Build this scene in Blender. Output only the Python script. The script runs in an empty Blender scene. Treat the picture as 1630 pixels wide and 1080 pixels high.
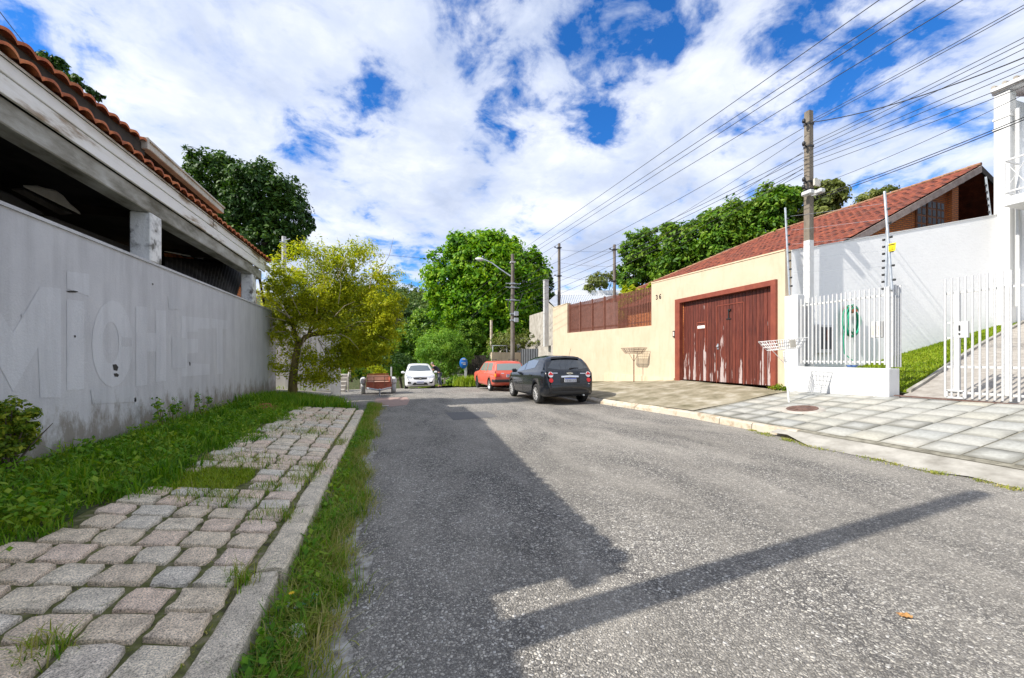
import bpy, bmesh, math, random
import numpy as np
from mathutils import Vector, Matrix
from mathutils.bvhtree import BVHTree
R = math.radians
random.seed(7); rng = np.random.default_rng(7)
S = bpy.context.scene
COL = S.collection

# ------------------------------------------------------------------ camera
F = 634.0; YAW = R(16.93); HZ = 570.0; EYE = 1.45
ct, st = math.cos(YAW), math.sin(YAW)
cam_d = bpy.data.cameras.new('camera'); cam = bpy.data.objects.new('camera', cam_d); COL.objects.link(cam)
cam_d.sensor_width = 36; cam_d.lens = 36 * F / 1630; cam_d.shift_y = 30 / 1630
cam_d.clip_start = 0.05; cam_d.clip_end = 3000
cam.location = (0, 0, EYE); cam.rotation_euler = (R(90), 0, -YAW)
S.camera = cam
def ray(px, py):
    cx = (px - 815) / F
    return Vector((cx * ct + st, -cx * st + ct, (HZ - py) / F))
def at(px, py, fwd):                 # world point seen at a pixel, fwd metres ahead
    return Vector((0, 0, EYE)) + ray(px, py) * fwd
def onX(px, py, X):
    r = ray(px, py); return Vector((0, 0, EYE)) + r * (X / r.x)
def onY(px, py, Y):
    r = ray(px, py); return Vector((0, 0, EYE)) + r * (Y / r.y)
def onZ(px, py, z=0.0):
    r = ray(px, py); return Vector((0, 0, EYE)) + r * ((z - EYE) / r.z)

# ------------------------------------------------------------------ light
SD = Vector((1.0, 0.115, -0.86)).normalized()          # direction the sunlight travels
sun_d = bpy.data.lights.new('sun', 'SUN'); sun = bpy.data.objects.new('sun', sun_d); COL.objects.link(sun)
sun_d.energy = 5.0; sun_d.angle = R(0.5); sun_d.color = (1.0, 0.95, 0.87)
sun.rotation_euler = SD.to_track_quat('-Z', 'Y').to_euler(); sun.location = (-20, -3, 20)
S.view_settings.view_transform = 'Standard'; S.view_settings.look = 'None'
S.view_settings.exposure = 0.47; S.view_settings.gamma = 1.0
S.render.engine = 'CYCLES'

world = bpy.data.worlds.new('World'); S.world = world; world.use_nodes = True
nt = world.node_tree; nt.nodes.clear()
def nd(nt, t, **kw):
    n = nt.nodes.new(t)
    for k, v in kw.items():
        if k in ('inp',):
            for kk, vv in v.items(): n.inputs[kk].default_value = vv
        else: setattr(n, k, v)
    return n
def math_n(nt, op, a, b=None, c=None, clamp=False):
    n = nt.nodes.new('ShaderNodeMath'); n.operation = op; n.use_clamp = clamp
    for i, v in enumerate((a, b, c)):
        if v is None: continue
        if isinstance(v, (int, float)): n.inputs[i].default_value = v
        else: nt.links.new(v, n.inputs[i])
    return n.outputs[0]
def ramp(nt, fac, stops, interp='LINEAR'):
    n = nt.nodes.new('ShaderNodeValToRGB'); n.color_ramp.interpolation = interp
    e = n.color_ramp.elements
    while len(e) < len(stops): e.new(0.5)
    for i, (p, c) in enumerate(stops):
        e[i].position = p
        if isinstance(c, (int, float)): c = (c, c, c)
        e[i].color = (*c, 1)
    nt.links.new(fac, n.inputs[0]); return n.outputs[0]
def mixc(nt, fac, a, b, mode='MIX'):
    n = nt.nodes.new('ShaderNodeMix'); n.data_type = 'RGBA'; n.blend_type = mode
    for s, v in ((n.inputs[0], fac), (n.inputs[6], a), (n.inputs[7], b)):
        if isinstance(v, (int, float)): s.default_value = v
        elif isinstance(v, tuple): s.default_value = (*v, 1)
        else: nt.links.new(v, s)
    return n.outputs[2]
def noise_n(nt, vec, scale, detail=4, rough=0.55, dist=0.0, out=0):
    n = nt.nodes.new('ShaderNodeTexNoise'); n.inputs['Scale'].default_value = scale
    n.inputs['Detail'].default_value = detail; n.inputs['Roughness'].default_value = rough
    n.inputs['Distortion'].default_value = dist
    if vec is not None: nt.links.new(vec, n.inputs['Vector'])
    return n.outputs[out]

sky = nd(nt, 'ShaderNodeTexSky', sky_type='NISHITA', sun_disc=False)
sky.sun_elevation = math.asin(-SD.z); sky.sun_rotation = math.atan2(-SD.x, -SD.y)
sky.altitude = 900; sky.air_density = 1.0; sky.dust_density = 0.3; sky.ozone_density = 2.5
tc = nd(nt, 'ShaderNodeTexCoord')
sep = nd(nt, 'ShaderNodeSeparateXYZ'); nt.links.new(tc.outputs['Generated'], sep.inputs[0])
zz = math_n(nt, 'ADD', math_n(nt, 'MAXIMUM', sep.outputs[2], 0.0), 0.22)
cmb = nd(nt, 'ShaderNodeCombineXYZ')
nt.links.new(math_n(nt, 'DIVIDE', sep.outputs[0], zz), cmb.inputs[0])
nt.links.new(math_n(nt, 'DIVIDE', sep.outputs[1], zz), cmb.inputs[1])
n1 = noise_n(nt, cmb.outputs[0], 1.7, 6, 0.5, 0.2)
n2 = noise_n(nt, cmb.outputs[0], 5.0, 11, 0.60, 0.35)
n5 = noise_n(nt, cmb.outputs[0], 13.0, 9, 0.6, 0.4)
dens = math_n(nt, 'ADD', math_n(nt, 'MULTIPLY', n1, 0.30), math_n(nt, 'ADD', math_n(nt, 'MULTIPLY', n2, 0.50), math_n(nt, 'MULTIPLY', n5, 0.20)))
# regions of the sky where the cloud deck is broken (positive) or closed (negative), as sky directions
for (px, py, rad, amt) in ((1000, 120, .28, .05), (800, 185, .16, .085), (900, 70, .10, .05), (1060, 80, .09, .05), (980, 190, .12, .04), (1280, 60, .20, .075), (1500, 110, .35, .055), (740, 30, .10, .10), (590, 165, .15, .10), (500, 195, .15, .09),
                           (700, 395, .16, .075), (600, 370, .10, .05), (860, 350, .12, .06), (1180, 230, .12, .04), (60, 90, .30, .075), (1330, 330, .2, .03), (820, 20, .3, .03), (940, 180, .10, .07), (640, 420, .1, .08),
                           (350, 40, .40, -.06), (700, 280, .32, -.075), (1150, 110, .10, -.12), (1060, 200, .16, -.08), (870, 120, .07, -.05), (900, 290, .25, -.04)):
    d = ray(px, py).normalized()
    vm = nd(nt, 'ShaderNodeVectorMath', operation='DISTANCE'); nt.links.new(tc.outputs['Generated'], vm.inputs[0]); vm.inputs[1].default_value = d
    mr = nd(nt, 'ShaderNodeMapRange', interpolation_type='SMOOTHSTEP')
    nt.links.new(vm.outputs['Value'], mr.inputs[0]); mr.inputs[1].default_value = 0; mr.inputs[2].default_value = rad
    mr.inputs[3].default_value = amt; mr.inputs[4].default_value = 0
    dens = math_n(nt, 'SUBTRACT', dens, mr.outputs[0])
cover = ramp(nt, dens, [(0.368, 0.0), (0.408, 0.28), (0.452, 0.70), (0.51, .93), (.58, 1.0)])
mp = nd(nt, 'ShaderNodeMapping'); nt.links.new(cmb.outputs[0], mp.inputs[0]); mp.inputs[1].default_value = (0.10, -0.06, 0)
n3 = noise_n(nt, mp.outputs[0], 2.1, 7, 0.55, 0.2)
edge_ = ramp(nt, dens, [(.42, .12), (.56, 0.0)])
shade = ramp(nt, math_n(nt, 'ADD', math_n(nt, 'ADD', math_n(nt, 'MULTIPLY', n3, .7), math_n(nt, 'MULTIPLY', n2, .3)), edge_), [(0.40, (5.7, 6.6, 8.7)), (0.52, (7.8, 8.6, 10.4)), (0.66, (11.2, 11.5, 12.3))])
hs = nd(nt, 'ShaderNodeHueSaturation'); hs.inputs['Saturation'].default_value = 1.28; hs.inputs['Value'].default_value = 2.0
nt.links.new(sky.outputs[0], hs.inputs['Color'])
skyc = mixc(nt, cover, mixc(nt, 1.0, hs.outputs[0], (.52, .86, 1.14), 'MULTIPLY'), shade)
bg = nd(nt, 'ShaderNodeBackground'); bg.inputs[1].default_value = 0.073
nt.links.new(skyc, bg.inputs[0])
wo = nd(nt, 'ShaderNodeOutputWorld'); nt.links.new(bg.outputs[0], wo.inputs[0])

# ------------------------------------------------------------------ tagging and mesh helpers
def tag(o, label=None, cat=None, group=None, kind=None):
    if label: o['label'] = label
    if cat: o['category'] = cat
    if group: o['group'] = group
    if kind: o['kind'] = kind
    return o
def empty(name, loc=(0, 0, 0), rz=0.0, label=None, cat=None, group=None):
    o = bpy.data.objects.new(name, None); COL.objects.link(o); o.location = loc; o.rotation_euler = (0, 0, rz)
    o.empty_display_size = 0.2
    return tag(o, label, cat, group)
def link_mesh(name, me, mat, parent=None, world_parent=True):
    o = bpy.data.objects.new(name, me); COL.objects.link(o)
    if mat is not None:
        for m in (mat if isinstance(mat, (list, tuple)) else [mat]): me.materials.append(m)
    if parent is not None: o.parent = parent
    return o
class MB:
    """collects shapes in the local space of the future object"""
    def __init__(s): s.v = []; s.f = []; s.m = []; s.smooth = []
    def add(s, vs, fs, mi=0, sm=False):
        b = len(s.v); s.v += [tuple(v) for v in vs]
        for f in fs: s.f.append(tuple(b + i for i in f)); s.m.append(mi); s.smooth.append(sm)
    def box(s, c, d, rz=0.0, mi=0, rot=None):
        c = Vector(c); h = Vector(d) / 2
        vs = [Vector((x * h.x, y * h.y, z * h.z)) for x in (-1, 1) for y in (-1, 1) for z in (-1, 1)]
        M = rot if rot is not None else Matrix.Rotation(rz, 3, 'Z')
        vs = [M @ v + c for v in vs]
        s.add(vs, [(0, 1, 3, 2), (4, 6, 7, 5), (0, 4, 5, 1), (2, 3, 7, 6), (0, 2, 6, 4), (1, 5, 7, 3)], mi)
    def bevbox(s, c, d, b=0.01, rz=0.0, mi=0):
        bm = bmesh.new(); bmesh.ops.create_cube(bm, size=1.0)
        for v in bm.verts: v.co = Vector((v.co.x * d[0], v.co.y * d[1], v.co.z * d[2]))
        bmesh.ops.bevel(bm, geom=bm.edges[:], offset=b, segments=1, affect='EDGES')
        M = Matrix.Rotation(rz, 3, 'Z'); c = Vector(c)
        s.add([M @ v.co + c for v in bm.verts], [[v.index for v in f.verts] for f in bm.faces], mi); bm.free()
    def tube(s, pts, r, n=6, cap=True, mi=0, sm=True):
        pts = [Vector(p) for p in pts]; rs = r if isinstance(r, (list, tuple)) else [r] * len(pts)
        vs = []; up = Vector((0, 0, 1))
        ref = None
        for i, p in enumerate(pts):
            a = pts[max(0, i - 1)]; b = pts[min(len(pts) - 1, i + 1)]; t = (b - a)
            if t.length < 1e-9: t = up.copy()
            t.normalize()
            if ref is None: ref = t.cross(Vector((0.31, 0.87, 0.2))).normalized() if abs(t.z) > .9 else t.cross(up).normalized()
            x = (ref - t * ref.dot(t)); x = x.normalized() if x.length > 1e-6 else t.orthogonal().normalized()
            ref = x; y = t.cross(x)
            for k in range(n):
                an = 2 * math.pi * k / n
                vs.append(p + (x * math.cos(an) + y * math.sin(an)) * rs[i])
        fs = []
        for i in range(len(pts) - 1):
            for k in range(n):
                k2 = (k + 1) % n
                fs.append((i * n + k, i * n + k2, (i + 1) * n + k2, (i + 1) * n + k))
        s.add(vs, fs, mi, sm)
        if cap:
            s.add(vs[:n], [tuple(range(n))[::-1]], mi); s.add(vs[-n:], [tuple(range(n))], mi)
    def lathe(s, prof, axis='Z', n=24, c=(0, 0, 0), mi=0, sm=True):
        c = Vector(c); vs = []
        for (r, h) in prof:
            for k in range(n):
                an = 2 * math.pi * k / n; a, b = r * math.cos(an), r * math.sin(an)
                vs.append(c + Vector({'Z': (a, b, h), 'Y': (a, h, b), 'X': (h, a, b)}[axis]))
        fs = []
        for i in range(len(prof) - 1):
            for k in range(n):
                k2 = (k + 1) % n; fs.append((i * n + k, i * n + k2, (i + 1) * n + k2, (i + 1) * n + k))
        s.add(vs, fs, mi, sm)
    def prism(s, poly, vec, mi=0):
        n = len(poly); vec = Vector(vec); a = [Vector(p) for p in poly]; b = [p + vec for p in a]
        s.add(a + b, [tuple(range(n)), tuple(range(2 * n - 1, n - 1, -1))] + [(i, i + n, (i + 1) % n + n, (i + 1) % n) for i in range(n)], mi)
    def grid(s, fn, nu, nv, mi=0, sm=False):
        vs = [fn(i / nu, j / nv) for i in range(nu + 1) for j in range(nv + 1)]
        s.add(vs, [(i * (nv + 1) + j, (i + 1) * (nv + 1) + j, (i + 1) * (nv + 1) + j + 1, i * (nv + 1) + j + 1) for i in range(nu) for j in range(nv)], mi, sm)
    def build(s, name, mat, parent=None, fix=True):
        me = bpy.data.meshes.new(name); me.from_pydata([tuple(v) for v in s.v], [], s.f)
        me.polygons.foreach_set('material_index', s.m); me.polygons.foreach_set('use_smooth', s.smooth)
        if fix:
            bm = bmesh.new(); bm.from_mesh(me); bmesh.ops.recalc_face_normals(bm, faces=bm.faces[:]); bm.to_mesh(me); bm.free()
        me.update()
        return link_mesh(name, me, mat, parent)
def np_mesh(name, V, Fq, mat, parent=None, smooth=False):
    """V (n,3), Fq (m,k) all faces same size"""
    me = bpy.data.meshes.new(name); k = Fq.shape[1]
    me.vertices.add(len(V)); me.vertices.foreach_set('co', V.astype(np.float32).ravel())
    me.loops.add(Fq.size); me.loops.foreach_set('vertex_index', Fq.astype(np.int32).ravel())
    me.polygons.add(len(Fq)); me.polygons.foreach_set('loop_start', np.arange(0, Fq.size, k, dtype=np.int32))
    me.polygons.foreach_set('loop_total', np.full(len(Fq), k, dtype=np.int32))
    if smooth: me.polygons.foreach_set('use_smooth', np.ones(len(Fq), dtype=bool))
    me.update(calc_edges=True)
    return link_mesh(name, me, mat, parent)

# ------------------------------------------------------------------ materials
def new_mat(name):
    m = bpy.data.materials.new(name); m.use_nodes = True; nt = m.node_tree
    return m, nt, nt.nodes['Principled BSDF'], nt.nodes['Material Output']
def set_bump(nt, p, h, dist=0.01, strength=0.5):
    b = nt.nodes.new('ShaderNodeBump'); b.inputs['Distance'].default_value = dist; b.inputs['Strength'].default_value = strength
    nt.links.new(h, b.inputs['Height']); nt.links.new(b.outputs[0], p.inputs['Normal'])
def obj_co(nt, scale=(1, 1, 1)):
    t = nt.nodes.new('ShaderNodeNewGeometry')
    if scale == (1, 1, 1): return t.outputs['Position']
    m = nt.nodes.new('ShaderNodeMapping'); m.inputs['Scale'].default_value = scale
    nt.links.new(t.outputs['Position'], m.inputs[0]); return m.outputs[0]
def mat(name, c1, c2=None, scale=6.0, rough=0.7, metal=0.0, bump=0.0, bscale=None, stretch=(1, 1, 1), spec=0.5, coat=0.0, c3=None, lo=.35, hi=.65, detail=5, island=0.0):
    m, nt, p, o = new_mat(name)
    p.inputs['Roughness'].default_value = rough; p.inputs['Metallic'].default_value = metal
    p.inputs['Specular IOR Level'].default_value = spec; p.inputs['Coat Weight'].default_value = coat
    if c2 is None and not bump and not island:
        c2 = tuple(x * 0.88 for x in c1)
    co = obj_co(nt, stretch)
    colr = None
    if c2 is not None:
        n = noise_n(nt, co, scale, detail, 0.6)
        stops = [(lo, c1), (hi, c2)] if c3 is None else [(lo, c1), ((lo + hi) / 2, c2), (hi, c3)]
        colr = ramp(nt, n, stops)
    else:
        rgb = nt.nodes.new('ShaderNodeRGB'); rgb.outputs[0].default_value = (*c1, 1); colr = rgb.outputs[0]
    if island:
        g = nt.nodes.new('ShaderNodeNewGeometry')
        f = ramp(nt, g.outputs['Random Per Island'], [(0, 1 - island), (1, 1 + island * .6)])
        colr = mixc(nt, 1.0, colr, f, 'MULTIPLY')
    nt.links.new(colr, p.inputs['Base Color'])
    if bump:
        n = noise_n(nt, obj_co(nt, stretch), bscale or scale * 6, 6, 0.6); set_bump(nt, p, n, bump, 0.8)
    return m
def leaf_mat(name, dark, mid, light, trans=0.35, vscale=0.9):
    m, nt, p, o = new_mat(name)
    g = nt.nodes.new('ShaderNodeNewGeometry')
    n = noise_n(nt, g.outputs['Position'], vscale, 3, 0.6)
    f = math_n(nt, 'ADD', math_n(nt, 'MULTIPLY', g.outputs['Random Per Island'], 0.5), math_n(nt, 'MULTIPLY', math_n(nt, 'SUBTRACT', n, 0.25), 1.0), clamp=True)
    c = ramp(nt, f, [(0.12, dark), (0.45, mid), (0.85, light)])
    nt.links.new(c, p.inputs['Base Color']); p.inputs['Roughness'].default_value = 0.55; p.inputs['Specular IOR Level'].default_value = 0.3
    tr = nt.nodes.new('ShaderNodeBsdfTranslucent')
    nt.links.new(mixc(nt, 1.0, c, (1.3, 1.25, 0.55), 'MULTIPLY'), tr.inputs[0])
    mx = nt.nodes.new('ShaderNodeMixShader'); mx.inputs[0].default_value = trans
    nt.links.new(p.outputs[0], mx.inputs[1]); nt.links.new(tr.outputs[0], mx.inputs[2]); nt.links.new(mx.outputs[0], o.inputs[0])
    return m
def asphalt_mat():
    m, nt, p, o = new_mat('asphalt'); g = obj_co(nt)
    wv = nt.nodes.new('ShaderNodeTexNoise'); wv.inputs['Scale'].default_value = 55; nt.links.new(g, wv.inputs['Vector'])
    vm = nt.nodes.new('ShaderNodeVectorMath'); vm.operation = 'MULTIPLY_ADD'; nt.links.new(wv.outputs['Color'], vm.inputs[0]); vm.inputs[1].default_value = (.014, .014, 0); nt.links.new(g, vm.inputs[2])
    def layer(sc, stops, e0, e1):
        v = nt.nodes.new('ShaderNodeTexVoronoi'); v.inputs['Scale'].default_value = sc; nt.links.new(vm.outputs[0], v.inputs['Vector'])
        ve = nt.nodes.new('ShaderNodeTexVoronoi'); ve.feature = 'DISTANCE_TO_EDGE'; ve.inputs['Scale'].default_value = sc; nt.links.new(vm.outputs[0], ve.inputs['Vector'])
        sp = nt.nodes.new('ShaderNodeSeparateColor'); nt.links.new(v.outputs['Color'], sp.inputs[0])
        return mixc(nt, 1.0, ramp(nt, sp.outputs[0], stops), ramp(nt, ve.outputs['Distance'], [(e0, .12), (e1, 1.0)]), 'MULTIPLY'), ve.outputs['Distance'], sp.outputs[1]
    c1, d1, r1 = layer(58, [(0, (.035, .035, .04)), (.45, (.06, .06, .066)), (.6, (.17, .165, .16)), (.78, (.42, .39, .34)), (.92, (.66, .62, .54)), (1, (.74, .72, .68))], .03, .20)
    c2, d2, r2 = layer(115, [(0, (.03, .03, .034)), (.55, (.06, .06, .064)), (.7, (.25, .24, .22)), (1, (.62, .58, .52))], .03, .2)
    c = mixc(nt, 1.0, c1, c2, 'LIGHTEN')
    worn = ramp(nt, noise_n(nt, obj_co(nt, (1.0, .4, 1)), 0.9, 8, 0.7, .4), [(0.34, 0.0), (0.64, 1.0)])
    dust = ramp(nt, noise_n(nt, g, 75, 6, 0.8), [(0.32, (.17, .155, .13)), (0.68, (.66, .61, .53))])
    c = mixc(nt, math_n(nt, 'ADD', math_n(nt, 'MULTIPLY', worn, 0.58), 0.10), c, dust)
    dark = ramp(nt, noise_n(nt, obj_co(nt, (1, .5, 1)), .55, 9, 0.74, .3), [(0.3, .66), (0.55, 1.0), (.8, 1.2)])
    c = mixc(nt, 1.0, c, dark, 'MULTIPLY')
    spots = ramp(nt, noise_n(nt, g, 2.3, 3, .5), [(.70, 0.0), (.76, .5)])
    c = mixc(nt, spots, c, (.06, .058, .055))
    nt.links.new(c, p.inputs['Base Color']); p.inputs['Roughness'].default_value = 0.85; p.inputs['Specular IOR Level'].default_value = .3
    h = math_n(nt, 'ADD', math_n(nt, 'MULTIPLY', d1, 2.0), math_n(nt, 'MULTIPLY', r1, 0.7))
    set_bump(nt, p, h, 0.008, 1.0)
    return m
def slab_mat():
    m, nt, p, o = new_mat('concrete_slab'); g = nt.nodes.new('ShaderNodeNewGeometry')
    uv = nt.nodes.new('ShaderNodeUVMap'); sx = nt.nodes.new('ShaderNodeSeparateXYZ'); nt.links.new(uv.outputs[0], sx.inputs[0])
    u, v = sx.outputs[0], sx.outputs[1]
    du = math_n(nt, 'MINIMUM', u, math_n(nt, 'SUBTRACT', 1.0, u)); dv = math_n(nt, 'MINIMUM', v, math_n(nt, 'SUBTRACT', 1.0, v))
    d = math_n(nt, 'MINIMUM', du, dv)
    n = noise_n(nt, g.outputs['Position'], 2.6, 9, 0.75, .5); n2 = noise_n(nt, g.outputs['Position'], 22, 5, 0.6)
    rnd = g.outputs['Random Per Island']
    k = math_n(nt, 'ADD', d, math_n(nt, 'ADD', math_n(nt, 'MULTIPLY', n, -0.50), math_n(nt, 'MULTIPLY', math_n(nt, 'POWER', rnd, 2.0), -.26)))
    base = ramp(nt, n2, [(.3, (.33, .32, .285)), (.7, (.45, .44, .40))])
    tint = ramp(nt, math_n(nt, 'FRACT', math_n(nt, 'MULTIPLY', rnd, 7.3)), [(0, (1.0, .98, .9)), (.5, (.9, .93, .96)), (1, (1.06, 1.04, 1.0))])
    base = mixc(nt, 1.0, base, tint, 'MULTIPLY')
    dirt = ramp(nt, k, [(0.0, 1.0), (0.0001, 1.0), (.001, 1.0)])
    mr = nt.nodes.new('ShaderNodeMapRange'); nt.links.new(k, mr.inputs[0]); mr.inputs[1].default_value = -.46; mr.inputs[2].default_value = -.12; mr.inputs[3].default_value = 1.0; mr.inputs[4].default_value = 0
    c = mixc(nt, mr.outputs[0], base, (.17, .165, .14))
    nt.links.new(c, p.inputs['Base Color']); p.inputs['Roughness'].default_value = .8; set_bump(nt, p, n2, .004, .6)
    return m
def stain_wall(name, base, base2, streak, amt=.5, rough=.85, bump=.004, zs=.25, lo=.5, hi=.75, bscale=60, blotch=None):
    """painted masonry with run marks"""
    m, nt, p, o = new_mat(name)
    c = ramp(nt, noise_n(nt, obj_co(nt), 1.3, 6, .6), [(.3, base), (.7, base2)])
    s = ramp(nt, noise_n(nt, obj_co(nt, (1, 1, zs)), 5.5, 7, .65), [(lo, 0.0), (hi, 1.0)])
    c = mixc(nt, math_n(nt, 'MULTIPLY', s, amt), c, streak)
    if blotch:
        b = ramp(nt, noise_n(nt, obj_co(nt), 2.4, 8, .7), [(.62, 0.0), (.72, 1.0)]); c = mixc(nt, math_n(nt, 'MULTIPLY', b, .7), c, blotch)
    nt.links.new(c, p.inputs['Base Color']); p.inputs['Roughness'].default_value = rough
    set_bump(nt, p, noise_n(nt, obj_co(nt), bscale, 5, .6), bump, .7)
    return m
def low_dirt_wall(name, base, base2, dirt, z0, z1):
    m, nt, p, o = new_mat(name); g = nt.nodes.new('ShaderNodeNewGeometry')
    c = ramp(nt, noise_n(nt, obj_co(nt), 1.6, 7, .65), [(.3, base), (.7, base2)])
    s = ramp(nt, noise_n(nt, obj_co(nt, (1, 1, .12)), 4.5, 7, .65), [(.42, 0.0), (.72, 1.0)])
    c = mixc(nt, math_n(nt, 'MULTIPLY', s, .5), c, tuple(x * .62 for x in base))
    sp = nt.nodes.new('ShaderNodeSeparateXYZ'); nt.links.new(g.outputs['Position'], sp.inputs[0])
    mr = nt.nodes.new('ShaderNodeMapRange'); nt.links.new(sp.outputs[2], mr.inputs[0]); mr.inputs[1].default_value = z0; mr.inputs[2].default_value = z1; mr.inputs[3].default_value = .36; mr.inputs[4].default_value = -.04
    k = math_n(nt, 'ADD', noise_n(nt, obj_co(nt, (1, 1, .45)), 5, 10, .78), mr.outputs[0])
    d = ramp(nt, k, [(.62, 0.0), (.80, 1.0)])
    c = mixc(nt, math_n(nt, 'MULTIPLY', d, .75), c, dirt)
    chips = ramp(nt, noise_n(nt, obj_co(nt), 9, 8, .75), [(.72, 0.0), (.735, 1.0)])
    c = mixc(nt, math_n(nt, 'MULTIPLY', chips, .8), c, (.09, .085, .08))
    nt.links.new(c, p.inputs['Base Color']); p.inputs['Roughness'].default_value = .9
    set_bump(nt, p, noise_n(nt, obj_co(nt), 38, 6, .65), .006, .8)
    return m
def gate_wood():
    m, nt, p, o = new_mat('peeling_gate_paint'); g = nt.nodes.new('ShaderNodeNewGeometry')
    c = ramp(nt, noise_n(nt, obj_co(nt, (4, 14, .7)), 3.0, 6, .65), [(.28, (.045, .009, .005)), (.5, (.115, .022, .012)), (.75, (.22, .058, .03))])
    c = mixc(nt, 1.0, c, ramp(nt, g.outputs['Random Per Island'], [(0, .75), (1, 1.15)]), 'MULTIPLY')
    sp = nt.nodes.new('ShaderNodeSeparateXYZ'); nt.links.new(g.outputs['Position'], sp.inputs[0])
    mr = nt.nodes.new('ShaderNodeMapRange'); nt.links.new(sp.outputs[2], mr.inputs[0]); mr.inputs[1].default_value = .65; mr.inputs[2].default_value = 3.0; mr.inputs[3].default_value = .17; mr.inputs[4].default_value = -.13
    pn = noise_n(nt, obj_co(nt, (1, 9, .9)), 1.5, 6, .62)
    pr = math_n(nt, 'MULTIPLY', math_n(nt, 'SUBTRACT', math_n(nt, 'FRACT', math_n(nt, 'MULTIPLY', g.outputs['Random Per Island'], 11.7)), .62), .34)
    k = math_n(nt, 'ADD', math_n(nt, 'ADD', pn, mr.outputs[0]), pr)
    f = ramp(nt, k, [(.60, 0.0), (.645, 1.0)])
    c = mixc(nt, math_n(nt, 'MULTIPLY', f, .85), c, (.50, .42, .40))
    nt.links.new(c, p.inputs['Base Color']); p.inputs['Roughness'].default_value = .55
    set_bump(nt, p, noise_n(nt, obj_co(nt, (8, 30, 1)), 3, 5, .6), .004, .6)
    return m
def tile_mat(name, a, b, c3, moss=.25):
    m, nt, p, o = new_mat(name); g = nt.nodes.new('ShaderNodeNewGeometry')
    c = ramp(nt, noise_n(nt, obj_co(nt), 3.6, 6, .7), [(.3, a), (.5, b), (.72, c3)])
    c = mixc(nt, 1.0, c, ramp(nt, noise_n(nt, obj_co(nt), 25, 3, .5), [(.3, .75), (.7, 1.2)]), 'MULTIPLY')
    k = ramp(nt, noise_n(nt, obj_co(nt), 1.1, 8, .7), [(.5, 0.0), (.7, 1.0)])
    c = mixc(nt, math_n(nt, 'MULTIPLY', k, moss), c, (.06, .035, .025))
    nt.links.new(c, p.inputs['Base Color']); p.inputs['Roughness'].default_value = .75
    set_bump(nt, p, noise_n(nt, obj_co(nt), 60, 4, .6), .004, .6)
    return m
def brick_mat():
    m, nt, p, o = new_mat('orange_brick')
    co = nt.nodes.new('ShaderNodeTexCoord'); s = nt.nodes.new('ShaderNodeSeparateXYZ'); nt.links.new(co.outputs['Object'], s.inputs[0])
    cb = nt.nodes.new('ShaderNodeCombineXYZ'); nt.links.new(math_n(nt, 'ADD', s.outputs[0], s.outputs[1]), cb.inputs[0]); nt.links.new(s.outputs[2], cb.inputs[1])
    b = nt.nodes.new('ShaderNodeTexBrick'); nt.links.new(cb.outputs[0], b.inputs[0])
    b.inputs['Scale'].default_value = 1; b.inputs['Brick Width'].default_value = .24; b.inputs['Row Height'].default_value = .075; b.inputs['Mortar Size'].default_value = .012
    b.inputs['Color1'].default_value = (.75, .24, .05, 1); b.inputs['Color2'].default_value = (.60, .17, .04, 1); b.inputs['Mortar'].default_value = (.22, .12, .07, 1)
    nt.links.new(b.outputs[0], p.inputs['Base Color']); p.inputs['Roughness'].default_value = .85
    set_bump(nt, p, b.outputs['Fac'], -.008, .6)
    return m
def stone_mat(name='granite_paver', cols=((.62, .52, .38), (.66, .51, .39), (.58, .53, .44)), moss=.35):
    m, nt, p, o = new_mat(name); g = nt.nodes.new('ShaderNodeNewGeometry')
    base = ramp(nt, g.outputs['Random Per Island'], [(0, cols[0]), (.35, cols[1]), (.6, cols[2]), (1, tuple(x * 1.12 for x in cols[0]))])
    sp = ramp(nt, noise_n(nt, obj_co(nt), 130, 4, .7), [(.36, .40), (.5, 1.15), (.66, 1.8)])
    c = mixc(nt, 1.0, base, sp, 'MULTIPLY')
    c = mixc(nt, 1.0, c, ramp(nt, noise_n(nt, obj_co(nt), 11, 7, .7), [(.3, .70), (.55, 1.08), (.75, 1.25)]), 'MULTIPLY')
    k = ramp(nt, noise_n(nt, obj_co(nt), 7, 9, .75), [(.56, 0.0), (.70, 1.0)])
    c = mixc(nt, math_n(nt, 'MULTIPLY', k, moss * 2), c, (.10, .095, .06))
    nt.links.new(c, p.inputs['Base Color']); p.inputs['Roughness'].default_value = .88
    h = math_n(nt, 'ADD', noise_n(nt, obj_co(nt), 24, 9, .75, .6), math_n(nt, 'MULTIPLY', noise_n(nt, obj_co(nt), 110, 4, .6), .35))
    set_bump(nt, p, h, .018, .9)
    return m
def glass_mat(name, col=(.02, .025, .03), rough=.04):
    m, nt, p, o = new_mat(name); p.inputs['Base Color'].default_value = (*col, 1); p.inputs['Roughness'].default_value = rough
    p.inputs['Specular IOR Level'].default_value = .9; p.inputs['Coat Weight'].default_value = .6; p.inputs['Coat Roughness'].default_value = .02
    return m

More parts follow.
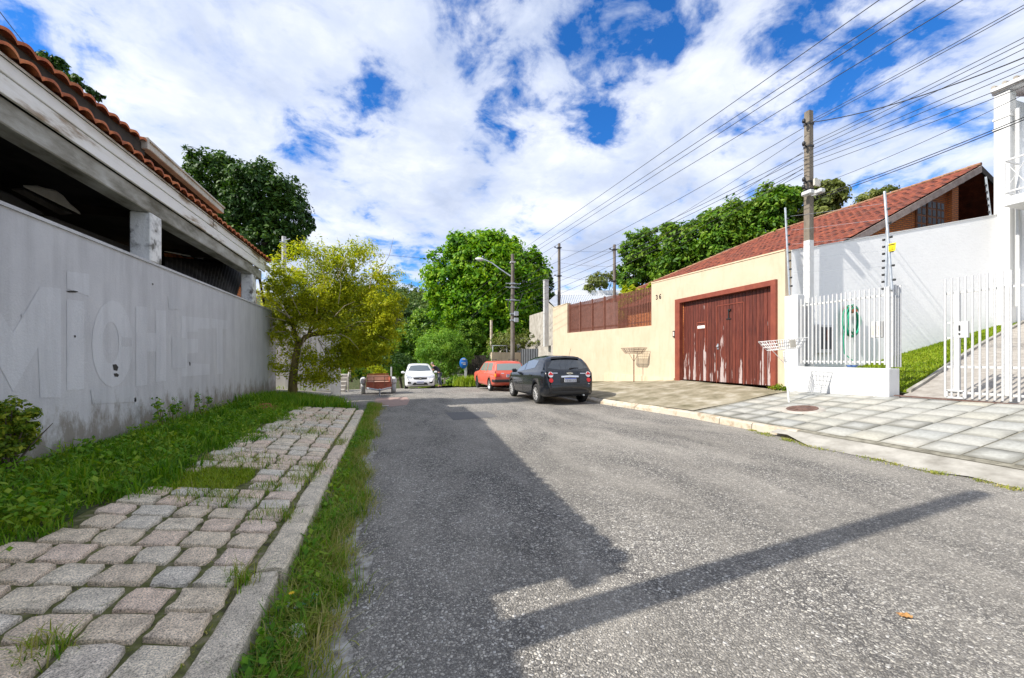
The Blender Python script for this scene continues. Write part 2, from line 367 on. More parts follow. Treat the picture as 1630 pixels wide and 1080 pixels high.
K = {}
K['asphalt'] = asphalt_mat()
K['patch'] = mat('fresh_asphalt_patch', (.085, .085, .085), (.15, .145, .14), 30, .85, bump=.004, bscale=160)
K['pink'] = mat('worn_pinkish_asphalt', (.30, .20, .17), (.38, .27, .23), 8, .9, bump=.004, bscale=150)
K['slab'] = slab_mat()
K['grout'] = mat('sandy_mortar', (.10, .09, .065), (.30, .28, .22), 9, .9, bump=.004, bscale=60, lo=.3, hi=.7)
K['mossy'] = mat('old_mossy_concrete', (.09, .08, .035), (.26, .225, .15), 1.9, .9, c3=(.46, .42, .34), bump=.01, bscale=22, lo=.28, hi=.74, detail=11)
K['kerb_r'] = mat('sandy_kerb', (.32, .25, .17), (.50, .43, .33), 5, .85, bump=.006, bscale=40, c3=(.45, .42, .36))
K['apron'] = mat('cracked_concrete', (.20, .185, .155), (.40, .38, .335), 3.0, .88, bump=.006, bscale=30, lo=.3)
K['paver'] = stone_mat()
K['kerb_l'] = stone_mat('granite_kerb', ((.58, .49, .36), (.62, .50, .39), (.54, .48, .38)), .3)
K['joint'] = mat('mossy_joint_soil', (.05, .045, .02), (.11, .12, .03), 14, .95, c3=(.20, .17, .11), bump=.012, bscale=40)
K['soil'] = mat('grassy_soil', (.018, .03, .006), (.045, .06, .012), 5, .95, c3=(.09, .07, .04), bump=.02, bscale=20)
K['gravel'] = mat('gutter_grit', (.14, .125, .10), (.32, .30, .27), 16, .95, bump=.012, bscale=70, c3=(.48, .46, .42), detail=9)
K['wall_l'] = low_dirt_wall('weathered_grey_paint', (.52, .525, .54), (.60, .605, .615), (.17, .14, .095), .42, 1.15)
K['ghost'] = low_dirt_wall('faded_letter_paint', (.58, .59, .61), (.64, .65, .665), (.2, .18, .15), .42, 1.15)
K['patchpaint'] = low_dirt_wall('brushed_patch_paint', (.53, .54, .56), (.59, .60, .61), (.2, .18, .15), .42, 1.15)
K['beam'] = mat('lichen_stained_concrete_beam', (.13, .12, .09), (.33, .32, .28), 4, .9, c3=(.5, .5, .47), bump=.008, bscale=30, stretch=(1, .35, 1), lo=.33, hi=.68, detail=9)
K['board'] = mat('peeling_white_board', (.34, .26, .18), (.78, .76, .71), 3.4, .75, bump=.004, bscale=25, stretch=(1, .3, 1.6), c3=(.86, .85, .82), lo=.38, hi=.54, detail=10)
K['post'] = mat('flaking_white_post', (.16, .15, .13), (.58, .58, .57), 5, .8, bump=.008, bscale=30, c3=(.82, .82, .80), lo=.38, hi=.54, detail=8)
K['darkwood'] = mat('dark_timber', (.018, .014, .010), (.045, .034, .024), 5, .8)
K['soffit'] = mat('porch_shade_black', (.022, .020, .018), (.05, .046, .04), 3, .9)  # near-black: the porch interior's shade put into the colour; also fills wall chips
K['sheet'] = mat('rusted_roof_sheet', (.035, .032, .032), (.12, .115, .11), 2.5, .6, metal=.3, stretch=(1, 1, .3))
K['plaster_bit'] = mat('broken_plaster', (.55, .53, .48), (.65, .63, .58), 6, .85)
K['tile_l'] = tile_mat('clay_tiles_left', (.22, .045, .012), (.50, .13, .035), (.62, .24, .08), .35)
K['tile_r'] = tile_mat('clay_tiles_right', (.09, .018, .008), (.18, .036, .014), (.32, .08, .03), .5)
K['gutter'] = mat('dull_metal_gutter', (.42, .38, .30), (.60, .57, .50), 3, .5)
K['beige'] = stain_wall('warm_beige_paint', (.53, .425, .295), (.59, .485, .35), (.42, .32, .20), .40, bump=.003)
K['beige2'] = stain_wall('pale_beige_paint', (.60, .49, .33), (.64, .53, .37), (.34, .26, .16), .6, bump=.003)
K['white'] = stain_wall('white_masonry_paint', (.60, .60, .59), (.66, .66, .65), (.42, .41, .38), .55, .8, .004, .3, .52, .8)
K['whitewall'] = stain_wall('white_brick_paint', (.86, .86, .85), (.89, .89, .88), (.72, .72, .72), .5, bump=.006, zs=4, bscale=14)
K['whitepaint'] = mat('white_gloss_steel', (.50, .50, .495), (.58, .58, .575), 14, .4, c3=(.54, .535, .52))
K['gate'] = gate_wood()
K['gateframe'] = mat('red_gate_frame_paint', (.19, .042, .024), (.26, .065, .035), 4, .5, bump=.002, bscale=30)
K['slat'] = mat('brown_slat_paint', (.15, .055, .035), (.22, .085, .055), 8, .6, island=.25)
K['slatback'] = mat('dusty_mauve_panel', (.32, .21, .19), (.42, .29, .27), 3, .8)
K['rust'] = mat('rusty_iron', (.10, .045, .025), (.20, .10, .06), 20, .8, bump=.002)
K['basketw'] = mat('chipped_white_basket', (.55, .54, .52), (.74, .73, .71), 25, .5, lo=.35, hi=.5)
K['basketrust'] = mat('faded_brown_basket', (.10, .065, .045), (.24, .17, .12), 25, .7)
K['galv'] = mat('galvanised_steel', (.36, .39, .42), (.50, .53, .56), 15, .45, metal=.6)
K['black'] = mat('black_plastic', (.012, .012, .013), (.02, .02, .02), 20, .5)
K['darkgrey'] = mat('charcoal_grey_paint', (.075, .08, .09), (.10, .105, .115), 4, .7)
K['concrete'] = mat('pole_concrete', (.085, .065, .048), (.18, .15, .115), 3.5, .9, bump=.006, bscale=40, stretch=(1, 1, .35), c3=(.22, .19, .15))
K['concrete_d'] = mat('dark_pole_concrete', (.12, .10, .08), (.20, .175, .15), 5, .9, bump=.005, stretch=(1, 1, .4))
K['concrete_p'] = mat('pale_pole_concrete', (.42, .42, .41), (.55, .55, .54), 5, .85, stretch=(1, 1, .4))
K['ccwall'] = mat('weathered_concrete_wall', (.30, .27, .23), (.45, .42, .37), 3, .9, bump=.006, bscale=30)
K['wire'] = mat('black_cable', (.020, .020, .022), (.04, .04, .04), 5, .6)
K['brick'] = brick_mat()
K['driveway'] = mat('driveway_blocks', (.26, .235, .205), (.38, .35, .31), 6, .9, bump=.006, bscale=18)
K['zinc'] = mat('zinc_roof', (.42, .45, .50), (.55, .57, .61), 2.5, .5, metal=.2)
K['hose'] = mat('green_hose', (.0, .26, .13), (.01, .36, .20), 10, .4)
K['orange'] = mat('orange_plastic', (.55, .12, .03), (.6, .16, .05), 5, .5)
K['yellow'] = mat('yellow_sign', (.80, .60, .01), (.85, .66, .02), 5, .4)
K['blue'] = mat('blue_sign', (.01, .12, .42), (.015, .16, .5), 5, .4)
K['bluegrey'] = mat('blue_plastic', (.05, .13, .35), (.07, .16, .4), 5, .5)
K['iron'] = mat('rusted_cast_iron', (.10, .055, .04), (.16, .09, .07), 14, .8, bump=.004)
K['leafbits'] = mat('dry_leaf', (.35, .16, .05), (.45, .25, .08), 9, .8)
K['paperwhite'] = mat('crumpled_white_paper', (.62, .62, .60), (.72, .72, .70), 9, .8)
K['teal'] = mat('teal_wrapper', (.10, .35, .30), (.25, .52, .46), 12, .35)
K['bark'] = mat('bark', (.06, .045, .03), (.14, .11, .08), 9, .9, bump=.02, bscale=22, stretch=(1, 1, .3))
K['bark_y'] = mat('mossy_bark', (.10, .075, .02), (.20, .15, .05), 8, .9, bump=.01, bscale=25, stretch=(1, 1, .3))
K['twig'] = mat('pale_twig', (.26, .22, .13), (.38, .32, .20), 9, .9)
K['grass'] = leaf_mat('lush_grass', (.04, .13, .004), (.12, .29, .008), (.34, .44, .04), .42, 2.2)
K['grassdry'] = leaf_mat('yellowing_grass', (.10, .17, .010), (.27, .31, .04), (.48, .40, .17), .35, 3.0)
K['lawn'] = leaf_mat('mown_lawn', (.12, .20, .006), (.22, .33, .012), (.36, .42, .03), .35, 1.5)
K['lf_yellow'] = leaf_mat('yellow_green_leaves', (.12, .17, .004), (.33, .40, .008), (.66, .64, .03), .5, 1.2)
K['lf_big'] = leaf_mat('bright_green_leaves', (.025, .10, .003), (.12, .30, .006), (.34, .50, .02), .42, .45)
K['lf_dark'] = leaf_mat('dark_green_leaves', (.010, .036, .006), (.032, .09, .012), (.11, .20, .025), .25, .4)
K['lf_mid'] = leaf_mat('mid_green_leaves', (.02, .07, .003), (.08, .20, .008), (.25, .36, .03), .32, .4)
K['lf_fern'] = leaf_mat('feathery_leaves', (.05, .15, .010), (.16, .34, .03), (.36, .52, .07), .4, .8)
K['lf_olive'] = leaf_mat('olive_leaves', (.06, .09, .02), (.15, .19, .04), (.27, .29, .08), .35, .6)
K['lf_hill'] = leaf_mat('hill_foliage', (.02, .055, .010), (.06, .12, .02), (.16, .21, .04), .25, .09)
K['lf_shrub'] = leaf_mat('yellowish_shrub_leaves', (.05, .11, .005), (.13, .22, .01), (.40, .42, .03), .35, 6)
K['lf_brown'] = leaf_mat('bare_brownish_crown', (.06, .05, .03), (.11, .09, .055), (.15, .13, .07), .2, .4)
K['flower'] = mat('yellow_petals', (.8, .5, .01), (.85, .6, .02), 9, .6)
K['clay'] = mat('red_clay_soil', (.20, .065, .025), (.30, .10, .04), 9, .95, bump=.02, bscale=30)

# ------------------------------------------------------------------ ground heights
def roadz(Y):
    if Y < 13: return 0.0
    if Y < 45: return -0.0028 * (Y - 13) ** 2
    return -0.0028 * 32 ** 2 - (Y - 45) * .12 if Y < 90 else -0.0028 * 32 ** 2 - 45 * .12
XRp = np.array([(-12, 7.05), (3, 7.05), (5.3, 6.95), (8, 6.88), (10, 6.53), (11.5, 6.27), (16, 6.25), (20, 5.9), (23, 5.0), (27, 3.9), (33, 2.3), (45, -1.5), (60, -7), (90, -18)])
XLp = np.array([(-12, -.64), (10.6, -.64), (11.6, -1.0), (13, -1.9), (17, -2.3), (22, -2.6), (27, -3.5), (33, -5), (45, -9), (60, -15), (90, -27)])
XR = lambda Y: float(np.interp(Y, XRp[:, 0], XRp[:, 1]))
XL = lambda Y: float(np.interp(Y, XLp[:, 0], XLp[:, 1]))
WX = 10.2           # street wall plane on the right
LX = -3.42          # street wall plane on the left
def wallbase(Y): return float(np.interp(Y, [0, 3, 5, 8, 12.4, 15.2, 20, 24, 30, 40], [.74, .70, .63, .58, .63, .43, .155, -.05, -.5, -1.8]))
def rz(X, Y):       # right pavement
    k = roadz(Y) + .14; b = wallbase(Y); x0 = XR(Y)
    t = (X - x0) / (WX - x0)
    return k + (b - k) * max(0, min(t, 1.0))
def lz(X, Y):       # left verge
    k = roadz(Y) + .13; x0 = XL(Y)
    return k + .10 * max(0, min(x0 - X, 2.8))

# ------------------------------------------------------------------ the setting
def strip(name, ys, xa, xb, zf, matl, nx=1, kind='structure', parent=None, zoff=0.0):
    V = []; Fc = []
    for y in ys:
        a, b = xa(y), xb(y)
        for i in range(nx + 1):
            x = a + (b - a) * i / nx; V.append((x, y, zf(x, y) + zoff))
    n = nx + 1
    for j in range(len(ys) - 1):
        for i in range(nx): Fc.append((j * n + i, j * n + i + 1, (j + 1) * n + i + 1, (j + 1) * n + i))
    o = np_mesh(name, np.array(V), np.array(Fc), matl, parent)
    if kind: o['kind'] = kind
    return o
YS = list(np.arange(-12, 24, 1.0)) + list(np.arange(24, 92, 2.0))
strip('road', YS, lambda y: XL(y) - (.0 if y < 10.5 else .4), lambda y: XR(y) + .05, lambda x, y: roadz(y), K['asphalt'], 6)
# ground sheet: falls away beyond the crest and rises into the hill
def gz(X, Y):
    base = roadz(min(Y, 90)) - .25 if Y > 0 else -.25
    d = math.hypot(X, Y)
    if Y > 90: base += 0.16 * (Y - 90) if Y < 260 else .16 * 170
    if X > 12.3 and Y < 60: base = max(base, min(.45 + .02 * (X - 10), 1.2) - (0 if Y < 12 else (Y - 12) * .05))
    if X < -3.6 and Y < 30: base = max(base, .2)
    return base
gx = np.concatenate([np.arange(-400, -40, 40), np.arange(-40, 60, 2.0), np.arange(60, 420, 40)]); gy = np.concatenate([np.arange(-200, -10, 30), np.arange(-10, 60, 2.0), np.arange(60, 420, 20)])
V = np.array([(x, y, gz(x, y)) for y in gy for x in gx]); nxg = len(gx)
Fg = np.array([(j * nxg + i, j * nxg + i + 1, (j + 1) * nxg + i + 1, (j + 1) * nxg + i) for j in range(len(gy) - 1) for i in range(nxg - 1)])
# drop the cells under the paved street so nothing pokes through
keep = []
for f in Fg:
    cx, cy = V[f].mean(0)[:2]
    keep.append(True)
    if -8 < cx < 14 and -12 < cy < 92: V[f, 2] = np.minimum(V[f, 2], roadz(cy) - .3)
g = np_mesh('ground', V, Fg, K['soil']); g['kind'] = 'structure'

# road repairs
def flat_poly(name, poly, z, matl, kind=None, parent=None, th=.0):
    mb = MB(); mb.add([(x, y, z) for x, y in poly], [tuple(range(len(poly)))]); o = mb.build(name, matl, parent)
    if kind: o['kind'] = kind
    return o
q = [onZ(708, 657), onZ(775, 655.5), onZ(793, 664), onZ(722, 669.5)]
flat_poly('asphalt_patch', [(p.x, p.y) for p in q], .004, K['patch'], 'structure')
q = [onZ(592, 644), onZ(600, 634), onZ(648, 632.5), onZ(652, 638), onZ(648, 645), onZ(622, 648), onZ(604, 647)]
flat_poly('worn_road_patch', [(p.x, p.y) for p in q], .005, K['pink'], 'structure')
# gutter grit between road and left kerb
strip('gutter', list(np.arange(-4, 12.6, .12)), lambda y: -.66, lambda y: (-.17 if y < 3.2 else -.27) + .04 * math.sin(y * 2.3) + .035 * math.sin(y * 7.1) + .02 * math.sin(y * 19), lambda x, y: .006, K['gravel'], 1)

# left pavement: soil bed, stones, kerb
strip('verge_ground', list(np.arange(-6, 19.5, .12)), lambda y: LX, lambda y: XL(y) - .155, lambda x, y: lz(x, y) - .003 - (.022 if x > -.82 and y < 10.6 else 0) + .004 * math.sin(x * 37 + y * 11) * math.sin(y * 29), K['joint'], 24)
def paver_edge(y): return float(np.interp(y, [0, 1.5, 2.5, 3.5, 5, 6.5, 8, 11], [-2.75, -2.6, -2.35, -2.15, -2.15, -2.0, -2.1, -2.0]))
def stones():
    mb = MB()
    y = -.3; r = 0
    while y < 10.9:
        d = .238 * (1 + .06 * random.uniform(-1, 1)); x = -.835
        # rows run askew to the kerb, as laid
        cidx = 0
        while x > -3.0:
            w = .252 * (1 + .12 * random.uniform(-1, 1))
            cx = x - w / 2; cy = y + d / 2 + (-.85 - cx) * .14
            hole = (-2.1 < cx < -1.3 and 4.35 < cy < 5.0) 
            if cx > paver_edge(cy) and not hole:
                hw = w / 2 - .017 - random.uniform(0, .008); hd = d / 2 - .017 - random.uniform(0, .007); h = random.uniform(.0, .012)
                ring = []
                base = [(-1, -1), (-.33, -1.03), (.33, -1.03), (1, -1), (1.03, -.3), (1.03, .3), (1, 1), (.33, 1.03), (-.33, 1.03), (-1, 1), (-1.03, .3), (-1.03, -.3)]
                jit = [(random.uniform(-.13, .09), random.uniform(-.13, .09)) for _ in base]
                rot = random.uniform(-.07, .07)
                def P(sc, z, k, zj=0):
                    bx, by = base[k]
                    if abs(bx) == 1 and abs(by) == 1: bx *= .99; by *= .99
                    px = (bx + jit[k][0]) * hw * sc; py = (by + jit[k][1]) * hd * sc
                    px, py = px - py * rot, py + px * rot
                    X, Y = cx + px, cy + py - px * .14
                    return (X, Y, lz(X, Y) + z + random.uniform(-zj, zj))
                n = 12
                vs = [P(1.0, -.01, k) for k in range(n)] + [P(.985, h + .012, k, .003) for k in range(n)] + [P(.95, h + .016, k, .003) for k in range(n)] + [P(.5, h + .017, k, .005) for k in range(n)]
                vs.append((cx, cy, lz(cx, cy) + h + .017))
                fs = []
                for L in range(3):
                    for k in range(n): fs.append((L * n + k, L * n + (k + 1) % n, (L + 1) * n + (k + 1) % n, (L + 1) * n + k))
                for k in range(n): fs.append((3 * n + k, 3 * n + (k + 1) % n, 4 * n))
                mb.add(vs, fs, 0, True)
            x -= w; cidx += 1
        y += d; r += 1
    o = mb.build('stone_paving', K['paver']); o['kind'] = 'structure'; return o
stones()
def kerb_left():
    mb = MB(); y = -4.0
    while y < 10.5:
        L = random.choice([.85, 1.0, .75, 1.1]); L = min(L, 10.7 - y)
        n = 10; dx = random.uniform(-.012, .012); dz = random.uniform(-.008, .008)
        vs = []
        prof = [(-.82, -.02), (-.82, .128), (-.80, .142), (-.70, .145), (-.665, .140), (-.645, .12), (-.64, -.05)]
        for i in range(n + 1):
            yy = y + .008 + (L - .016) * i / n; e = .012 if i in (0, n) else 0
            for (px, pz) in prof:
                j = random.uniform(-.006, .006)
                vs.append((px + dx + j + (e if px < -.75 else -e if px > -.66 else 0), yy, pz + dz + random.uniform(-.003, .003) - e * .6))
        m = len(prof)
        fs = [(i * m + k, i * m + k + 1, (i + 1) * m + k + 1, (i + 1) * m + k) for i in range(n) for k in range(m - 1)]
        fs += [tuple(range(m)), tuple(range(n * m + m - 1, n * m - 1, -1))]
        mb.add(vs, fs, 0, False); y += L
    o = mb.build('stone_kerb', K['kerb_l']); o['kind'] = 'structure'
kerb_left()
# concrete apron of the neighbour's entrance beyond the kerb
flat = MB()
flat.grid(lambda u, v: (lambda X, Y: (X, Y, lz(X, Y) + .012))(XL(12.3 + 5.0 * v) + .05 - 2.3 * u, 12.3 + 5.0 * v), 3, 10)
o = flat.build('entrance_apron', K['apron']); o['kind'] = 'structure'

# right pavement
ysr = [y for y in YS if y >= -12]
ys_tile = list(np.arange(-3, 8.2, .45)); 
strip('pavement_bed', list(np.arange(-6, 8.01, .5)), lambda y: XR(y) + .05, lambda y: 10.9, lambda x, y: rz(x, y) - .012, K['grout'], 4)
strip('gate_apron', list(np.arange(8.0, 17.01, .25)), lambda y: XR(y) + .16, lambda y: WX, lambda x, y: rz(x, y) + .02 * math.sin(x * 3 + y) * math.sin(y * 2.1) * .5, K['mossy'], 12)
strip('far_verge', list(np.arange(17.0, 60, 1.0)), lambda y: XR(y) + .1, lambda y: WX + 1, lambda x, y: (rz(x, y) if x < WX else wallbase(y)), K['soil'], 4)
def slabs():
    V = []; Fc = []; UV = []
    y = 7.86; s = .455
    for r in range(26):
        y0 = y - s * (r + 1)
        for c in range(9):
            for _ in (0,):
                x0 = XR(y0) + .17 + s * c - (.0); x1 = x0 + s - .022
                if x0 > 10.15: continue
                x1 = min(x1, 10.19)
                gy0, gy1 = y0 + .011, y0 + s - .011
                # skip where the manhole sits
                b = len(V); dz = random.uniform(-.002, .005); tw = random.uniform(-.004, .004)
                e = .012
                for (xx, yy, zo) in ((x0, gy0, -.012), (x1, gy0, -.012), (x1, gy1, -.012), (x0, gy1, -.012), (x0 + e, gy0 + e, .0), (x1 - e, gy0 + e, 0), (x1 - e, gy1 - e, 0), (x0 + e, gy1 - e, 0)):
                    V.append((xx, yy, rz(xx, yy) + zo + dz + (tw if xx > x0 + .2 else 0) + .004))
                for f in ((4, 5, 6, 7), (0, 1, 5, 4), (1, 2, 6, 5), (2, 3, 7, 6), (3, 0, 4, 7)): Fc.append(tuple(b + i for i in f))
                uvp = {0: (0, 0), 1: (1, 0), 2: (1, 1), 3: (0, 1), 4: (.03, .03), 5: (.97, .03), 6: (.97, .97), 7: (.03, .97)}
                for f in ((4, 5, 6, 7), (0, 1, 5, 4), (1, 2, 6, 5), (2, 3, 7, 6), (3, 0, 4, 7)): UV += [uvp[i] for i in f]
    o = np_mesh('pavement_slabs', np.array(V), np.array(Fc), K['slab'])
    uvl = o.data.uv_layers.new(name='UVMap'); uvl.data.foreach_set('uv', np.array(UV, dtype=np.float32).ravel())
    o['kind'] = 'structure'
slabs()
# kerb (right): sandy stones up to the low ramp of cracked concrete
mb = MB(); y = 5.35
while y < 16.5:
    L = random.choice([.8, 1.0, .9]); n = 4
    vs = []
    low = 1.0 if y < 8.2 or y > 11.6 else .55
    for i in range(n + 1):
        yy = y + .006 + (L - .012) * i / n; x0 = XR(yy)
        for (px, pz) in ((.0, -.03), (.015, .115 * low), (.035, .138 * low + .004), (.15, .15), (.165, .08)):
            vs.append((x0 + px + random.uniform(-.008, .008), yy, pz + roadz(yy) + random.uniform(-.004, .004)))
    fs = [(i * 5 + k, i * 5 + k + 1, (i + 1) * 5 + k + 1, (i + 1) * 5 + k) for i in range(n) for k in range(4)] + [(0, 1, 2, 3, 4), tuple(n * 5 + k for k in (4, 3, 2, 1, 0))]
    mb.add(vs, fs); y += L
o = mb.build('kerb', K['kerb_r']); o['kind'] = 'structure'
strip('kerb_ramp', list(np.arange(-6, 5.9, .3)), lambda y: XR(y) - .42 + .05 * math.sin(y * 5) + .03 * math.sin(y * 13) + max(0, y - 4.6) * .25, lambda y: XR(y) + .165, lambda x, y: .006 + .142 * max(0, min(1, (x - XR(y) + .40) / .52)), K['apron'], 4)

# driveway and lawn inside the white gate: both climb away from the street
SY = 8.15
def SYf(X): return 8.15 - .1 * (X - 10.3)
def onSW(px, py, off=0.0):
    r = ray(px, py); return Vector((0, 0, EYE)) + r * ((9.18 - off) / (r.y + .1 * r.x))
def hillz(X): return .60 + .235 * (X - WX)
def lawn_edge(X):  # Y of the boundary between lawn and drive
    return float(np.interp(X, [10.3, 11.2, 12.5, 15.1, 18.8], [5.65, 5.79, 6.07, 6.60, 7.1]))
mb = MB()
mb.grid(lambda u, v: (lambda X: (X, -2 + (lawn_edge(X) + 2) * v, hillz(X)))(WX + 12.3 * u), 10, 8)
o = mb.build('driveway', K['driveway']); o['kind'] = 'structure'
mb = MB()
mb.grid(lambda u, v: (lambda X: (X, lawn_edge(X) + (SYf(X) - lawn_edge(X)) * v, hillz(X) + .012))(WX + .35 + 7.6 * u), 10, 3)
o = mb.build('lawn_soil', K['soil']); o['kind'] = 'structure'
mb = MB()
for i in range(10):
    X0 = WX + .45 + i * .78; X1 = X0 + .76
    a, b = lawn_edge(X0), lawn_edge(X1)
    mb.prism([(X0, a - .04, hillz(X0) + .002), (X1, b - .04, hillz(X1) + .002), (X1, b + .04, hillz(X1) + .002), (X0, a + .04, hillz(X0) + .002)], (0, 0, .06))
o = mb.build('lawn_kerb', K['apron']); o['kind'] = 'structure'

# ------------------------------------------------------------------ grass
def blades(name, pts, hmin, hmax, w, matl, lean=.5, kind='stuff', label=None, cat=None, parent=None):
    """pts (n,3)"""
    n = len(pts); h = rng.uniform(hmin, hmax, n); a = rng.uniform(0, 2 * np.pi, n); ln = rng.uniform(.1, lean, n) * h
    dx, dy = np.cos(a), np.sin(a); ww = w * rng.uniform(.6, 1.4, n)
    ax, ay = -dy * ww / 2, dx * ww / 2
    V = np.zeros((n, 5, 3)); P = pts
    V[:, 0] = P + np.stack([ax, ay, np.zeros(n)], 1); V[:, 1] = P - np.stack([ax, ay, np.zeros(n)], 1)
    mid = P + np.stack([dx * ln * .35, dy * ln * .35, h * .6], 1)
    V[:, 2] = mid - np.stack([ax, ay, np.zeros(n)], 1) * .8; V[:, 3] = mid + np.stack([ax, ay, np.zeros(n)], 1) * .8
    V[:, 4] = P + np.stack([dx * ln, dy * ln, h * rng.uniform(.8, 1.0, n)], 1)
    V = V.reshape(-1, 3); idx = np.arange(n) * 5
    tri = np.concatenate([np.stack([idx, idx + 1, idx + 2], 1), np.stack([idx, idx + 2, idx + 3], 1), np.stack([idx + 3, idx + 2, idx + 4], 1)])
    o = np_mesh(name, V, tri, matl, parent)
    if kind: tag(o, label, cat, None, kind)
    return o
def scatter(n, y0, y1, xf0, xf1, zf, clump=0, cs=.1, ybias=1.0):
    ys = y0 + (y1 - y0) * rng.uniform(0, 1, n) ** ybias; out = np.zeros((n, 3))
    u = rng.uniform(0, 1, n)
    for i in range(n):
        a, b = xf0(ys[i]), xf1(ys[i]); x = a + (b - a) * u[i]; out[i] = (x, ys[i], zf(x, ys[i]))
    if clump:
        c = out[rng.integers(0, max(1, n // clump), n)].copy(); c[:, 0] += rng.normal(0, cs, n); c[:, 1] += rng.normal(0, cs, n)
        for i in range(n): c[i, 2] = zf(c[i, 0], c[i, 1])
        return c
    return out
gedge = lambda y: (float(np.interp(y, [10.5, 10.9, 12.3, 13.5], [paver_edge(y) + .1, -.9, -1.3, -2.2])) if y > 10.5 else paver_edge(y) + .12) + .16 * math.sin(y * 3.1) + .1 * math.sin(y * 7.7)
zl = lambda x, y: lz(x, y) - .02
strip('grass_bed', list(np.arange(-6, 19, .5)), lambda y: LX + .001, lambda y: paver_edge(y) - .05 if y < 10.5 else XL(y) - 1.9, lambda x, y: lz(x, y) + .004, K['soil'], 4)
p1 = scatter(76000, 1.2, 13.8, lambda y: LX + .02, gedge, zl, ybias=1.25)
p1 = p1[(p1[:, 0] < np.array([gedge(y) for y in p1[:, 1]]) - rng.uniform(0, .12, len(p1)))]
blades('grass', p1, .03, .11, .009, K['grass'], 1.0, label='lush uncut green grass along the foot of the grey wall', cat='grass')
p2 = scatter(6000, 1.2, 13.5, lambda y: LX + .02, lambda y: gedge(y) - .1, zl, clump=45, cs=.07)
p2 = p2[p2[:, 0] > LX + .01]
blades('tall_grass', p2, .10, .26, .011, K['grass'], 1.1, label='taller tufts of grass standing out of the verge by the grey wall', cat='grass')
def broad(name, pts, size, matl, label, cat):
    n = len(pts); a = rng.uniform(0, 2 * np.pi, n); s = size * rng.uniform(.6, 1.4, n); tilt = rng.uniform(.1, .9, n)
    d = np.stack([np.cos(a) * np.cos(tilt), np.sin(a) * np.cos(tilt), np.sin(tilt)], 1); sd = np.stack([-np.sin(a), np.cos(a), np.zeros(n)], 1)
    V = np.zeros((n, 4, 3)); V[:, 0] = pts; V[:, 1] = pts + d * s[:, None] * .55 + sd * s[:, None] * .32
    V[:, 2] = pts + d * s[:, None]; V[:, 3] = pts + d * s[:, None] * .55 - sd * s[:, None] * .32
    o = np_mesh(name, V.reshape(-1, 3), np.arange(n * 4).reshape(-1, 4), matl); tag(o, label, cat, None, 'stuff')
pb = scatter(5000, 1.2, 10, lambda y: LX + .1, lambda y: gedge(y) - .05, lambda x, y: lz(x, y) + .03, clump=14, cs=.05); pb[:, 2] += rng.uniform(0, .12, len(pb))
broad('weeds', pb, .05, K['grass'], 'broad leaved weeds among the grass below the grey wall', 'weeds')
# grass in the gutter beside the kerb
gw = lambda y: -.24 + .12 * math.sin(y * 1.7 + .5) + .07 * math.sin(y * 5.3) if y < 3 else -.40 + .08 * math.sin(y * 1.7 + .5) + .05 * math.sin(y * 5)
zf0 = lambda x, y: .0
p3 = scatter(9000, .9, 13.0, lambda y: -.64, gw, zf0, clump=30, cs=.06, ybias=1.5); p3 = p3[(p3[:, 0] > -.66) & (p3[:, 0] < -.02)]
blades('gutter_grass', p3, .04, .17, .007, K['grass'], 1.3, label='green grass growing in the gutter against the stone kerb', cat='grass')
p4 = scatter(17000, .9, 13.0, lambda y: -.60, lambda y: gw(y) + .08, zf0, clump=28, cs=.06, ybias=1.4); p4 = p4[(p4[:, 0] > -.65) & (p4[:, 0] < .05)]
blades('dry_grass', p4, .03, .14, .0055, K['grassdry'], 1.9, label='yellowing grass lying over the gutter at the road edge', cat='grass')
pb2 = scatter(1800, .9, 8, lambda y: -.63, lambda y: gw(y) - .08, lambda x, y: .02, clump=14, cs=.035); pb2[:, 2] += rng.uniform(0, .08, len(pb2)); pb2 = pb2[pb2[:, 0] > -.64]
broad('gutter_weeds', pb2, .045, K['grass'], 'broad leaved weeds growing in the gutter beside the kerb', 'weeds')
# tufts between the stones
cent = []
for (px, py, n, sp) in ((330, 795, 260, .12), (415, 745, 200, .16), (370, 740, 200, .2), (500, 740, 220, .08), (430, 775, 160, .07), (385, 910, 110, .04), (70, 1045, 170, .05), (450, 815, 120, .05),
                        (500, 690, 260, .14), (545, 700, 200, .08), (380, 800, 160, .08), (480, 760, 150, .08), (440, 690, 300, .25), (340, 745, 250, .2), (510, 668, 250, .2), (410, 820, 60, .05)):
    c = onZ(px, py, .2); q_ = np.stack([c.x + rng.normal(0, sp, n), c.y + rng.normal(0, sp * 1.2, n), np.zeros(n)], 1)
    q_ = q_[q_[:, 0] < -.66]
    for r_ in q_: r_[2] = lz(r_[0], r_[1]) - .005
    cent.append(q_)
tuft = np.concatenate(cent)
blades('joint_grass', tuft[::2], .03, .11, .006, K['grass'], 1.4, label='small green tufts growing between the paving stones', cat='grass')
blades('joint_dry_grass', tuft[1::2], .04, .15, .005, K['grassdry'], 1.4, label='thin straw coloured tufts growing between the paving stones', cat='grass')
lpz = scatter(3500, 4.35, 5.05, lambda y: -2.1, lambda y: -1.35 - .25 * abs(y - 4.7), lambda x, y: lz(x, y) - .01)
blades('moss_patch', lpz, .02, .07, .008, K['lawn'], 1.2, label='bright low patch of grass where paving stones are missing', cat='grass')
jm = scatter(12000, 1.0, 10.8, lambda y: paver_edge(y), lambda y: -.83, lambda x, y: lz(x, y) - .012)
blades('joint_moss', jm, .006, .022, .006, K['grassdry'], 1.4, label='low moss and sprouts in the joints of the stone paving', cat='moss')
mk = scatter(2600, 1.0, 6.2, lambda y: XR(y) - .50 + max(0, y - 4.6) * .25, lambda y: XR(y) - .36 + max(0, y - 4.6) * .25, lambda x, y: .002, clump=40, cs=.05)
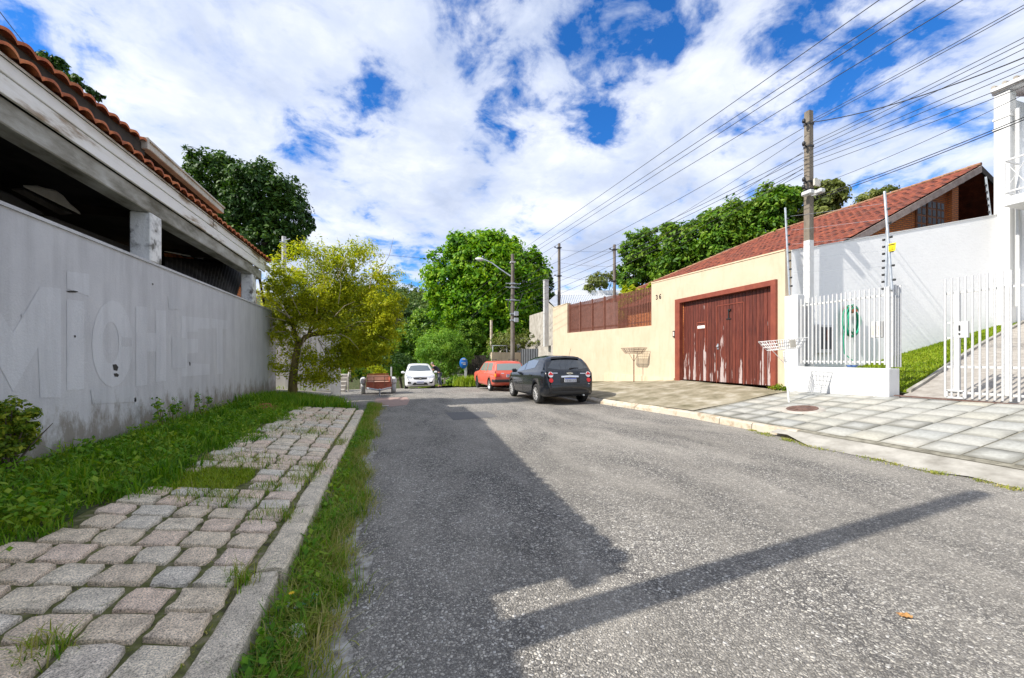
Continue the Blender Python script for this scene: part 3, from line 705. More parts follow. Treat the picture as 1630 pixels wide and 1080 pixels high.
blades('kerb_moss', mk, .008, .035, .009, K['grassdry'], 1.6, label='thin line of moss and sprouts where the right kerb ramp meets the asphalt', cat='moss')
pt2 = scatter(7000, 10.4, 13.6, lambda y: LX + .02, lambda y: gedge(y) - .05, zl)
blades('shady_grass', pt2, .12, .34, .014, K['grass'], .9, label='long dark grass around the foot of the leaning yellow green tree', cat='grass')
# lawn by the drive
ln = 22000; X_ = WX + .4 + 7.6 * rng.uniform(0, 1, ln) ** 1.3
lp = np.zeros((ln, 3))
for i in range(ln):
    a = lawn_edge(X_[i]) + .03; lp[i] = (X_[i], a + (SYf(X_[i]) - a) * rng.uniform(), hillz(X_[i]) + .01)
blades('lawn', lp, .03, .075, .016, K['lawn'], .9, label='short sunlit lawn climbing beside the white side wall', cat='lawn')
# far verge grass
vp = scatter(9000, 17, 34, lambda y: XR(y) + .15, lambda y: XR(y) + 2.6, lambda x, y: rz(x, y))
blades('verge_grass', vp, .06, .22, .03, K['lawn'], .9, label='bright grass on the verge beyond the parked red car', cat='grass')
vp = scatter(9000, 17, 40, lambda y: XL(y) - 4, lambda y: XL(y) - .5, lambda x, y: lz(x, y) if y < 19.5 else gz(x, y) + .25)
blades('slope_grass', vp, .06, .22, .03, K['lawn'], .9, label='grass on the bank to the left of the street beyond the trailer', cat='grass')

# ------------------------------------------------------------------ foliage
def foliage(name, blobs, clumps, per, leaf, matl, parent=None, crad=.2, shell=.5, flat=.75, aspect=.5, droop=0.0, up=.5, kind=None, seed=None):
    """blobs: list of (centre, (rx,ry,rz)); leaves gathered in clumps through the crown's volume"""
    g_ = np.random.default_rng(seed if seed is not None else int(rng.integers(1e6)))
    C = np.array([tuple(b[0]) for b in blobs]); Rr = np.array([b[1] for b in blobs])
    w = (Rr.prod(1)) ** (2 / 3); w /= w.sum()
    bi = g_.choice(len(blobs), clumps, p=w)
    d = g_.normal(size=(clumps, 3)); d /= np.linalg.norm(d, axis=1)[:, None]
    rr = shell + (1 - shell) * g_.uniform(0, 1, clumps) ** .6
    rr *= 1 + .10 * g_.normal(size=clumps)
    cc = C[bi] + d * Rr[bi] * rr[:, None]
    cr = crad * Rr[bi].mean(1) * g_.uniform(.6, 1.35, clumps)
    n = clumps * per; ci = np.repeat(np.arange(clumps), per)
    o = g_.normal(size=(n, 3)); o /= np.linalg.norm(o, axis=1)[:, None] + 1e-9; o *= (g_.uniform(0, 1, n) ** .45)[:, None]; o[:, 2] *= flat
    P = cc[ci] + o * cr[ci][:, None]
    if droop: P[:, 2] -= droop * g_.uniform(0, 1, n) ** 2
    nrm = o * .7 + d[ci] * .5 + np.array([0, 0, up]) + g_.normal(size=(n, 3)) * .55
    nrm /= np.linalg.norm(nrm, axis=1)[:, None]
    t = np.cross(nrm, g_.normal(size=(n, 3))); t /= np.linalg.norm(t, axis=1)[:, None] + 1e-9; b = np.cross(nrm, t)
    s = leaf * g_.uniform(.6, 1.35, n)[:, None]
    V = np.zeros((n, 4, 3)); V[:, 0] = P - t * s * .5; V[:, 1] = P + b * s * aspect * .5 + nrm * s * .08; V[:, 2] = P + t * s * .5; V[:, 3] = P - b * s * aspect * .5 + nrm * s * .08
    ob = np_mesh(name, V.reshape(-1, 3), np.arange(n * 4).reshape(-1, 4), matl, parent)
    return ob
def limbs(base, top, blobs, r0, matl, parent, n_side=2, seed=0, name='trunk', wob=.15):
    rd = random.Random(seed); mb = MB(); base = Vector(base); top = Vector(top)
    m1 = base.lerp(top, .5) + Vector((rd.uniform(-1, 1), rd.uniform(-1, 1), 0)) * wob
    mb.tube([base - Vector((0, 0, .2)), base + Vector((0, 0, .15)), m1, top], [r0 * 1.35, r0, r0 * .8, r0 * .6], 9)
    for (c, r) in blobs:
        c = Vector(c); a = m1.lerp(top, rd.uniform(.5, 1.0)); mid = a.lerp(c, .5) + Vector((rd.uniform(-.2, .2), rd.uniform(-.2, .2), .2)) * r[0] * .5
        mb.tube([a, mid, c], [r0 * .5, r0 * .32, r0 * .14], 6)
        for k in range(n_side):
            e = c + Vector((rd.uniform(-1, 1) * r[0], rd.uniform(-1, 1) * r[1], rd.uniform(-.2, .9) * r[2])) * .75
            mb.tube([mid.lerp(c, rd.random()), mid.lerp(e, .6), e], [r0 * .24, r0 * .13, r0 * .04], 5)
    return mb.build(name, matl, parent)
def tree(name, label, blobs_px, fwd, leafmat, base_px, clumps, per, leaf, r0, bark='bark', depth=.8, seed=1, group=None, crad=.22, cat='tree', basez=None, **kw):
    """blobs given as (px,py,rx,ry[,dfwd]) in photo pixels at fwd metres"""
    bl = []
    for b in blobs_px:
        f = fwd + (b[4] if len(b) > 4 else 0); c = at(b[0], b[1], f); rx = b[2] / F * f; ry = b[3] / F * f
        bl.append((c, (rx, rx * depth, ry)))
    base = at(base_px[0], base_px[1], fwd)
    if basez is not None: base.z = basez
    t = empty(name, base, 0, label, cat, group)
    off = -base
    bl2 = [(c + off, r) for c, r in bl]
    topc = sum((c for c, r in bl2), Vector()) / len(bl2)
    limbs(Vector((0, 0, 0)), topc * .75 if topc.z > 0 else topc, bl2, r0, K[bark], t, seed=seed)
    foliage('crown', bl2, clumps, per, leaf, K[leafmat], t, crad=crad, seed=seed, **kw)
    return t

# the large bright tree in the middle
tree('broadleaf_tree', 'huge bright green spreading tree behind the street lamp pole', [(775, 425, 62, 52), (715, 450, 42, 45), (822, 440, 46, 50), (760, 490, 60, 48), (700, 480, 22, 28), (805, 505, 50, 44), (845, 420, 20, 22), (790, 388, 35, 20), (740, 395, 30, 22), (745, 540, 45, 35)],
     40, 'lf_big', (770, 600), 1500, 34, .42, .5, seed=3, crad=.30, shell=.62, basez=roadz(39) - .3)
tree('broadleaf_tree', 'dark tree just right of the huge bright tree above the pale concrete post', [(862, 475, 26, 34), (840, 510, 30, 35), (868, 440, 12, 14), (845, 545, 30, 25)], 46, 'lf_dark', (855, 600), 380, 26, .42, .3, seed=5, crad=.28, basez=-1)
tree('feathery_tree', 'light green feathery tree beside the blue round sign', [(705, 548, 36, 24), (685, 560, 22, 26), (728, 565, 24, 26), (705, 582, 28, 18)], 29, 'lf_fern', (722, 610), 420, 60, .16, .12, seed=8, crad=.32, flat=.9, basez=-.4, aspect=.3)
tree('broadleaf_tree', 'leafy green tree between the feathery tree and the far beige wall', [(765, 560, 20, 25), (750, 530, 25, 25), (745, 580, 14, 20)], 34, 'lf_mid', (762, 612), 260, 40, .2, .12, seed=9, basez=-.7)
tree('broadleaf_tree', 'yellowish bush like tree over the far beige wall behind the lamp pole', [(805, 545, 26, 18), (838, 540, 18, 14), (790, 556, 15, 12)], 33, 'lf_olive', (812, 590), 150, 32, .18, .1, seed=10, crad=.3, basez=-.5)
tree('broadleaf_tree', 'tall dark tree rising behind the left tiled roof', [(345, 282, 44, 38), (420, 310, 54, 46), (455, 350, 38, 36), (385, 340, 45, 40), (330, 330, 30, 30), (425, 385, 50, 26)],
     32, 'lf_dark', (400, 570), 850, 36, .34, .45, seed=12, crad=.26, shell=.6, basez=.2)
tree('broadleaf_tree', 'treetop just showing over the upper left roof edge', [(85, 100, 17, 11), (125, 130, 11, 9), (66, 92, 8, 5), (150, 150, 10, 8), (100, 130, 16, 12)], 24, 'lf_dark', (120, 560), 90, 30, .24, .2, seed=13, crad=.5, basez=.2)
# band of trees behind the beige property
rb = [('darkest leafy tree above the right end of the brown slat fence', [(1020, 400, 32, 36), (1005, 440, 26, 30), (1045, 430, 30, 34)], 33, 'lf_mid', (1020, 560), 21),
      ('big leaved tree in the middle of the row behind the beige wall', [(1090, 390, 42, 38), (1075, 430, 40, 36), (1060, 370, 22, 14), (1120, 370, 30, 30)], 31, 'lf_mid', (1090, 540), 22),
      ('tree directly behind the start of the brown red roof slope', [(1160, 365, 44, 40), (1150, 400, 40, 36), (1180, 340, 30, 20)], 29, 'lf_mid', (1150, 520), 23),
      ('tree left of the tall concrete pole above the brown red roof', [(1230, 335, 44, 34), (1220, 370, 40, 30), (1262, 312, 20, 16)], 28, 'lf_mid', (1230, 500), 24),
      ('tree with loose twigs directly right of the tall concrete pole top of roof', [(1312, 315, 28, 24), (1300, 345, 26, 24), (1325, 300, 16, 12)], 27, 'lf_olive', (1310, 480), 25)]
for lb, bl, fw, mt_, bs, sd in rb:
    tree('broadleaf_tree', lb, bl, fw, mt_, bs, 420, 34, .30, .25, seed=sd, group='trees in a row behind the beige property', crad=.26, basez=.5)
tree('broadleaf_tree', 'thin olive treetop peeping over the brown red ridge right of the pole', [(1385, 312, 18, 7), (1415, 304, 14, 6), (1370, 322, 12, 6)], 30, 'lf_olive', (1390, 480), 60, 26, .22, .15, seed=31, crad=.5, basez=.5)
tree('broadleaf_tree', 'small airy olive tree between the two thin far poles', [(955, 448, 20, 12), (975, 440, 12, 8), (940, 462, 12, 9)], 38, 'lf_olive', (957, 520), 110, 26, .24, .12, seed=32, crad=.35, basez=0)
tree('garden_shrub', 'yellow green shrub behind the brown slats', [(1010, 485, 22, 26), (985, 500, 20, 20), (1040, 462, 12, 14), (1025, 500, 20, 16), (1000, 470, 14, 14)], 21.5, 'lf_yellow', (1010, 540), 220, 36, .16, .07, seed=33, crad=.3, cat='shrub', basez=.4)
# hillside wood
hb = []
rd = random.Random(4)
for i in range(70):
    px = rd.uniform(560, 760); top = 452 + 26 * math.sin(px * .03) * .4 + (20 if px < 600 else 0); k = rd.random() ** .8
    py = top + 12 + k * 120; fw = 150 - k * 85; rr = rd.uniform(9, 17)
    c = at(px, py, fw); hb.append((c, (rr / F * fw * 1.2, rr / F * fw, rr / F * fw * .8)))
for i in range(26):
    px = 560 + i * 8; hb.append((at(px, 462 + 7 * math.sin(i * 1.3) - (8 if 590 < px < 680 else 0), 150), (3.6, 3, 2.8)))
hb = []
hillf = lambda X, Y: -8 + 33 * max(0, min(1, (Y - 70) / 90)) ** .8
for i in range(330):
    Y = 84 + 78 * rd.random() ** .8; px = rd.uniform(540, 790); r_ = ray(px, 500); X = r_.x / r_.y * Y
    s = rd.uniform(2.2, 4.2); hb.append((Vector((X, Y, hillf(X, Y) + s * .5)), (s * 1.15, s, s * .85)))
o = foliage('hillside_wood', hb, 5200, 16, .9, K['lf_hill'], crad=.42, shell=.3, seed=41); tag(o, 'dense dark wood covering the hillside at the end of the street', 'wood', None, 'stuff')
mb = MB(); mb.grid(lambda u, v: (lambda X, Y: (X, Y, -8 + 33 * max(0, min(1, (Y - 70) / 90)) ** .8 + 2 * math.sin(X * .05)))(-130 + 260 * u, 62 + 160 * v), 20, 16, 0, True)
o = mb.build('hill', K['soil']); o['kind'] = 'structure'
tree('broadleaf_tree', 'green tree in front of the wooded hill above the white car', [(650, 545, 34, 22), (620, 560, 30, 24), (665, 575, 26, 20), (600, 535, 22, 20)], 48, 'lf_mid', (640, 600), 330, 30, .34, .2, seed=51, crad=.3, basez=-3)
tree('broadleaf_tree', 'brownish thin crowned tree on the hillside left of the huge tree', [(615, 505, 22, 16), (590, 520, 16, 14)], 75, 'lf_brown', (610, 570), 120, 26, .5, .2, seed=52, crad=.3, basez=-4)
tree('broadleaf_tree', 'rounded green tree on the slope behind the feathery tree', [(690, 510, 34, 20), (665, 520, 20, 16), (715, 520, 20, 20)], 62, 'lf_mid', (690, 580), 240, 26, .5, .25, seed=53, crad=.3, basez=-4)
tree('broadleaf_tree', 'dark low tree at the left end of the street behind the trailer', [(570, 560, 26, 24), (545, 575, 20, 20), (600, 580, 24, 16)], 40, 'lf_dark', (575, 610), 240, 30, .32, .18, seed=54, crad=.3, basez=-1.8)

# ---- yellow-green tree at the wall's end
def yellow_tree():
    fwd = 11.9
    base = at(466, 632, fwd); base.z = lz(base.x, base.y)
    t = empty('leaning_tree', base, 0, 'sprawling yellow green tree leaning over the verge at the end of the grey wall', 'tree')
    P = lambda px, py, df=0: at(px, py, fwd + df) - base
    mb = MB()
    mb.tube([Vector((0, 0, -.1)), P(466, 605), P(470, 575), P(474, 552)], [.15, .115, .10, .09], 9)
    mb.tube([P(474, 552), P(486, 537), P(505, 529), P(535, 528)], [.08, .075, .06, .045], 8)
    mb.tube([P(474, 556), P(470, 530), P(460, 505), P(452, 480)], [.07, .055, .045, .03], 7)
    for e in ((500, 505), (530, 490, .5), (560, 520, -.4), (585, 530, .3), (480, 470, -.3), (610, 540, 0), (440, 520, .2), (515, 455, .4), (550, 465, -.3)):
        s = (490, 535) if e[0] > 480 else (470, 520)
        mb.tube([P(*s), P((s[0] + e[0]) / 2, (s[1] + e[1]) / 2 - 8, .1), P(*e)], [.035, .022, .01], 5)
    mb.build('trunk', K['bark_y'], t)
    tw = MB(); r_ = random.Random(9)
    for i in range(16):
        sx, sy = r_.uniform(450, 600), r_.uniform(430, 500); ex = sx + r_.uniform(-40, 55); ey = sy - r_.uniform(25, 70); d = r_.uniform(-.8, .8)
        ey = max(ey, 378)
        tw.tube([P(sx, sy, d), P((sx + ex) / 2 + 6, (sy + ey) / 2, d), P(ex, ey, d)], [.012, .008, .003], 4)
    for i in range(34):
        a = r_.uniform(0, 6.28); sx, sy = 500 + 50 * math.cos(a), 520 + 20 * math.sin(a); ex = sx + 60 * math.cos(a) + r_.uniform(-20, 20); ey = sy + 40 * math.sin(a) + r_.uniform(-20, 20); d = r_.uniform(-1, .4)
        tw.tube([P(sx, sy, d), P((sx + ex) / 2, (sy + ey) / 2 - 5, d), P(ex, ey, d)], [.014, .009, .004], 4)
    tw.build('bare_twigs', K['twig'], t)
    bl = [(430, 500, 26, 38), (470, 470, 42, 42), (520, 455, 48, 40), (565, 470, 46, 40), (600, 500, 36, 40), (560, 530, 50, 34), (600, 545, 30, 28), (500, 495, 55, 32), (460, 440, 28, 18), (540, 420, 34, 16), (625, 480, 18, 20), (545, 565, 30, 22), (560, 575, 30, 20), (598, 565, 24, 22), (615, 520, 26, 30), (450, 530, 26, 26), (435, 460, 24, 20)]
    B = [(P(b[0], b[1], random.uniform(-.3, .3)), (b[2] / F * fwd, b[2] / F * fwd * .9, b[3] / F * fwd)) for b in bl]
    foliage('crown', B, 1900, 30, .085, K['lf_yellow'], t, crad=.25, shell=.2, aspect=.34, seed=61, droop=.1)
    # thin hanging sprays in front of the white wall and above the crown
    bl = [(500, 590, 30, 26), (480, 560, 22, 20), (440, 580, 22, 26), (525, 575, 18, 24), (420, 575, 20, 22), (505, 570, 26, 22), (520, 600, 24, 18), (480, 600, 22, 14), (500, 402, 50, 18), (570, 400, 40, 20), (610, 440, 34, 24), (445, 420, 20, 22), (640, 480, 14, 12)]
    B = [(P(b[0], b[1], random.uniform(-.3, .3)), (b[2] / F * fwd, b[2] / F * fwd * .8, b[3] / F * fwd)) for b in bl]
    foliage('loose_leaves', B, 800, 11, .10, K['lf_yellow'], t, crad=.35, shell=.1, aspect=.36, seed=62, droop=.1)
yellow_tree()
# shrub at the left edge
def edge_shrub():
    c = at(12, 690, 3.6); c.z = lz(-2.8, c.y)
    t = empty('shrub', c, 0, 'small yellow tipped shrub against the grey wall at the left edge', 'shrub')
    B = [(at(18, 665, 3.6) - c, (.2, .2, .15)), (at(-10, 690, 3.6) - c, (.24, .24, .22)), (at(5, 710, 3.6) - c, (.18, .2, .1)), (at(38, 672, 3.6) - c, (.10, .12, .10))]
    mb = MB(); r_ = random.Random(3)
    for i in range(14):
        e = Vector(B[i % 4][0]) + Vector((r_.uniform(-.15, .15), r_.uniform(-.15, .15), r_.uniform(-.05, .1)))
        mb.tube([(r_.uniform(-.04, .04), r_.uniform(-.04, .04), -.02), e * .5 + Vector((0, 0, .05)), e], [.012, .008, .003], 5)
    mb.build('stems', K['bark'], t)
    foliage('foliage', B, 230, 26, .042, K['lf_shrub'], t, crad=.30, shell=.35, aspect=.5, seed=63)
edge_shrub()


for lb, px, py, rx, ry, fw, m_ in (('dark bushy shrub behind the stone steps', 560, 590, 22, 14, 27, 'lf_mid'), ('yellow green shrub just behind the trailer', 598, 592, 15, 8, 30, 'lf_yellow'), ('low green shrub between the trailer and the white car', 628, 590, 16, 10, 36, 'lf_mid'),
                                  ('dark green shrub on the bank left of the white car', 640, 575, 16, 16, 44, 'lf_dark'), ('leafy shrub at the kerb behind the person', 712, 603, 14, 10, 33, 'lf_mid'), ('low shrub below the feathery tree', 728, 606, 13, 8, 28, 'lf_mid')):
    tree('shrub', lb, [(px, py, rx, ry), (px + rx * .6, py + 3, rx * .6, ry * .7), (px - rx * .7, py + 3, rx * .6, ry * .7)], fw, m_, (px, py + ry), 110, 26, .16, .05, seed=px, crad=.4, shell=.3, cat='shrub')

# ------------------------------------------------------------------ LEFT SIDE: wall and porch house
wall = empty('perimeter_wall', (LX, 8, .3), 0, 'long weathered grey painted wall with ghosted painted over letters on the left', 'wall')
off = Vector((LX, 8, .3))
def L(p): return Vector(p) - off
mb = MB(); mb.box(L((LX - .09, 4.2, 1.475)), (.18, 19.6, 2.75)); WTOP = 2.85
mb.build('wall_face', K['wall_l'], wall)
mb = MB(); mb.box(L((LX - .09, 4.2, 2.868)), (.22, 19.6, .035)); mb.build('coping', K['wall_l'], wall)
# ghost lettering: painted over blocks standing 2 mm proud, traced on the wall plane
def wpoly(name, pts, matl, d=.003):
    m = MB(); v = []
    for px, py in pts:
        p = onX(px, py, LX); v.append(L((LX + d, p.y, p.z)))
    m.add(v, [tuple(range(len(v)))]); return m.build(name, matl, wall)
def mo(P): return [(x / 3.0, 400 + y / 3.0) for x, y in P]     # coordinates read off an enlarged crop
wpoly('painted_letter', mo([(-160, 200), (-60, 200), (60, 390), (190, 170), (290, 178), (290, 700), (190, 700), (180, 460), (60, 670), (-40, 480), (-60, 700), (-160, 700)]), K['ghost'])
wpoly('painted_letter', mo([(318, 95), (425, 110), (425, 215), (318, 180)]), K['ghost'])
wpoly('painted_letter', mo([(318, 230), (400, 240), (400, 660), (318, 665)]), K['ghost'])
# the round letter with its open middle
cx0, cy0 = 535, 445
ringo = [(cx0 + 98 * math.cos(a), cy0 + (210 if math.sin(a) < 0 else 205) * math.sin(a)) for a in [i / 20 * 2 * math.pi for i in range(20)]]
ringi = [(cx0 - 8 + 40 * math.cos(a), cy0 - 8 + 100 * math.sin(a)) for a in [i / 20 * 2 * math.pi for i in range(20)]]
m = MB(); vv = []
for (x, y) in mo(ringo) + mo(ringi):
    p = onX(x, y, LX); vv.append(L((LX + .003, p.y, p.z)))
m.add(vv, [(i, (i + 1) % 20, 20 + (i + 1) % 20, 20 + i) for i in range(20)]); m.build('painted_letter', K['ghost'], wall)
wpoly('painted_letter', mo([(648, 262), (702, 268), (702, 390), (742, 392), (742, 282), (792, 285), (792, 620), (742, 625), (742, 480), (702, 480), (702, 640), (648, 645)]), K['ghost'])
wpoly('painted_letter', mo([(865, 310), (1000, 322), (1000, 372), (945, 370), (945, 385), (893, 385), (893, 420), (945, 420), (945, 485), (893, 490), (893, 535), (1000, 540), (1000, 590), (865, 600)]), K['ghost'])
wpoly('painted_letter', mo([(1010, 322), (1085, 332), (1085, 372), (1062, 372), (1062, 585), (1035, 588), (1035, 370), (1010, 368)]), K['ghost'])
for pl in ([(580, 410), (628, 415), (628, 455), (580, 455)],):
    wpoly('dark_patch', mo(pl), K['wall_l'], .005)
for pl in ([(800, 215), (855, 222), (860, 280), (805, 275)], [(430, 660), (640, 640), (650, 720), (440, 730)], [(640, 700), (700, 690), (702, 740), (640, 745)], [(820, 410), (885, 415), (885, 560), (820, 560)]):
    wpoly('paint_patch', mo(pl), K['patchpaint'], .0045)
for (x, y, w, h) in ((535, 542, 28, 30), (540, 585, 26, 16), (350, 403, 10, 10), (902, 530, 6, 18), (724, 155, 7, 7), (98, 300, 14, 18), (312, 190, 60, 8)):
    wpoly('chip', mo([(x, y), (x + w * .6, y - 2), (x + w, y + h * .4), (x + w * .8, y + h), (x + w * .2, y + h * .9)]), K['soffit'] if w > 20 or w < 12 else K['wall_l'], .006)
# cracked base where the plaster has fallen off near the camera
off = Vector((LX - 3, 8, .2))
house = empty('porch_house', off, 0, 'old house on the left with open porch, white concrete posts and clay tile roof', 'house')
def hb_(name, c, d, m, **k):
    q = MB(); q.box(L(c), d); return q.build(name, m, house)
BX = -3.42
beam = MB(); beam.bevbox(L((BX - .10, 7.2, 3.72)), (.24, 10.6, .24), .012); beam.build('beam', K['beam'], house)
for zc, h, x_ in ((4.035, .10, .035), (4.155, .17, .05), (4.335, .175, .065)):
    pass
b1 = MB(); b1.bevbox(L((BX + .05, 7.2, 3.93)), (.035, 10.9, .175), .005); b1.build('fascia_board', K['board'], house)
b2 = MB(); b2.bevbox(L((BX + .065, 5.5, 4.11)), (.035, 7.4, .175), .005); b2.bevbox(L((BX + .06, 10.95, 4.11)), (.035, 3.4, .175), .005); b2.build('fascia_board', K['board'], house)
for y in (2.2, 7.33, 11.85):
    p_ = MB(); p_.bevbox(L((BX - .10, y, 3.24)), (.26, .30, .72), .015)
    p_.build('post', K['post'], house)
# posts go down behind the wall
for y in (2.2, 7.33, 11.85): hb_('post_base', (BX - .33, y, 1.5), (.24, .28, 2.75), K['post'])
# porch interior
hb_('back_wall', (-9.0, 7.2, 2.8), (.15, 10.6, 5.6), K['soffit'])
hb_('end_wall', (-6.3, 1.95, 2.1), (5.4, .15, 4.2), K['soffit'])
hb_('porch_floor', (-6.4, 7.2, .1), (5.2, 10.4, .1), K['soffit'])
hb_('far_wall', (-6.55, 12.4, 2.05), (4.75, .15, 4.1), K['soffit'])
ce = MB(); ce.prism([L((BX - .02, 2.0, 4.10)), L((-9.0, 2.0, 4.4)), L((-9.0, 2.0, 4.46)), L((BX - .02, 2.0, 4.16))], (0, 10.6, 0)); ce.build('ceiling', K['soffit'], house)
for i in range(4): hb_('rafter', (-6.0, 3.0 + i * 2.9, 4.02), (5.0, .10, .16), K['darkwood'])
# hanging broken ceiling piece and strips seen between beam and wall
def hang(name, pts, X0, slope, m, th=.03):
    q = MB(); v = []
    for px, py in pts:
        p = onX(px, py, X0); v.append(L(p))
    q.prism(v, (-.02, .01, th)); return q.build(name, m, house)
hang('broken_ceiling_panel', [(38, 298), (62, 299), (75, 303), (90, 306), (102, 314), (112, 326), (128, 340), (128, 342)], -5.0, 0, K['plaster_bit'])
hang('ceiling_strip', [(20, 303), (38, 303), (115, 341), (95, 342)], -5.15, 0, K['sheet'])
hang('ceiling_strip', [(0, 305), (20, 312), (70, 342), (55, 343), (0, 318)], -5.4, 0, K['darkgrey'])
hang('fallen_gutter', [(70, 346), (85, 348), (215, 398), (218, 404), (200, 402)], -5.2, 0, K['darkgrey'])
# corrugated sheet leaning behind the second bay
cs = MB()
a, b, c_, d_ = [onX(px, py, x) for px, py, x in ((262, 409, -4.6), (392, 424, -4.0), (376, 474, -3.75), (262, 436, -3.9))]
def csf(u, v):
    p = a.lerp(b, u).lerp(d_.lerp(c_, u), v); return L(p + Vector((.035 * math.sin(u * 2 * math.pi * 22), 0, 0)))
cs.grid(csf, 176, 6, 0, True); cs.build('corrugated_sheet', K['sheet'], house)
hang('tile_strip', [(262, 405), (340, 410), (352, 417), (262, 409)], -4.9, 0, K['tile_l'])
hang('leaning_rail', [(262, 401), (268, 401), (372, 420), (392, 428)], -4.7, 0, K['plaster_bit'], .015)

def tile_roof(name, o, u, v, nrm, Lu, Lv, pu, pv, amp, matl, parent, offv, clip=None, lip=.03, nu=8):
    """o: eave corner; u along eave; v up the slope; barrel tiles with stepped courses"""
    cols = int(Lu / pu); rows = int(Lv / pv); V = []; Fc = []
    o, u, v, nrm = Vector(o), Vector(u).normalized(), Vector(v).normalized(), Vector(nrm).normalized()
    n = cols * nu; vs_list = []
    for r in range(rows):
        vs_list += [(r * pv - .02, 'lo'), (r * pv - .015, 'hi'), ((r + 1) * pv - .02, 'top')]
    rws = len(vs_list); rr = random.Random(5)
    jit = [[rr.uniform(-.006, .006) for _ in range(cols + 1)] for _ in range(rows)]
    for k, (vv, kind) in enumerate(vs_list):
        r = k // 3
        for i in range(n + 1):
            ph = i / nu; s = abs(math.sin(math.pi * ph)) ** .8
            w = amp * s; j = jit[r][min(cols, int(ph))]
            lift = {'lo': -lip * .2, 'hi': lip, 'top': 0.0}[kind]
            p = o + u * (i / n * Lu) + v * (vv + j) + nrm * (w + lift) - offv
            V.append(tuple(p))
    V = np.array(V); idx = lambda k, i: k * (n + 1) + i
    for k in range(rws - 1):
        for i in range(n):
            Fc.append((idx(k, i), idx(k, i + 1), idx(k + 1, i + 1), idx(k + 1, i)))
    Fc = np.array(Fc)
    if clip is not None:
        cen = V[Fc].mean(1) + np.array(offv); keep_ = np.array([clip(c) for c in cen]); Fc = Fc[keep_]
    me_o = np_mesh(name, V, Fc, matl, parent)
    me_o.data.polygons.foreach_set('use_smooth', np.ones(len(Fc), dtype=bool))
    return me_o
# porch tiles: eave just proud of the fascia
sl = Vector((-1, 0, .25)).normalized(); nr = Vector((.25, 0, 1)).normalized()
tile_roof('tile_roof', (BX + .14, 1.9, 4.165), (0, 1, 0), sl, nr, 10.95, .42, .24, .38, .06, K['tile_l'], house, off, lip=.025, nu=10)
tile_roof('tile_roof_slope', (BX - .25, 1.9, 4.24), (0, 1, 0), sl, nr, 10.95, 1.2, .24, .38, .05, K['tile_l'], house, off, lip=.02, nu=6)
# undersides of the eave tiles and the eave plate
eu = MB(); eu.prism([L((BX + .10, 1.92, 4.15)), L((BX - .1, 1.92, 4.18)), L((BX - 1.7, 1.92, 4.50)), L((BX - 1.7, 1.92, 4.46))], (0, 10.9, 0)); eu.build('eave_plate', K['darkwood'], house)
# upper storey wall, its tiled eave and the long metal gutter
UX = -3.9; dzU = .18
def upz(px, py, X): return onX(px, py, X)
ua = onX(0, 60, UX); ub = onX(228, 232, UX)
hb_('upper_wall', (UX - .45, 6.2, 4.45), (.2, 8.4, .5), K['darkwood'])
q = MB(); q.prism([L((UX - .02, 2, 4.42)), L((UX - .02, ub.y, 4.78)), L((UX - .02, ub.y, 4.96)), L((UX - .02, 2, 4.60))], (.04, 0, 0)); q.build('upper_fascia', K['darkwood'], house)
tile_roof('upper_tile_roof', (UX + .06, 2, 4.60), (0, 1, .058), sl, nr, ub.y - 2, .8, .24, .38, .05, K['tile_l'], house, off, lip=.03, nu=8)
us = MB(); us.prism([L((UX - .0, 2, 4.55)), L((UX - .7, 2, 4.55)), L((UX - .7, 2, 4.59)), L((UX + .0, 2, 4.58))], (0, ub.y - 2, .34)); us.build('soffit', K['darkwood'], house)
gy = onX(350, 332, UX); gs = onX(226, 228, UX)
gt = MB(); gt.bevbox(L((UX + .02, (gs.y + gy.y) / 2, 4.97)), (.13, gy.y - gs.y, .15), .012); gt.bevbox(L((UX + .095, (gs.y + gy.y) / 2, 5.03)), (.03, gy.y - gs.y, .04), .004); gt.bevbox(L((UX + .0, gs.y - .03, 4.96)), (.22, .05, .2), .01); gt.build('gutter', K['gutter'], house)
gb = MB(); gb.prism([L((UX - .05, gs.y, 4.89)), L((UX - .75, gs.y, 4.89)), L((UX - .75, gs.y, 4.93)), L((UX - .05, gs.y, 4.91))], (0, gy.y - gs.y, 0)); gb.build('soffit', K['darkwood'], house)
tile_roof('rear_tile_roof', (UX - .05, gs.y, 5.03), (0, 1, 0), Vector((-1, 0, .12)), Vector((.12, 0, 1)), gy.y - gs.y, 2.4, .24, .38, .05, K['tile_l'], house, off, lip=.02, nu=6)
hb_('upper_wall', (UX - .8, (gs.y + gy.y) / 2, 4.7), (.15, gy.y - gs.y - .1, .5), K['gutter'])
db = MB()
db.bevbox(L((BX + .03, 12.9, 4.02)), (.05, .5, .16), .01); db.build('fascia_end', K['gutter'], house)
gr_ = empty('shade_block', Vector((-6.2, -2.0, 0)), 0, 'plain flat roofed grey block added out of view to shade the near road', 'shade block')  # unseen block, added so that its shadow covers the near road
off = Vector((-6.2, -2.0, 0)); q = MB(); q.box(L((-6.4, -2.1, 1.72)), (5.5, 7.9, 3.44)); q.build('wall', K['wall_l'], gr_); q = MB(); q.box(L((-6.4, -2.1, 3.50)), (5.7, 8.0, .12)); q.build('block_top', K['ccwall'], gr_)
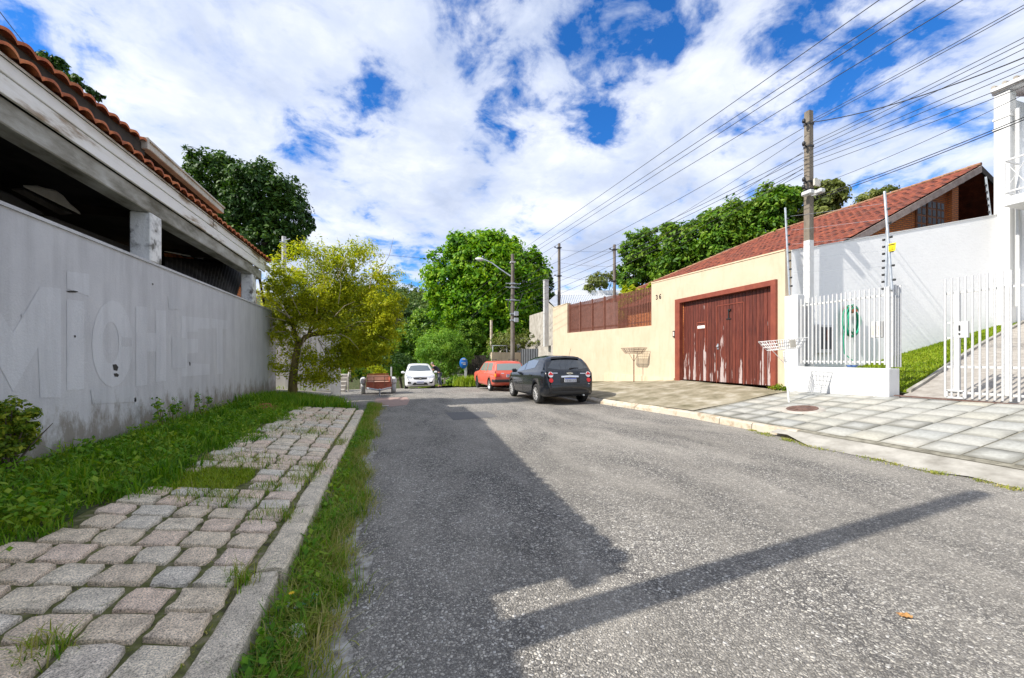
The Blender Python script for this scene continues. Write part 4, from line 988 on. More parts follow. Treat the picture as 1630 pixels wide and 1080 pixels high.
# brick outbuilding glimpsed behind the end of the wall
ob = empty('brick_outbuilding', (-5.6, 15.2, .2), 0, 'small reddish brick outbuilding behind the top of the yellow tree', 'building')
off = Vector((-5.6, 15.2, .2))
q = MB(); q.box(L((-5.9, 15.2, 1.9)), (2.6, 2.2, 3.6)); q.build('wall', K['brick'], ob)
tile_roof('roof', (-4.5, 14.0, 3.72), (0, 1, 0), sl, nr, 2.5, 2.9, .24, .38, .06, K['tile_l'], ob, off)
# leaning boards by the last post
ps = empty('leaning_plank', onX(413, 470, -3.62), 0, 'dark thin plank leaning by the last white post of the porch', 'plank')
q = MB(); off = Vector(ps.location); q.tube([L(onX(411, 432, -3.6)), L(onX(422, 492, -3.6))], .035, 4); q.build('board', K['darkwood'], ps)

# white boundary wall with sheet gate behind the tree
wg = empty('white_boundary_wall', (-3.2, 17.2, .1), 0, 'white wall seen through the leaves behind the yellow green tree', 'wall')
off = Vector((-3.2, 17.2, .1))
q = MB(); q.box(L((-3.9, 17.3, 1.35)), (3.7, .18, 2.6)); q.build('wall', K['white'], wg)
q = MB(); q.box(L((-2.05, 17.28, 1.3)), (.24, .26, 2.7)); q.build('pillar', K['whitepaint'], wg)
q = MB()
for i in range(9): q.box(L((-3.8 + i * .18, 17.19, 1.3)), (.16, .03, 2.3))
q.build('sheet_gate', K['whitepaint'], wg)
# steps up to the neighbour
sp_ = empty('stone_steps', (-2.6, 21.5, -.2), 0, 'low flight of stone steps left of the trailer', 'steps')
off = Vector((-2.6, 21.5, -.2))
for i in range(5):
    q = MB(); q.bevbox(L((-3.0, 20.2 + i * .45, -.12 + i * .16)), (1.9, .5, .20), .02); q.build('step', K['ccwall'], sp_)
q = MB(); q.tube([L((-1.9, 20.0, .55)), L((-2.0, 22.2, 1.3))], .035, 5); q.tube([L((-1.9, 20.0, -.2)), L((-1.9, 20.0, .55))], .03, 5); q.tube([L((-2.0, 22.2, .4)), L((-2.0, 22.2, 1.3))], .03, 5); q.build('handrail', K['ccwall'], sp_)

# grey utility post on the left
pp = onY(452, 560, 18.5); pp.z = .1
lp_ = empty('utility_post', pp, 0, 'slim grey utility post rising behind the yellow green tree', 'post')
top = onY(452, 377, 18.5).z - .1
q = MB(); q.tube([(0, 0, -.3), (0, 0, top)], [.10, .085], 8, sm=True); q.build('pole', K['concrete_p'], lp_)
q = MB(); q.box((0, 0, top - .25), (.26, .26, .05)); q.tube([(0, -.1, top - .2), (.25, -.1, top - .1)], .02, 5); q.build('bracket', K['galv'], lp_)

# ------------------------------------------------------------------ RIGHT SIDE: beige wall with gate
Z0 = -.3
GF, GN = 12.32, 7.12 + 1.15   # placeholders, recomputed below
gl = onX(1077, 500, WX).y; gr = onX(1238, 500, WX).y          # outer edges of the gate frame
gtop = onX(1238, 445, WX).z
yl = onX(880, 500, WX).y; yn = SY
f0 = onX(903, 500, WX).y; f1 = onX(1037, 500, WX).y
wtop = onX(1247, 400, WX).z; ltop = onX(882, 490, WX).z; sill0 = onX(903, 530.5, WX).z; sill1 = onX(1037, 518.5, WX).z
off = Vector((WX + .1, 14, .3))
bw = empty('beige_wall', off, 0, 'long warm beige street wall holding the wooden garage gate', 'wall')
T = .22
def wallprism(pts):   # outline on the (y,z) plane at the street face
    q.prism([L((WX, y, z)) for y, z in pts], (T, 0, 0))
q = MB()
wt = lambda y: wtop + (ltop - wtop) * (y - yn) / (yl - yn)
wallprism([(f0, sill0), (f1, sill1), (f1, Z0), (f0, Z0)])
wallprism([(yl, Z0 - .9), (yl, ltop), (f0, ltop), (f0, Z0 - .9)])
wallprism([(f1, Z0), (f1, wt(f1)), (gl, wt(gl)), (gl, Z0)])
wallprism([(gl, gtop), (gl, wt(gl)), (gr, wt(gr)), (gr, gtop)])
wallprism([(gr, Z0), (gr, wt(gr)), (yn, wtop), (yn, Z0)])
q.build('wall_face', K['beige'], bw)
q = MB()
q.prism([L((WX - .02, f1, wt(f1) + .002)), L((WX - .02, yn, wtop + .002)), L((WX - .02, yn, wtop + .04)), L((WX - .02, f1, wt(f1) + .04))], (T + .04, 0, 0))
q.prism([L((WX - .02, f0, ltop + .002)), L((WX - .02, yl, ltop + .002)), L((WX - .02, yl, ltop + .04)), L((WX - .02, f0, ltop + .04))], (T + .04, 0, 0))
q.build('coping', K['beige2'], bw)
sk0, sk1 = onX(963, 590, WX).y, gl + .1
q = MB(); q.prism([L((WX - .05, sk0, wallbase(sk0) - .2)), L((WX - .05, sk1, wallbase(sk1) - .2)), L((WX - .05, sk1, onX(1068, 602, WX).z)), L((WX - .05, sk0, onX(963, 594, WX).z))], (.049, 0, 0)); q.build('skirting', K['beige2'], bw)
# house number, as raised digits 3 and 6
def stroke(name, pts, parent, m, w=.016, d=.012):
    q = MB()
    for a_, b_ in zip(pts[:-1], pts[1:]):
        q.tube([a_, b_], w, 4, sm=False)
    return q.build(name, m, parent)
c0 = onX(1045, 475, WX); hN = .17
def dig(y0, z0, pts): return [L((WX - .012, y0 - x * hN * .6, z0 + z * hN)) for x, z in pts]
n3 = [(0, .9), (.35, 1), (.75, .9), (.8, .7), (.4, .53), (.8, .4), (.85, .15), (.45, 0), (0, .1)]
n6 = [(.8, .95), (.45, 1), (.1, .7), (0, .3), (.2, .03), (.6, 0), (.85, .2), (.75, .45), (.4, .52), (.08, .38)]
stroke('house_number_digit', dig(c0.y + .02, c0.z - .05, n3), bw, K['black'])
stroke('house_number_digit', dig(onX(1050.5, 475, WX).y + .02, c0.z - .05, n6), bw, K['black'])

# wooden garage gate, a thing of its own set in the wall
off = Vector((WX + .05, (gl + gr) / 2, .62))
gate = empty('garage_gate', off, 0, 'wide red brown plank garage gate with peeling white streaks', 'gate')
il, ir, it = onX(1084.5, 500, WX).y, onX(1230, 500, WX).y, onX(1230, 455, WX).z
q = MB(); q.box(L((WX + .0, (gl + il) / 2, (gtop + .5) / 2)), (.16, gl - il, gtop - .5)); q.box(L((WX + .0, (gr + ir) / 2, (gtop + .5) / 2)), (.16, ir - gr, gtop - .5)); q.box(L((WX - .002, (gl + gr) / 2, (gtop + it) / 2)), (.16, gl - gr - .004, gtop - it)); q.build('gate_frame', K['gateframe'], gate)
q = MB(); n = 30; pw = (il - ir) / n
for i in range(n):
    y = ir + (i + .5) * pw
    q.bevbox(L((WX + .11 + random.uniform(-.003, .003), y, (it + .66) / 2 + .01)), (.04, pw - .010, it - .64), .006)
q.build('plank_panel', K['gate'], gate)
q = MB(); q.box(L((WX + .16, (il + ir) / 2, (it + .66) / 2)), (.02, il - ir, it - .64)); q.build('backing', K['darkwood'], gate)
# wicket door outline, mailbox slot, lock and latch
def onG(px, py): p = onX(px, py, WX + .085); return p
wa, wb = onG(1141, 484), onG(1184, 484)
q = MB(); zt = onG(1165, 484).z
for y in (wa.y, wb.y): q.box(L((WX + .084, y, (zt + .64) / 2)), (.018, .022, zt - .64))
q.box(L((WX + .084, (wa.y + wb.y) / 2, zt)), (.018, wa.y - wb.y, .022)); q.build('wicket_door_trim', K['gateframe'], gate)
m_ = onG(1116.5, 521); q = MB(); q.bevbox(L((WX + .08, m_.y, m_.z)), (.03, .34, .10), .006); q.build('letter_slot', K['paperwhite'], gate)
q = MB(); zz_ = m_.z; 
for dy in (-.19, .19): q.box(L((WX + .083, m_.y + dy, zz_ - .35)), (.02, .03, 1.0))
q.box(L((WX + .083, m_.y, zz_ + .16)), (.02, .41, .03)); q.box(L((WX + .083, m_.y, zz_ - .07)), (.02, .35, .02)); q.build('letter_slot_trim', K['gateframe'], gate)
m_ = onG(1143, 552); q = MB(); q.lathe([(0, -.03), (.03, -.03), (.035, 0), (.02, .03), (0, .03)], 'X', 12, L((WX + .06, m_.y, m_.z))); q.box(L((WX + .08, m_.y, m_.z)), (.02, .06, .18)); q.build('door_knob', K['galv'], gate)
m_ = onG(1160, 500); q = MB(); q.box(L((WX + .08, m_.y, m_.z)), (.02, .03, .30)); q.box(L((WX + .07, m_.y - .04, m_.z + .12)), (.04, .10, .05)); q.box(L((WX + .078, m_.y, m_.z - .16)), (.02, .18, .03)); q.build('latch', K['black'], gate)
# intercom box
m_ = onX(1075.5, 532, WX)
ic = empty('intercom', m_, 0, 'small intercom box on the beige wall beside the gate frame', 'intercom')
q = MB(); q.bevbox((-.03, .04, 0), (.06, .14, .24), .01); q.build('housing', K['black'], ic)
q = MB(); q.bevbox((-.064, .04, .0), (.01, .08, .16), .003); q.build('button_plate', K['gutter'], ic)
# weed at the gate foot
wd = onX(1237, 624, WX - .08); wd.z = rz(WX - .1, wd.y)
wp = empty('weed_plant', wd, 0, 'small bright green weed at the foot of the garage gate', 'plant')
foliage('leaves', [(Vector((0, 0, .08)), (.16, .2, .09)), (Vector((-.03, -.22, .05)), (.1, .12, .05))], 26, 14, .06, K['lf_shrub'], wp, crad=.5, shell=.2)
q = MB(); q.tube([(0, 0, -.02), (.02, .03, .12)], .006, 4); q.tube([(0, 0, -.02), (-.04, -.06, .12)], .006, 4); q.build('stem', K['bark_y'], wp)

# slatted fence on the low part of the wall
off = Vector((WX + .1, (f0 + f1) / 2, sill1))
sf = empty('slat_fence', off, 0, 'brown vertical slat fence standing on the low beige wall', 'fence')
ft = lambda y: onX(903, 485.5, WX).z + (onX(1037, 456.5, WX).z - onX(903, 485.5, WX).z) * (y - f0) / (f1 - f0)
fb = lambda y: sill0 + (sill1 - sill0) * (y - f0) / (f1 - f0)
n = 74
for i in range(n):
    y = f1 + .05 + (f0 - f1 - .08) * i / (n - 1)
    q = MB(); q.box(L((WX + .10, y, (ft(y) + fb(y)) / 2 + .012)), (.03, .040, ft(y) - fb(y) - .02)); q.build('slat', K['slat'], sf)
for zf in (lambda y: ft(y) - .22, lambda y: fb(y) + .16):
    q = MB(); q.prism([L((WX + .118, f0 - .02, zf(f0))), L((WX + .118, f1 + .02, zf(f1))), L((WX + .118, f1 + .02, zf(f1) + .05)), L((WX + .118, f0 - .02, zf(f0) + .05))], (.03, 0, 0)); q.build('rail', K['slat'], sf)
for px in (905, 921.5, 940.5, 960, 1036):
    y = onX(px, 500, WX).y; q = MB(); q.box(L((WX + .09, y, (ft(y) + fb(y)) / 2 + .03)), (.07, .07, ft(y) - fb(y) + .02)); q.build('post', K['slat'], sf)
y0_, y1_ = onX(905, 500, WX).y, onX(979, 500, WX).y
q = MB(); q.prism([L((WX + .155, y0_, fb(y0_) + .02)), L((WX + .155, y1_, fb(y1_) + .02)), L((WX + .155, y1_ , ft(y1_) - .35)), L((WX + .155, y0_, ft(y0_) - .04))], (.02, 0, 0)); q.build('back_panel', K['slatback'], sf)

# rubbish baskets on stands
def basket(name, label, p, rot, W, Lx, h, tilt, matl, polem, zt):
    t = empty(name, p, rot, label, 'rubbish basket')
    q = MB(); q.tube([(0, 0, -.05), (0, 0, zt - .05)], [.022, .020], 8); q.tube([(0, 0, zt - .35), (W * .35, 0, zt - .02)], .008, 5); q.tube([(0, 0, zt - .35), (-W * .35, 0, zt - .02)], .008, 5); q.build('stand', polem, t)
    q = MB(); r_ = .007
    tb, tt = .68, 1.0
    def fr(sc, z): return [(-W / 2 * sc, -Lx / 2 * sc, z), (W / 2 * sc, -Lx / 2 * sc, z), (W / 2 * sc, Lx / 2 * sc, z), (-W / 2 * sc, Lx / 2 * sc, z)]
    lv = [(tb, zt), (tb + .12, zt + h * .33), (tb + .22, zt + h * .66), (tt, zt + h)]
    for sc, z in lv:
        f = fr(sc, z); q.tube(f + [f[0]], r_ * 1.2, 4, sm=False)
    n = 12
    for i in range(n + 1):
        x = -1 + 2 * i / n
        for s in (-1, 1):
            q.tube([(x * W / 2 * tb, s * Lx / 2 * tb, zt), (x * W / 2 * tt, s * Lx / 2 * tt, zt + h)], r_, 4, sm=False)
        q.tube([(x * W / 2 * tb, -Lx / 2 * tb, zt), (x * W / 2 * tb, Lx / 2 * tb, zt)], r_, 4, sm=False)
    for i in range(6):
        y = -1 + 2 * i / 5
        for s in (-1, 1): q.tube([(s * W / 2 * tb, y * Lx / 2 * tb, zt), (s * W / 2 * tt, y * Lx / 2 * tt, zt + h)], r_, 4, sm=False)
    q.build('basket', matl, t); return t
p = at(1009, 610, 16.6); p = Vector((9.72, p.y, rz(9.72, p.y)))
p = onX(1009, 610, 9.72); p.z = rz(9.72, p.y)
basket('rubbish_basket', 'brown wire rubbish basket on a thin stand before the beige wall', p, R(0), .62, .95, .22, 0, K['basketrust'], K['rust'], 1.20)
p = onX(1256, 640, 8.9); zt_ = onX(1245, 556, 8.9).z; p.z = rz(8.9, p.y)
wb_ = basket('rubbish_basket', 'white wire rubbish basket on a leaning stand before the white low wall', p, R(18), .86, .50, .22, 0, K['basketw'], K['basketw'], zt_ - p.z)
wb_.rotation_euler = (R(-2), R(-5), R(-5))
q = MB(); q.box((-.0, -.255, zt_ - p.z + .11), (.16, .012, .18), 0); q.build('plate', K['gutter'], wb_)

# manhole in the slab pavement
m_ = onX(1277, 651, 8.35); m_.z = rz(m_.x, m_.y)
mh = empty('manhole', m_ + Vector((0, 0, .012)), 0, 'round rusty manhole cover set in a broken concrete ring', 'manhole')
mh.rotation_euler = (0, -math.atan(.14), 0)
q = MB(); q.lathe([(.40, -.01), (.385, .012), (.30, .018), (.0, .018)], 'Z', 20); q.build('concrete_ring', K['ccwall'], mh)
q = MB(); q.lathe([(.285, .019), (.28, .030), (.25, .030), (.245, .024), (.12, .024), (.115, .030), (0, .030)], 'Z', 20)
for i in range(8):
    a = i * math.pi / 4; q.box((.18 * math.cos(a), .18 * math.sin(a), .029), (.10, .02, .008), a)
q.build('cover', K['iron'], mh)

# ---------------- white low wall with bar fence, left of the opening
ylo, yhi = onX(1418, 600, WX).y, onX(1271, 600, WX).y
off = Vector((WX + .1, (ylo + yhi) / 2, .6))
lw = empty('low_white_wall', off, 0, 'low bright white wall carrying a white bar fence', 'wall')
q = MB(); q.bevbox(L((WX + .11, (ylo + yhi) / 2, .76)), (.34, yhi - ylo, .92), .01); q.build('wall_face', K['white'], lw)
off = Vector((WX + .1, 7.95, .6))
pl = empty('white_pillar', off, 0, 'squat white pillar between the beige wall and the bar fence', 'pillar')
pt = onX(1258, 471, WX).z; q = MB(); q.bevbox(L((WX + .10, (yhi + SY) / 2, (pt + .2) / 2)), (.26, SY - yhi - .004, pt - .2), .01); q.build('shaft', K['white'], pl)
def barfence(name, label, ya, yb, zb, zrail0, zrail1, ztop, nb, X=WX, extra=None):
    global off
    off = Vector((X, (ya + yb) / 2, zb))
    t = empty(name, off, 0, label, 'fence' if name == 'bar_fence' else 'gate')
    for z in (zrail0, zrail1) + (extra or ()):
        q = MB(); q.box(L((X + .03, (ya + yb) / 2, z)), (.03, abs(yb - ya) + .06, .04)); q.build('rail', K['whitepaint'], t)
    for i in range(nb):
        y = ya + (yb - ya) * i / (nb - 1)
        q = MB(); q.tube([L((X - .012, y, zb)), L((X - .012, y, ztop))], .0175, 6); q.build('bar', K['whitepaint'], t)
    return t
zt1 = 2.98
bfn = barfence('bar_fence', 'white round bar fence on the low white wall', ylo + .10, yhi - .08, 1.30, 1.36, onX(1275, 487, WX).z, zt1, 20)
q = MB(); q.box(L((WX + .03, ylo + .06, 2.1)), (.06, .06, 1.76)); q.build('corner_post', K['whitepaint'], bfn)
for k in range(4):
    q = MB(); q.tube([L((WX + .08 + k * .085, ylo + .02, 1.25)), L((WX + .08 + k * .085, ylo + .02, 3.02))], .02, 6); q.build('bar', K['whitepaint'], bfn)
q = MB(); q.box(L((WX + .2, ylo + .04, 2.78)), (.36, .03, .04)); q.build('rail', K['whitepaint'], bfn)
mp_ = onX(1395, 525, WX + .02); q = MB(); q.bevbox(L((WX + .06, mp_.y, mp_.z)), (.08, .22, .36), .008); q.build('lock_box', K['whitepaint'], bfn)
q = MB(); 
for dy in (-.06, .05): q.box(L((WX + .016, mp_.y + dy, mp_.z - .02)), (.01, .05, .20))
q.build('lock_slots', K['gutter'], bfn)

# sliding gate on the right
ya_, yb_ = onX(1505, 600, WX).y, 1.6
sg = barfence('sliding_gate', 'tall white sliding gate of round bars at the right edge', ya_, yb_, .70, .80, 2.68, 2.96, 36, extra=(1.28,))
p0 = onX(1522, 600, WX).y; p1_ = onX(1538, 600, WX).y
q = MB(); q.box(L((WX + .03, p0, 1.73)), (.07, .07, 1.88)); q.build('lock_stile', K['whitepaint'], sg)
q = MB(); q.box(L((WX + .0, p0 - .09, onX(1530, 525, WX).z)), (.05, .16, .30)); q.build('lock_case', K['whitepaint'], sg)
q = MB(); lz_ = onX(1530, 525, WX).z; q.box(L((WX - .03, p0 - .06, lz_ + .03)), (.02, .02, .10)); q.box(L((WX - .03, p0 - .06, lz_ - .08)), (.02, .02, .03)); q.build('handle', K['black'], sg)
q = MB(); q.box(L((WX + .03, p0 + .05, onX(1515, 514, WX).z)), (.03, .18, .03)); q.box(L((WX + .03, p0 + .05, onX(1515, 538, WX).z)), (.03, .26, .03)); q.build('catch', K['whitepaint'], sg)
q = MB(); y_ = (p0 + p1_) / 2; q.box(L((WX - .02, p0 - .0, .83)), (.03, .24, .03)); q.box(L((WX - .02, p0, .70)), (.03, .24, .03)); q.box(L((WX - .02, p0 + .12, .765)), (.03, .03, .14)); q.box(L((WX - .02, p0 - .12, .765)), (.03, .03, .14)); q.build('roller_frame', K['whitepaint'], sg)
q = MB(); y2 = onX(1602, 600, WX).y; q.box(L((WX + .03, y2, 1.73)), (.06, .06, 1.88)); q.build('stile', K['whitepaint'], sg)
q = MB(); q.box((WX + .02, 3.2, .655), (.12, 5.0, .02)); o = q.build('gate_track', K['iron']); tag(o, 'rusty rail under the white sliding gate', 'rail')

# white side wall climbing away behind the drive
WE = onSW(1588, 500).x; SYE = SYf(WE)
za, zb_ = onSW(1256, 400).z, onSW(1581, 342).z
off = Vector((WX + 4, SY + .1, 1.5))
sw = empty('white_side_wall', off, 0, 'high white brick side wall climbing beside the lawn', 'wall')
q = MB(); q.prism([L((WX + .225, SY, .3)), L((WE, SYE, hillz(WE) - .4)), L((WE, SYE, zb_)), L((WX + .225, SY, za))], (0, .2, 0)); q.build('wall_face', K['whitewall'], sw)
q = MB(); q.prism([L((WX + .225, SY - .015, za + .002)), L((WE, SYE - .015, zb_ + .002)), L((WE, SYE - .015, zb_ + .035)), L((WX + .225, SY - .015, za + .035))], (0, .23, 0)); q.build('coping', K['white'], sw)

# green hose on its hanger, meter boxes
hp = onSW(1351, 512, .04)
hs_ = empty('garden_hose', hp, 0, 'coiled green hose hanging on an orange hanger on the white wall', 'hose')
q = MB(); rr_ = random.Random(2)
for k in range(9):
    r0 = .24 + rr_.uniform(-.03, .05); dz = rr_.uniform(-.08, .02); dx = rr_.uniform(-.03, .03)
    q.tube([(dx + r0 * 1.0 * math.cos(a), -.05 - .012 * k, dz + r0 * 1.5 * math.sin(a)) for a in [i / 24 * 6.2832 for i in range(25)]], .016, 6)
q.build('coil', K['hose'], hs_)
q = MB(); q.tube([(-.24, -.06, -.1), (-.30, -.06, -.5), (-.28, -.07, -.9), (-.15, -.2, -1.1)], .014, 6); q.tube([(.10, -.06, -.2), (.12, -.07, -.6), (.10, -.1, -1.1)], .014, 6); q.build('loose_end', K['hose'], hs_)
q = MB(); q.bevbox((0, -.08, .30), (.24, .14, .10), .01); q.bevbox((0, -.02, .32), (.30, .03, .18), .01); q.build('hanger', K['orange'], hs_)
mb1 = onSW(1309, 540, .01)
mt = empty('meter_box', mb1, 0, 'grey and white meter box on the white wall behind the fence bars', 'meter box')
q = MB(); q.bevbox((0, -.05, 0), (.62, .10, .78), .01); q.build('case', K['white'], mt)
q = MB(); q.box((.02, -.103, .02), (.48, .012, .60)); q.build('window', K['darkgrey'], mt)
q = MB(); q.box((.05, -.115, .10), (.07, .02, .30)); q.build('dial', K['orange'], mt)
bt = Vector((WX + .12, onX(1350, 586, WX).y, 1.235))
bo = empty('bowl', bt, 0, 'small blue bowl left on the low white wall', 'bowl')
q = MB(); q.lathe([(0, .0), (.08, .0), (.11, .04), (.10, .045), (.07, .01), (0, .01)], 'Z', 14); q.build('rim', K['bluegrey'], bo)

# electric fence uprights
def efence(label, base, top, side, nins, sign=None, second=None):
    t = empty('electric_fence_post', base, 0, label, 'fence post')
    b_, t_ = Vector((0, 0, 0)), Vector(top) - Vector(base)
    q = MB(); q.tube([b_, t_], .026, 6, sm=False); q.build('upright', K['galv'], t)
    for i in range(nins):
        p_ = b_.lerp(t_, .10 + .86 * i / nins) + Vector((0, 0, 0)); s = Vector(side)
        q = MB(); q.tube([p_, p_ + s * .045], .014, 6); q.lathe([(0.0, -.025), (.026, -.02), (.026, .02), (0, .025)], 'Z', 8, tuple(p_ + s * .05)); q.build('insulator', K['black'], t)
    return t
e1 = efence('galvanised electric fence post at the corner of beige and white walls', onX(1257, 470, WX - .03), onX(1250, 331, WX - .03), (.4, -.9, 0), 9)
e2 = efence('taller electric fence post standing on the bar fence corner with a yellow sign', onX(1420, 462, WX + .05), onX(1408, 305, WX + .05), (.4, -.9, 0), 6)
e3 = efence('shorter electric fence post crossing behind the yellow sign', onX(1410, 470, WX + .12), onX(1412, 366, WX + .12), (-.4, .9, 0), 8)
e4 = efence('white electric fence post on top of the side wall by the house', onSW(1578, 356, -.1), onSW(1569, 282, -.1), (-1, 0, .1), 6)
sgn = onX(1419.5, 394, WX); ys_ = empty('warning_sign', sgn, 0, 'yellow warning sign fixed to the electric fence post', 'sign')
q = MB(); q.bevbox((0, 0, 0), (.012, .20, .17), .004); o = q.build('plate', K['yellow'], ys_); o.rotation_euler = (R(6), 0, R(-25))
q = MB()
for z, w in ((.055, .17), (-.02, .05), (-.055, .13)): q.box((-.0075, 0 if w > .1 else -.03, z), (.002, w, .018 if z > 0 else .010))
o = q.build('lettering', K['black'], ys_); o.rotation_euler = (R(6), 0, R(-25))
# its live wires
def sagwire(name, a, b, r, sag, m, label, group=None, n=14):
    a, b = Vector(a), Vector(b); pts = [a.lerp(b, i / n) - Vector((0, 0, sag * 4 * (i / n) * (1 - i / n))) for i in range(n + 1)]
    q = MB(); c = pts[0].copy(); q.tube([p - c for p in pts], r * (.62 if m is K['wire'] else 1), 5, cap=False); o = q.build(name, m); o.location = c
    return tag(o, label, 'wire' if 'fence' in name else 'cable', group)
for i in range(5):
    f = .25 + .16 * i
    a_ = onX(1257, 470, WX - .03).lerp(onX(1250, 331, WX - .03), f); b_ = onX(1420, 462, WX + .05).lerp(onX(1408, 305, WX + .05), f)
    sagwire('fence_wire', a_ + Vector((.05, -.1, 0)), b_ + Vector((.03, .08, 0)), .003, .01, K['galv'], ['lowest', 'second lowest', 'middle', 'second highest', 'highest'][i] + ' of the thin electric fence wires strung between the two galvanised posts', 'electric fence wires')

# ---------------- concrete pole
pb_ = Vector((10.72, 7.90, .5)); ptz = onX(1284, 180, 10.72).z
cp = empty('utility_pole', pb_, 0, 'tall concrete pole whose lower part is painted white', 'utility pole')
H = ptz - pb_.z; zs = onX(1286, 384, 10.72).z - pb_.z
rr = lambda z: (.088 - .018 * z / H)
def sqsec(q, z0, z1):
    v = []
    for z in (z0, z1):
        r_ = rr(z); v += [(-r_, -r_, z), (r_, -r_, z), (r_, r_, z), (-r_, r_, z)]
    q.add(v, [(0, 1, 5, 4), (1, 2, 6, 5), (2, 3, 7, 6), (3, 0, 4, 7), (4, 5, 6, 7), (3, 2, 1, 0)])
q = MB(); sqsec(q, -.4, zs); q.build('painted_base', K['white'], cp)
q = MB(); sqsec(q, zs, H); q.build('shaft', K['concrete'], cp)
for z in (H - .35, H - .95, H - 1.9, H - 2.1):
    q = MB(); q.box((0, 0, z), (.17, .17, .05)); q.tube([(-.08, 0, z), (-.26, -.05, z + .02)], .018, 5); q.lathe([(0, -.05), (.035, -.05), (.045, 0), (.03, .05), (0, .05)], 'Z', 8, (-.24, -.05, z + .03)); q.build('bracket', K['black'], cp)
zc = onX(1284, 315, 10.72).z - pb_.z
for s, pxx in ((-1, -.22), (1, .16)):
    q = MB(); q.bevbox((pxx, -.14, zc + (.02 if s < 0 else .10)), (.16, .26, .11), .02); q.tube([(0, -.08, zc), (pxx, -.12, zc + .04)], .015, 5); q.build('floodlight', K['whitepaint'], cp)
q = MB(); q.bevbox((.06, -.17, zc + .32), (.22, .05, .18), .01); q.build('junction_plate', K['gutter'], cp)

# the pole standing just outside the frame whose shadow crosses the road
nx_ = onZ(1560, 785, 0); hN_ = 7.6; base_n = Vector((nx_.x, nx_.y, 0)) + SD * (hN_ / SD.z)
base_n.z = 0
npole = empty('utility_pole', base_n, 0, 'concrete pole beside the camera that casts the long shadow on the road', 'utility pole')
q = MB(); q.tube([(0, 0, -.3), (0, 0, hN_)], [.15, .10], 8); q.build('shaft', K['concrete'], npole)
# unused origin; the unseen block added on the left shades the near road
off = Vector((-5.4, -3.0, 0))

# ---------------- distant poles
def cpole(label, px, ptop, X, z0, r0, r1, m, pyref=None, fwd=None, fitt=True):
    p = onX(px, ptop, X) if fwd is None else at(px, ptop, fwd)
    b = Vector((p.x, p.y, z0)); t = empty('utility_pole', b, 0, label, 'utility pole')
    h = p.z - z0; q = MB(); q.tube([(0, 0, -.3), (0, 0, h)], [r0, r1], 8); q.build('shaft', m, t)
    if fitt:
        for z in (h - .3, h - 2.2):
            q = MB(); q.box((0, 0, z), (r0 * 2.3, r0 * 2.3, .06)); q.tube([(0, 0, z), (-.3, 0, z)], .02, 5); q.lathe([(0, -.06), (.04, -.06), (.05, 0), (0, .06)], 'Z', 8, (-.3, 0, z + .05)); q.build('bracket', K['black'], t)
    return p
P978 = cpole('thin dark pole standing behind the slat fence, right one of two', 978, 390, None, 0, .11, .085, K['concrete_d'], fwd=24)
P890 = cpole('thin dark pole behind the far end of the beige wall', 890, 388, None, -.2, .12, .09, K['concrete_d'], fwd=27)
# short pale post
pf = at(869, 552, 26.5); t = empty('concrete_post', pf, 0, 'pale grey concrete post standing on a block beside the beige wall', 'post')
hp_ = at(868, 447, 26.5).z - pf.z; q = MB(); q.box((0, 0, hp_ / 2), (.30, .24, hp_)); q.box((0, 0, hp_ + .02), (.34, .28, .05)); q.build('shaft', K['concrete_p'], t)
# street lamp pole
SLf = 27.6; sp = at(816, 405, SLf); zb0 = rz(sp.x, sp.y) if sp.x < WX else 0
t = empty('street_lamp', Vector((sp.x, sp.y, zb0 - .1)), 0, 'brown concrete pole with a curved white street lamp arm reaching left', 'street lamp')
h = sp.z - zb0 + .1; q = MB(); q.tube([(0, 0, -.3), (0, 0, h)], [.17, .11], 10); q.build('pole', K['concrete_d'], t)
armp = [at(px, py, SLf) - t.location for px, py in ((813, 440), (795, 428), (783, 419), (773, 414.5), (760, 412.5))]
q = MB(); q.tube(armp, [.05, .045, .045, .045, .04], 7); q.build('arm', K['galv'], t)
q = MB(); a_ = at(770, 413.7, SLf) - t.location; b_ = at(756.5, 412.3, SLf) - t.location; q.tube([a_, a_.lerp(b_, .3), a_.lerp(b_, .8), b_], [.06, .13, .11, .04], 8); q.build('lamp_head', K['whitepaint'], t)
for py, w in ((418, 0), (452, 1), (458, 1), (478, 1), (500, 2), (510, 2)):
    z = at(816, py, SLf).z - t.location.z
    q = MB(); q.box((0, 0, z), (.32, .32, .09))
    if w == 1: q.tube([(-.5, 0, z), (.5, 0, z)], .03, 5)
    if w == 2: q.bevbox((.2, -.15, z), (.3, .25, .3), .02)
    q.build('bracket', K['galv'] if w else K['concrete_p'], t)
q = MB(); zc_ = at(816, 490, SLf).z - t.location.z
q.tube([(.12, -.1, zc_ - .5), (.45, -.1, zc_ + .3), (.7, -.1, zc_ + 1.0)], .02, 5); q.tube([(-.1, -.1, zc_ + .9), (-.4, -.1, zc_ + .2), (-.1, -.1, zc_ - .6)], .02, 5); q.build('cable_loop', K['wire'], t)
# small distant street lamp
pf = at(672, 610, 62); t = empty('street_lamp', Vector((pf.x, pf.y, pf.z - 1)), 0, 'small distant street lamp above the roof of the white car', 'street lamp')
q = MB(); a = [at(*k, 62) - t.location for k in ((672, 612), (672, 583), (668, 577), (664, 571.5), (655, 570))]; q.tube(a[:2], [.14, .10], 6); q.build('pole', K['concrete_p'], t)
q = MB(); q.tube([at(672, 580, 62) - t.location] + a[2:], .06, 6); q.build('arm', K['galv'], t)
q = MB(); q.tube([at(660, 570.6, 62) - t.location, at(654, 570, 62) - t.location], [.14, .10], 6); q.build('lamp_head', K['whitepaint'], t)
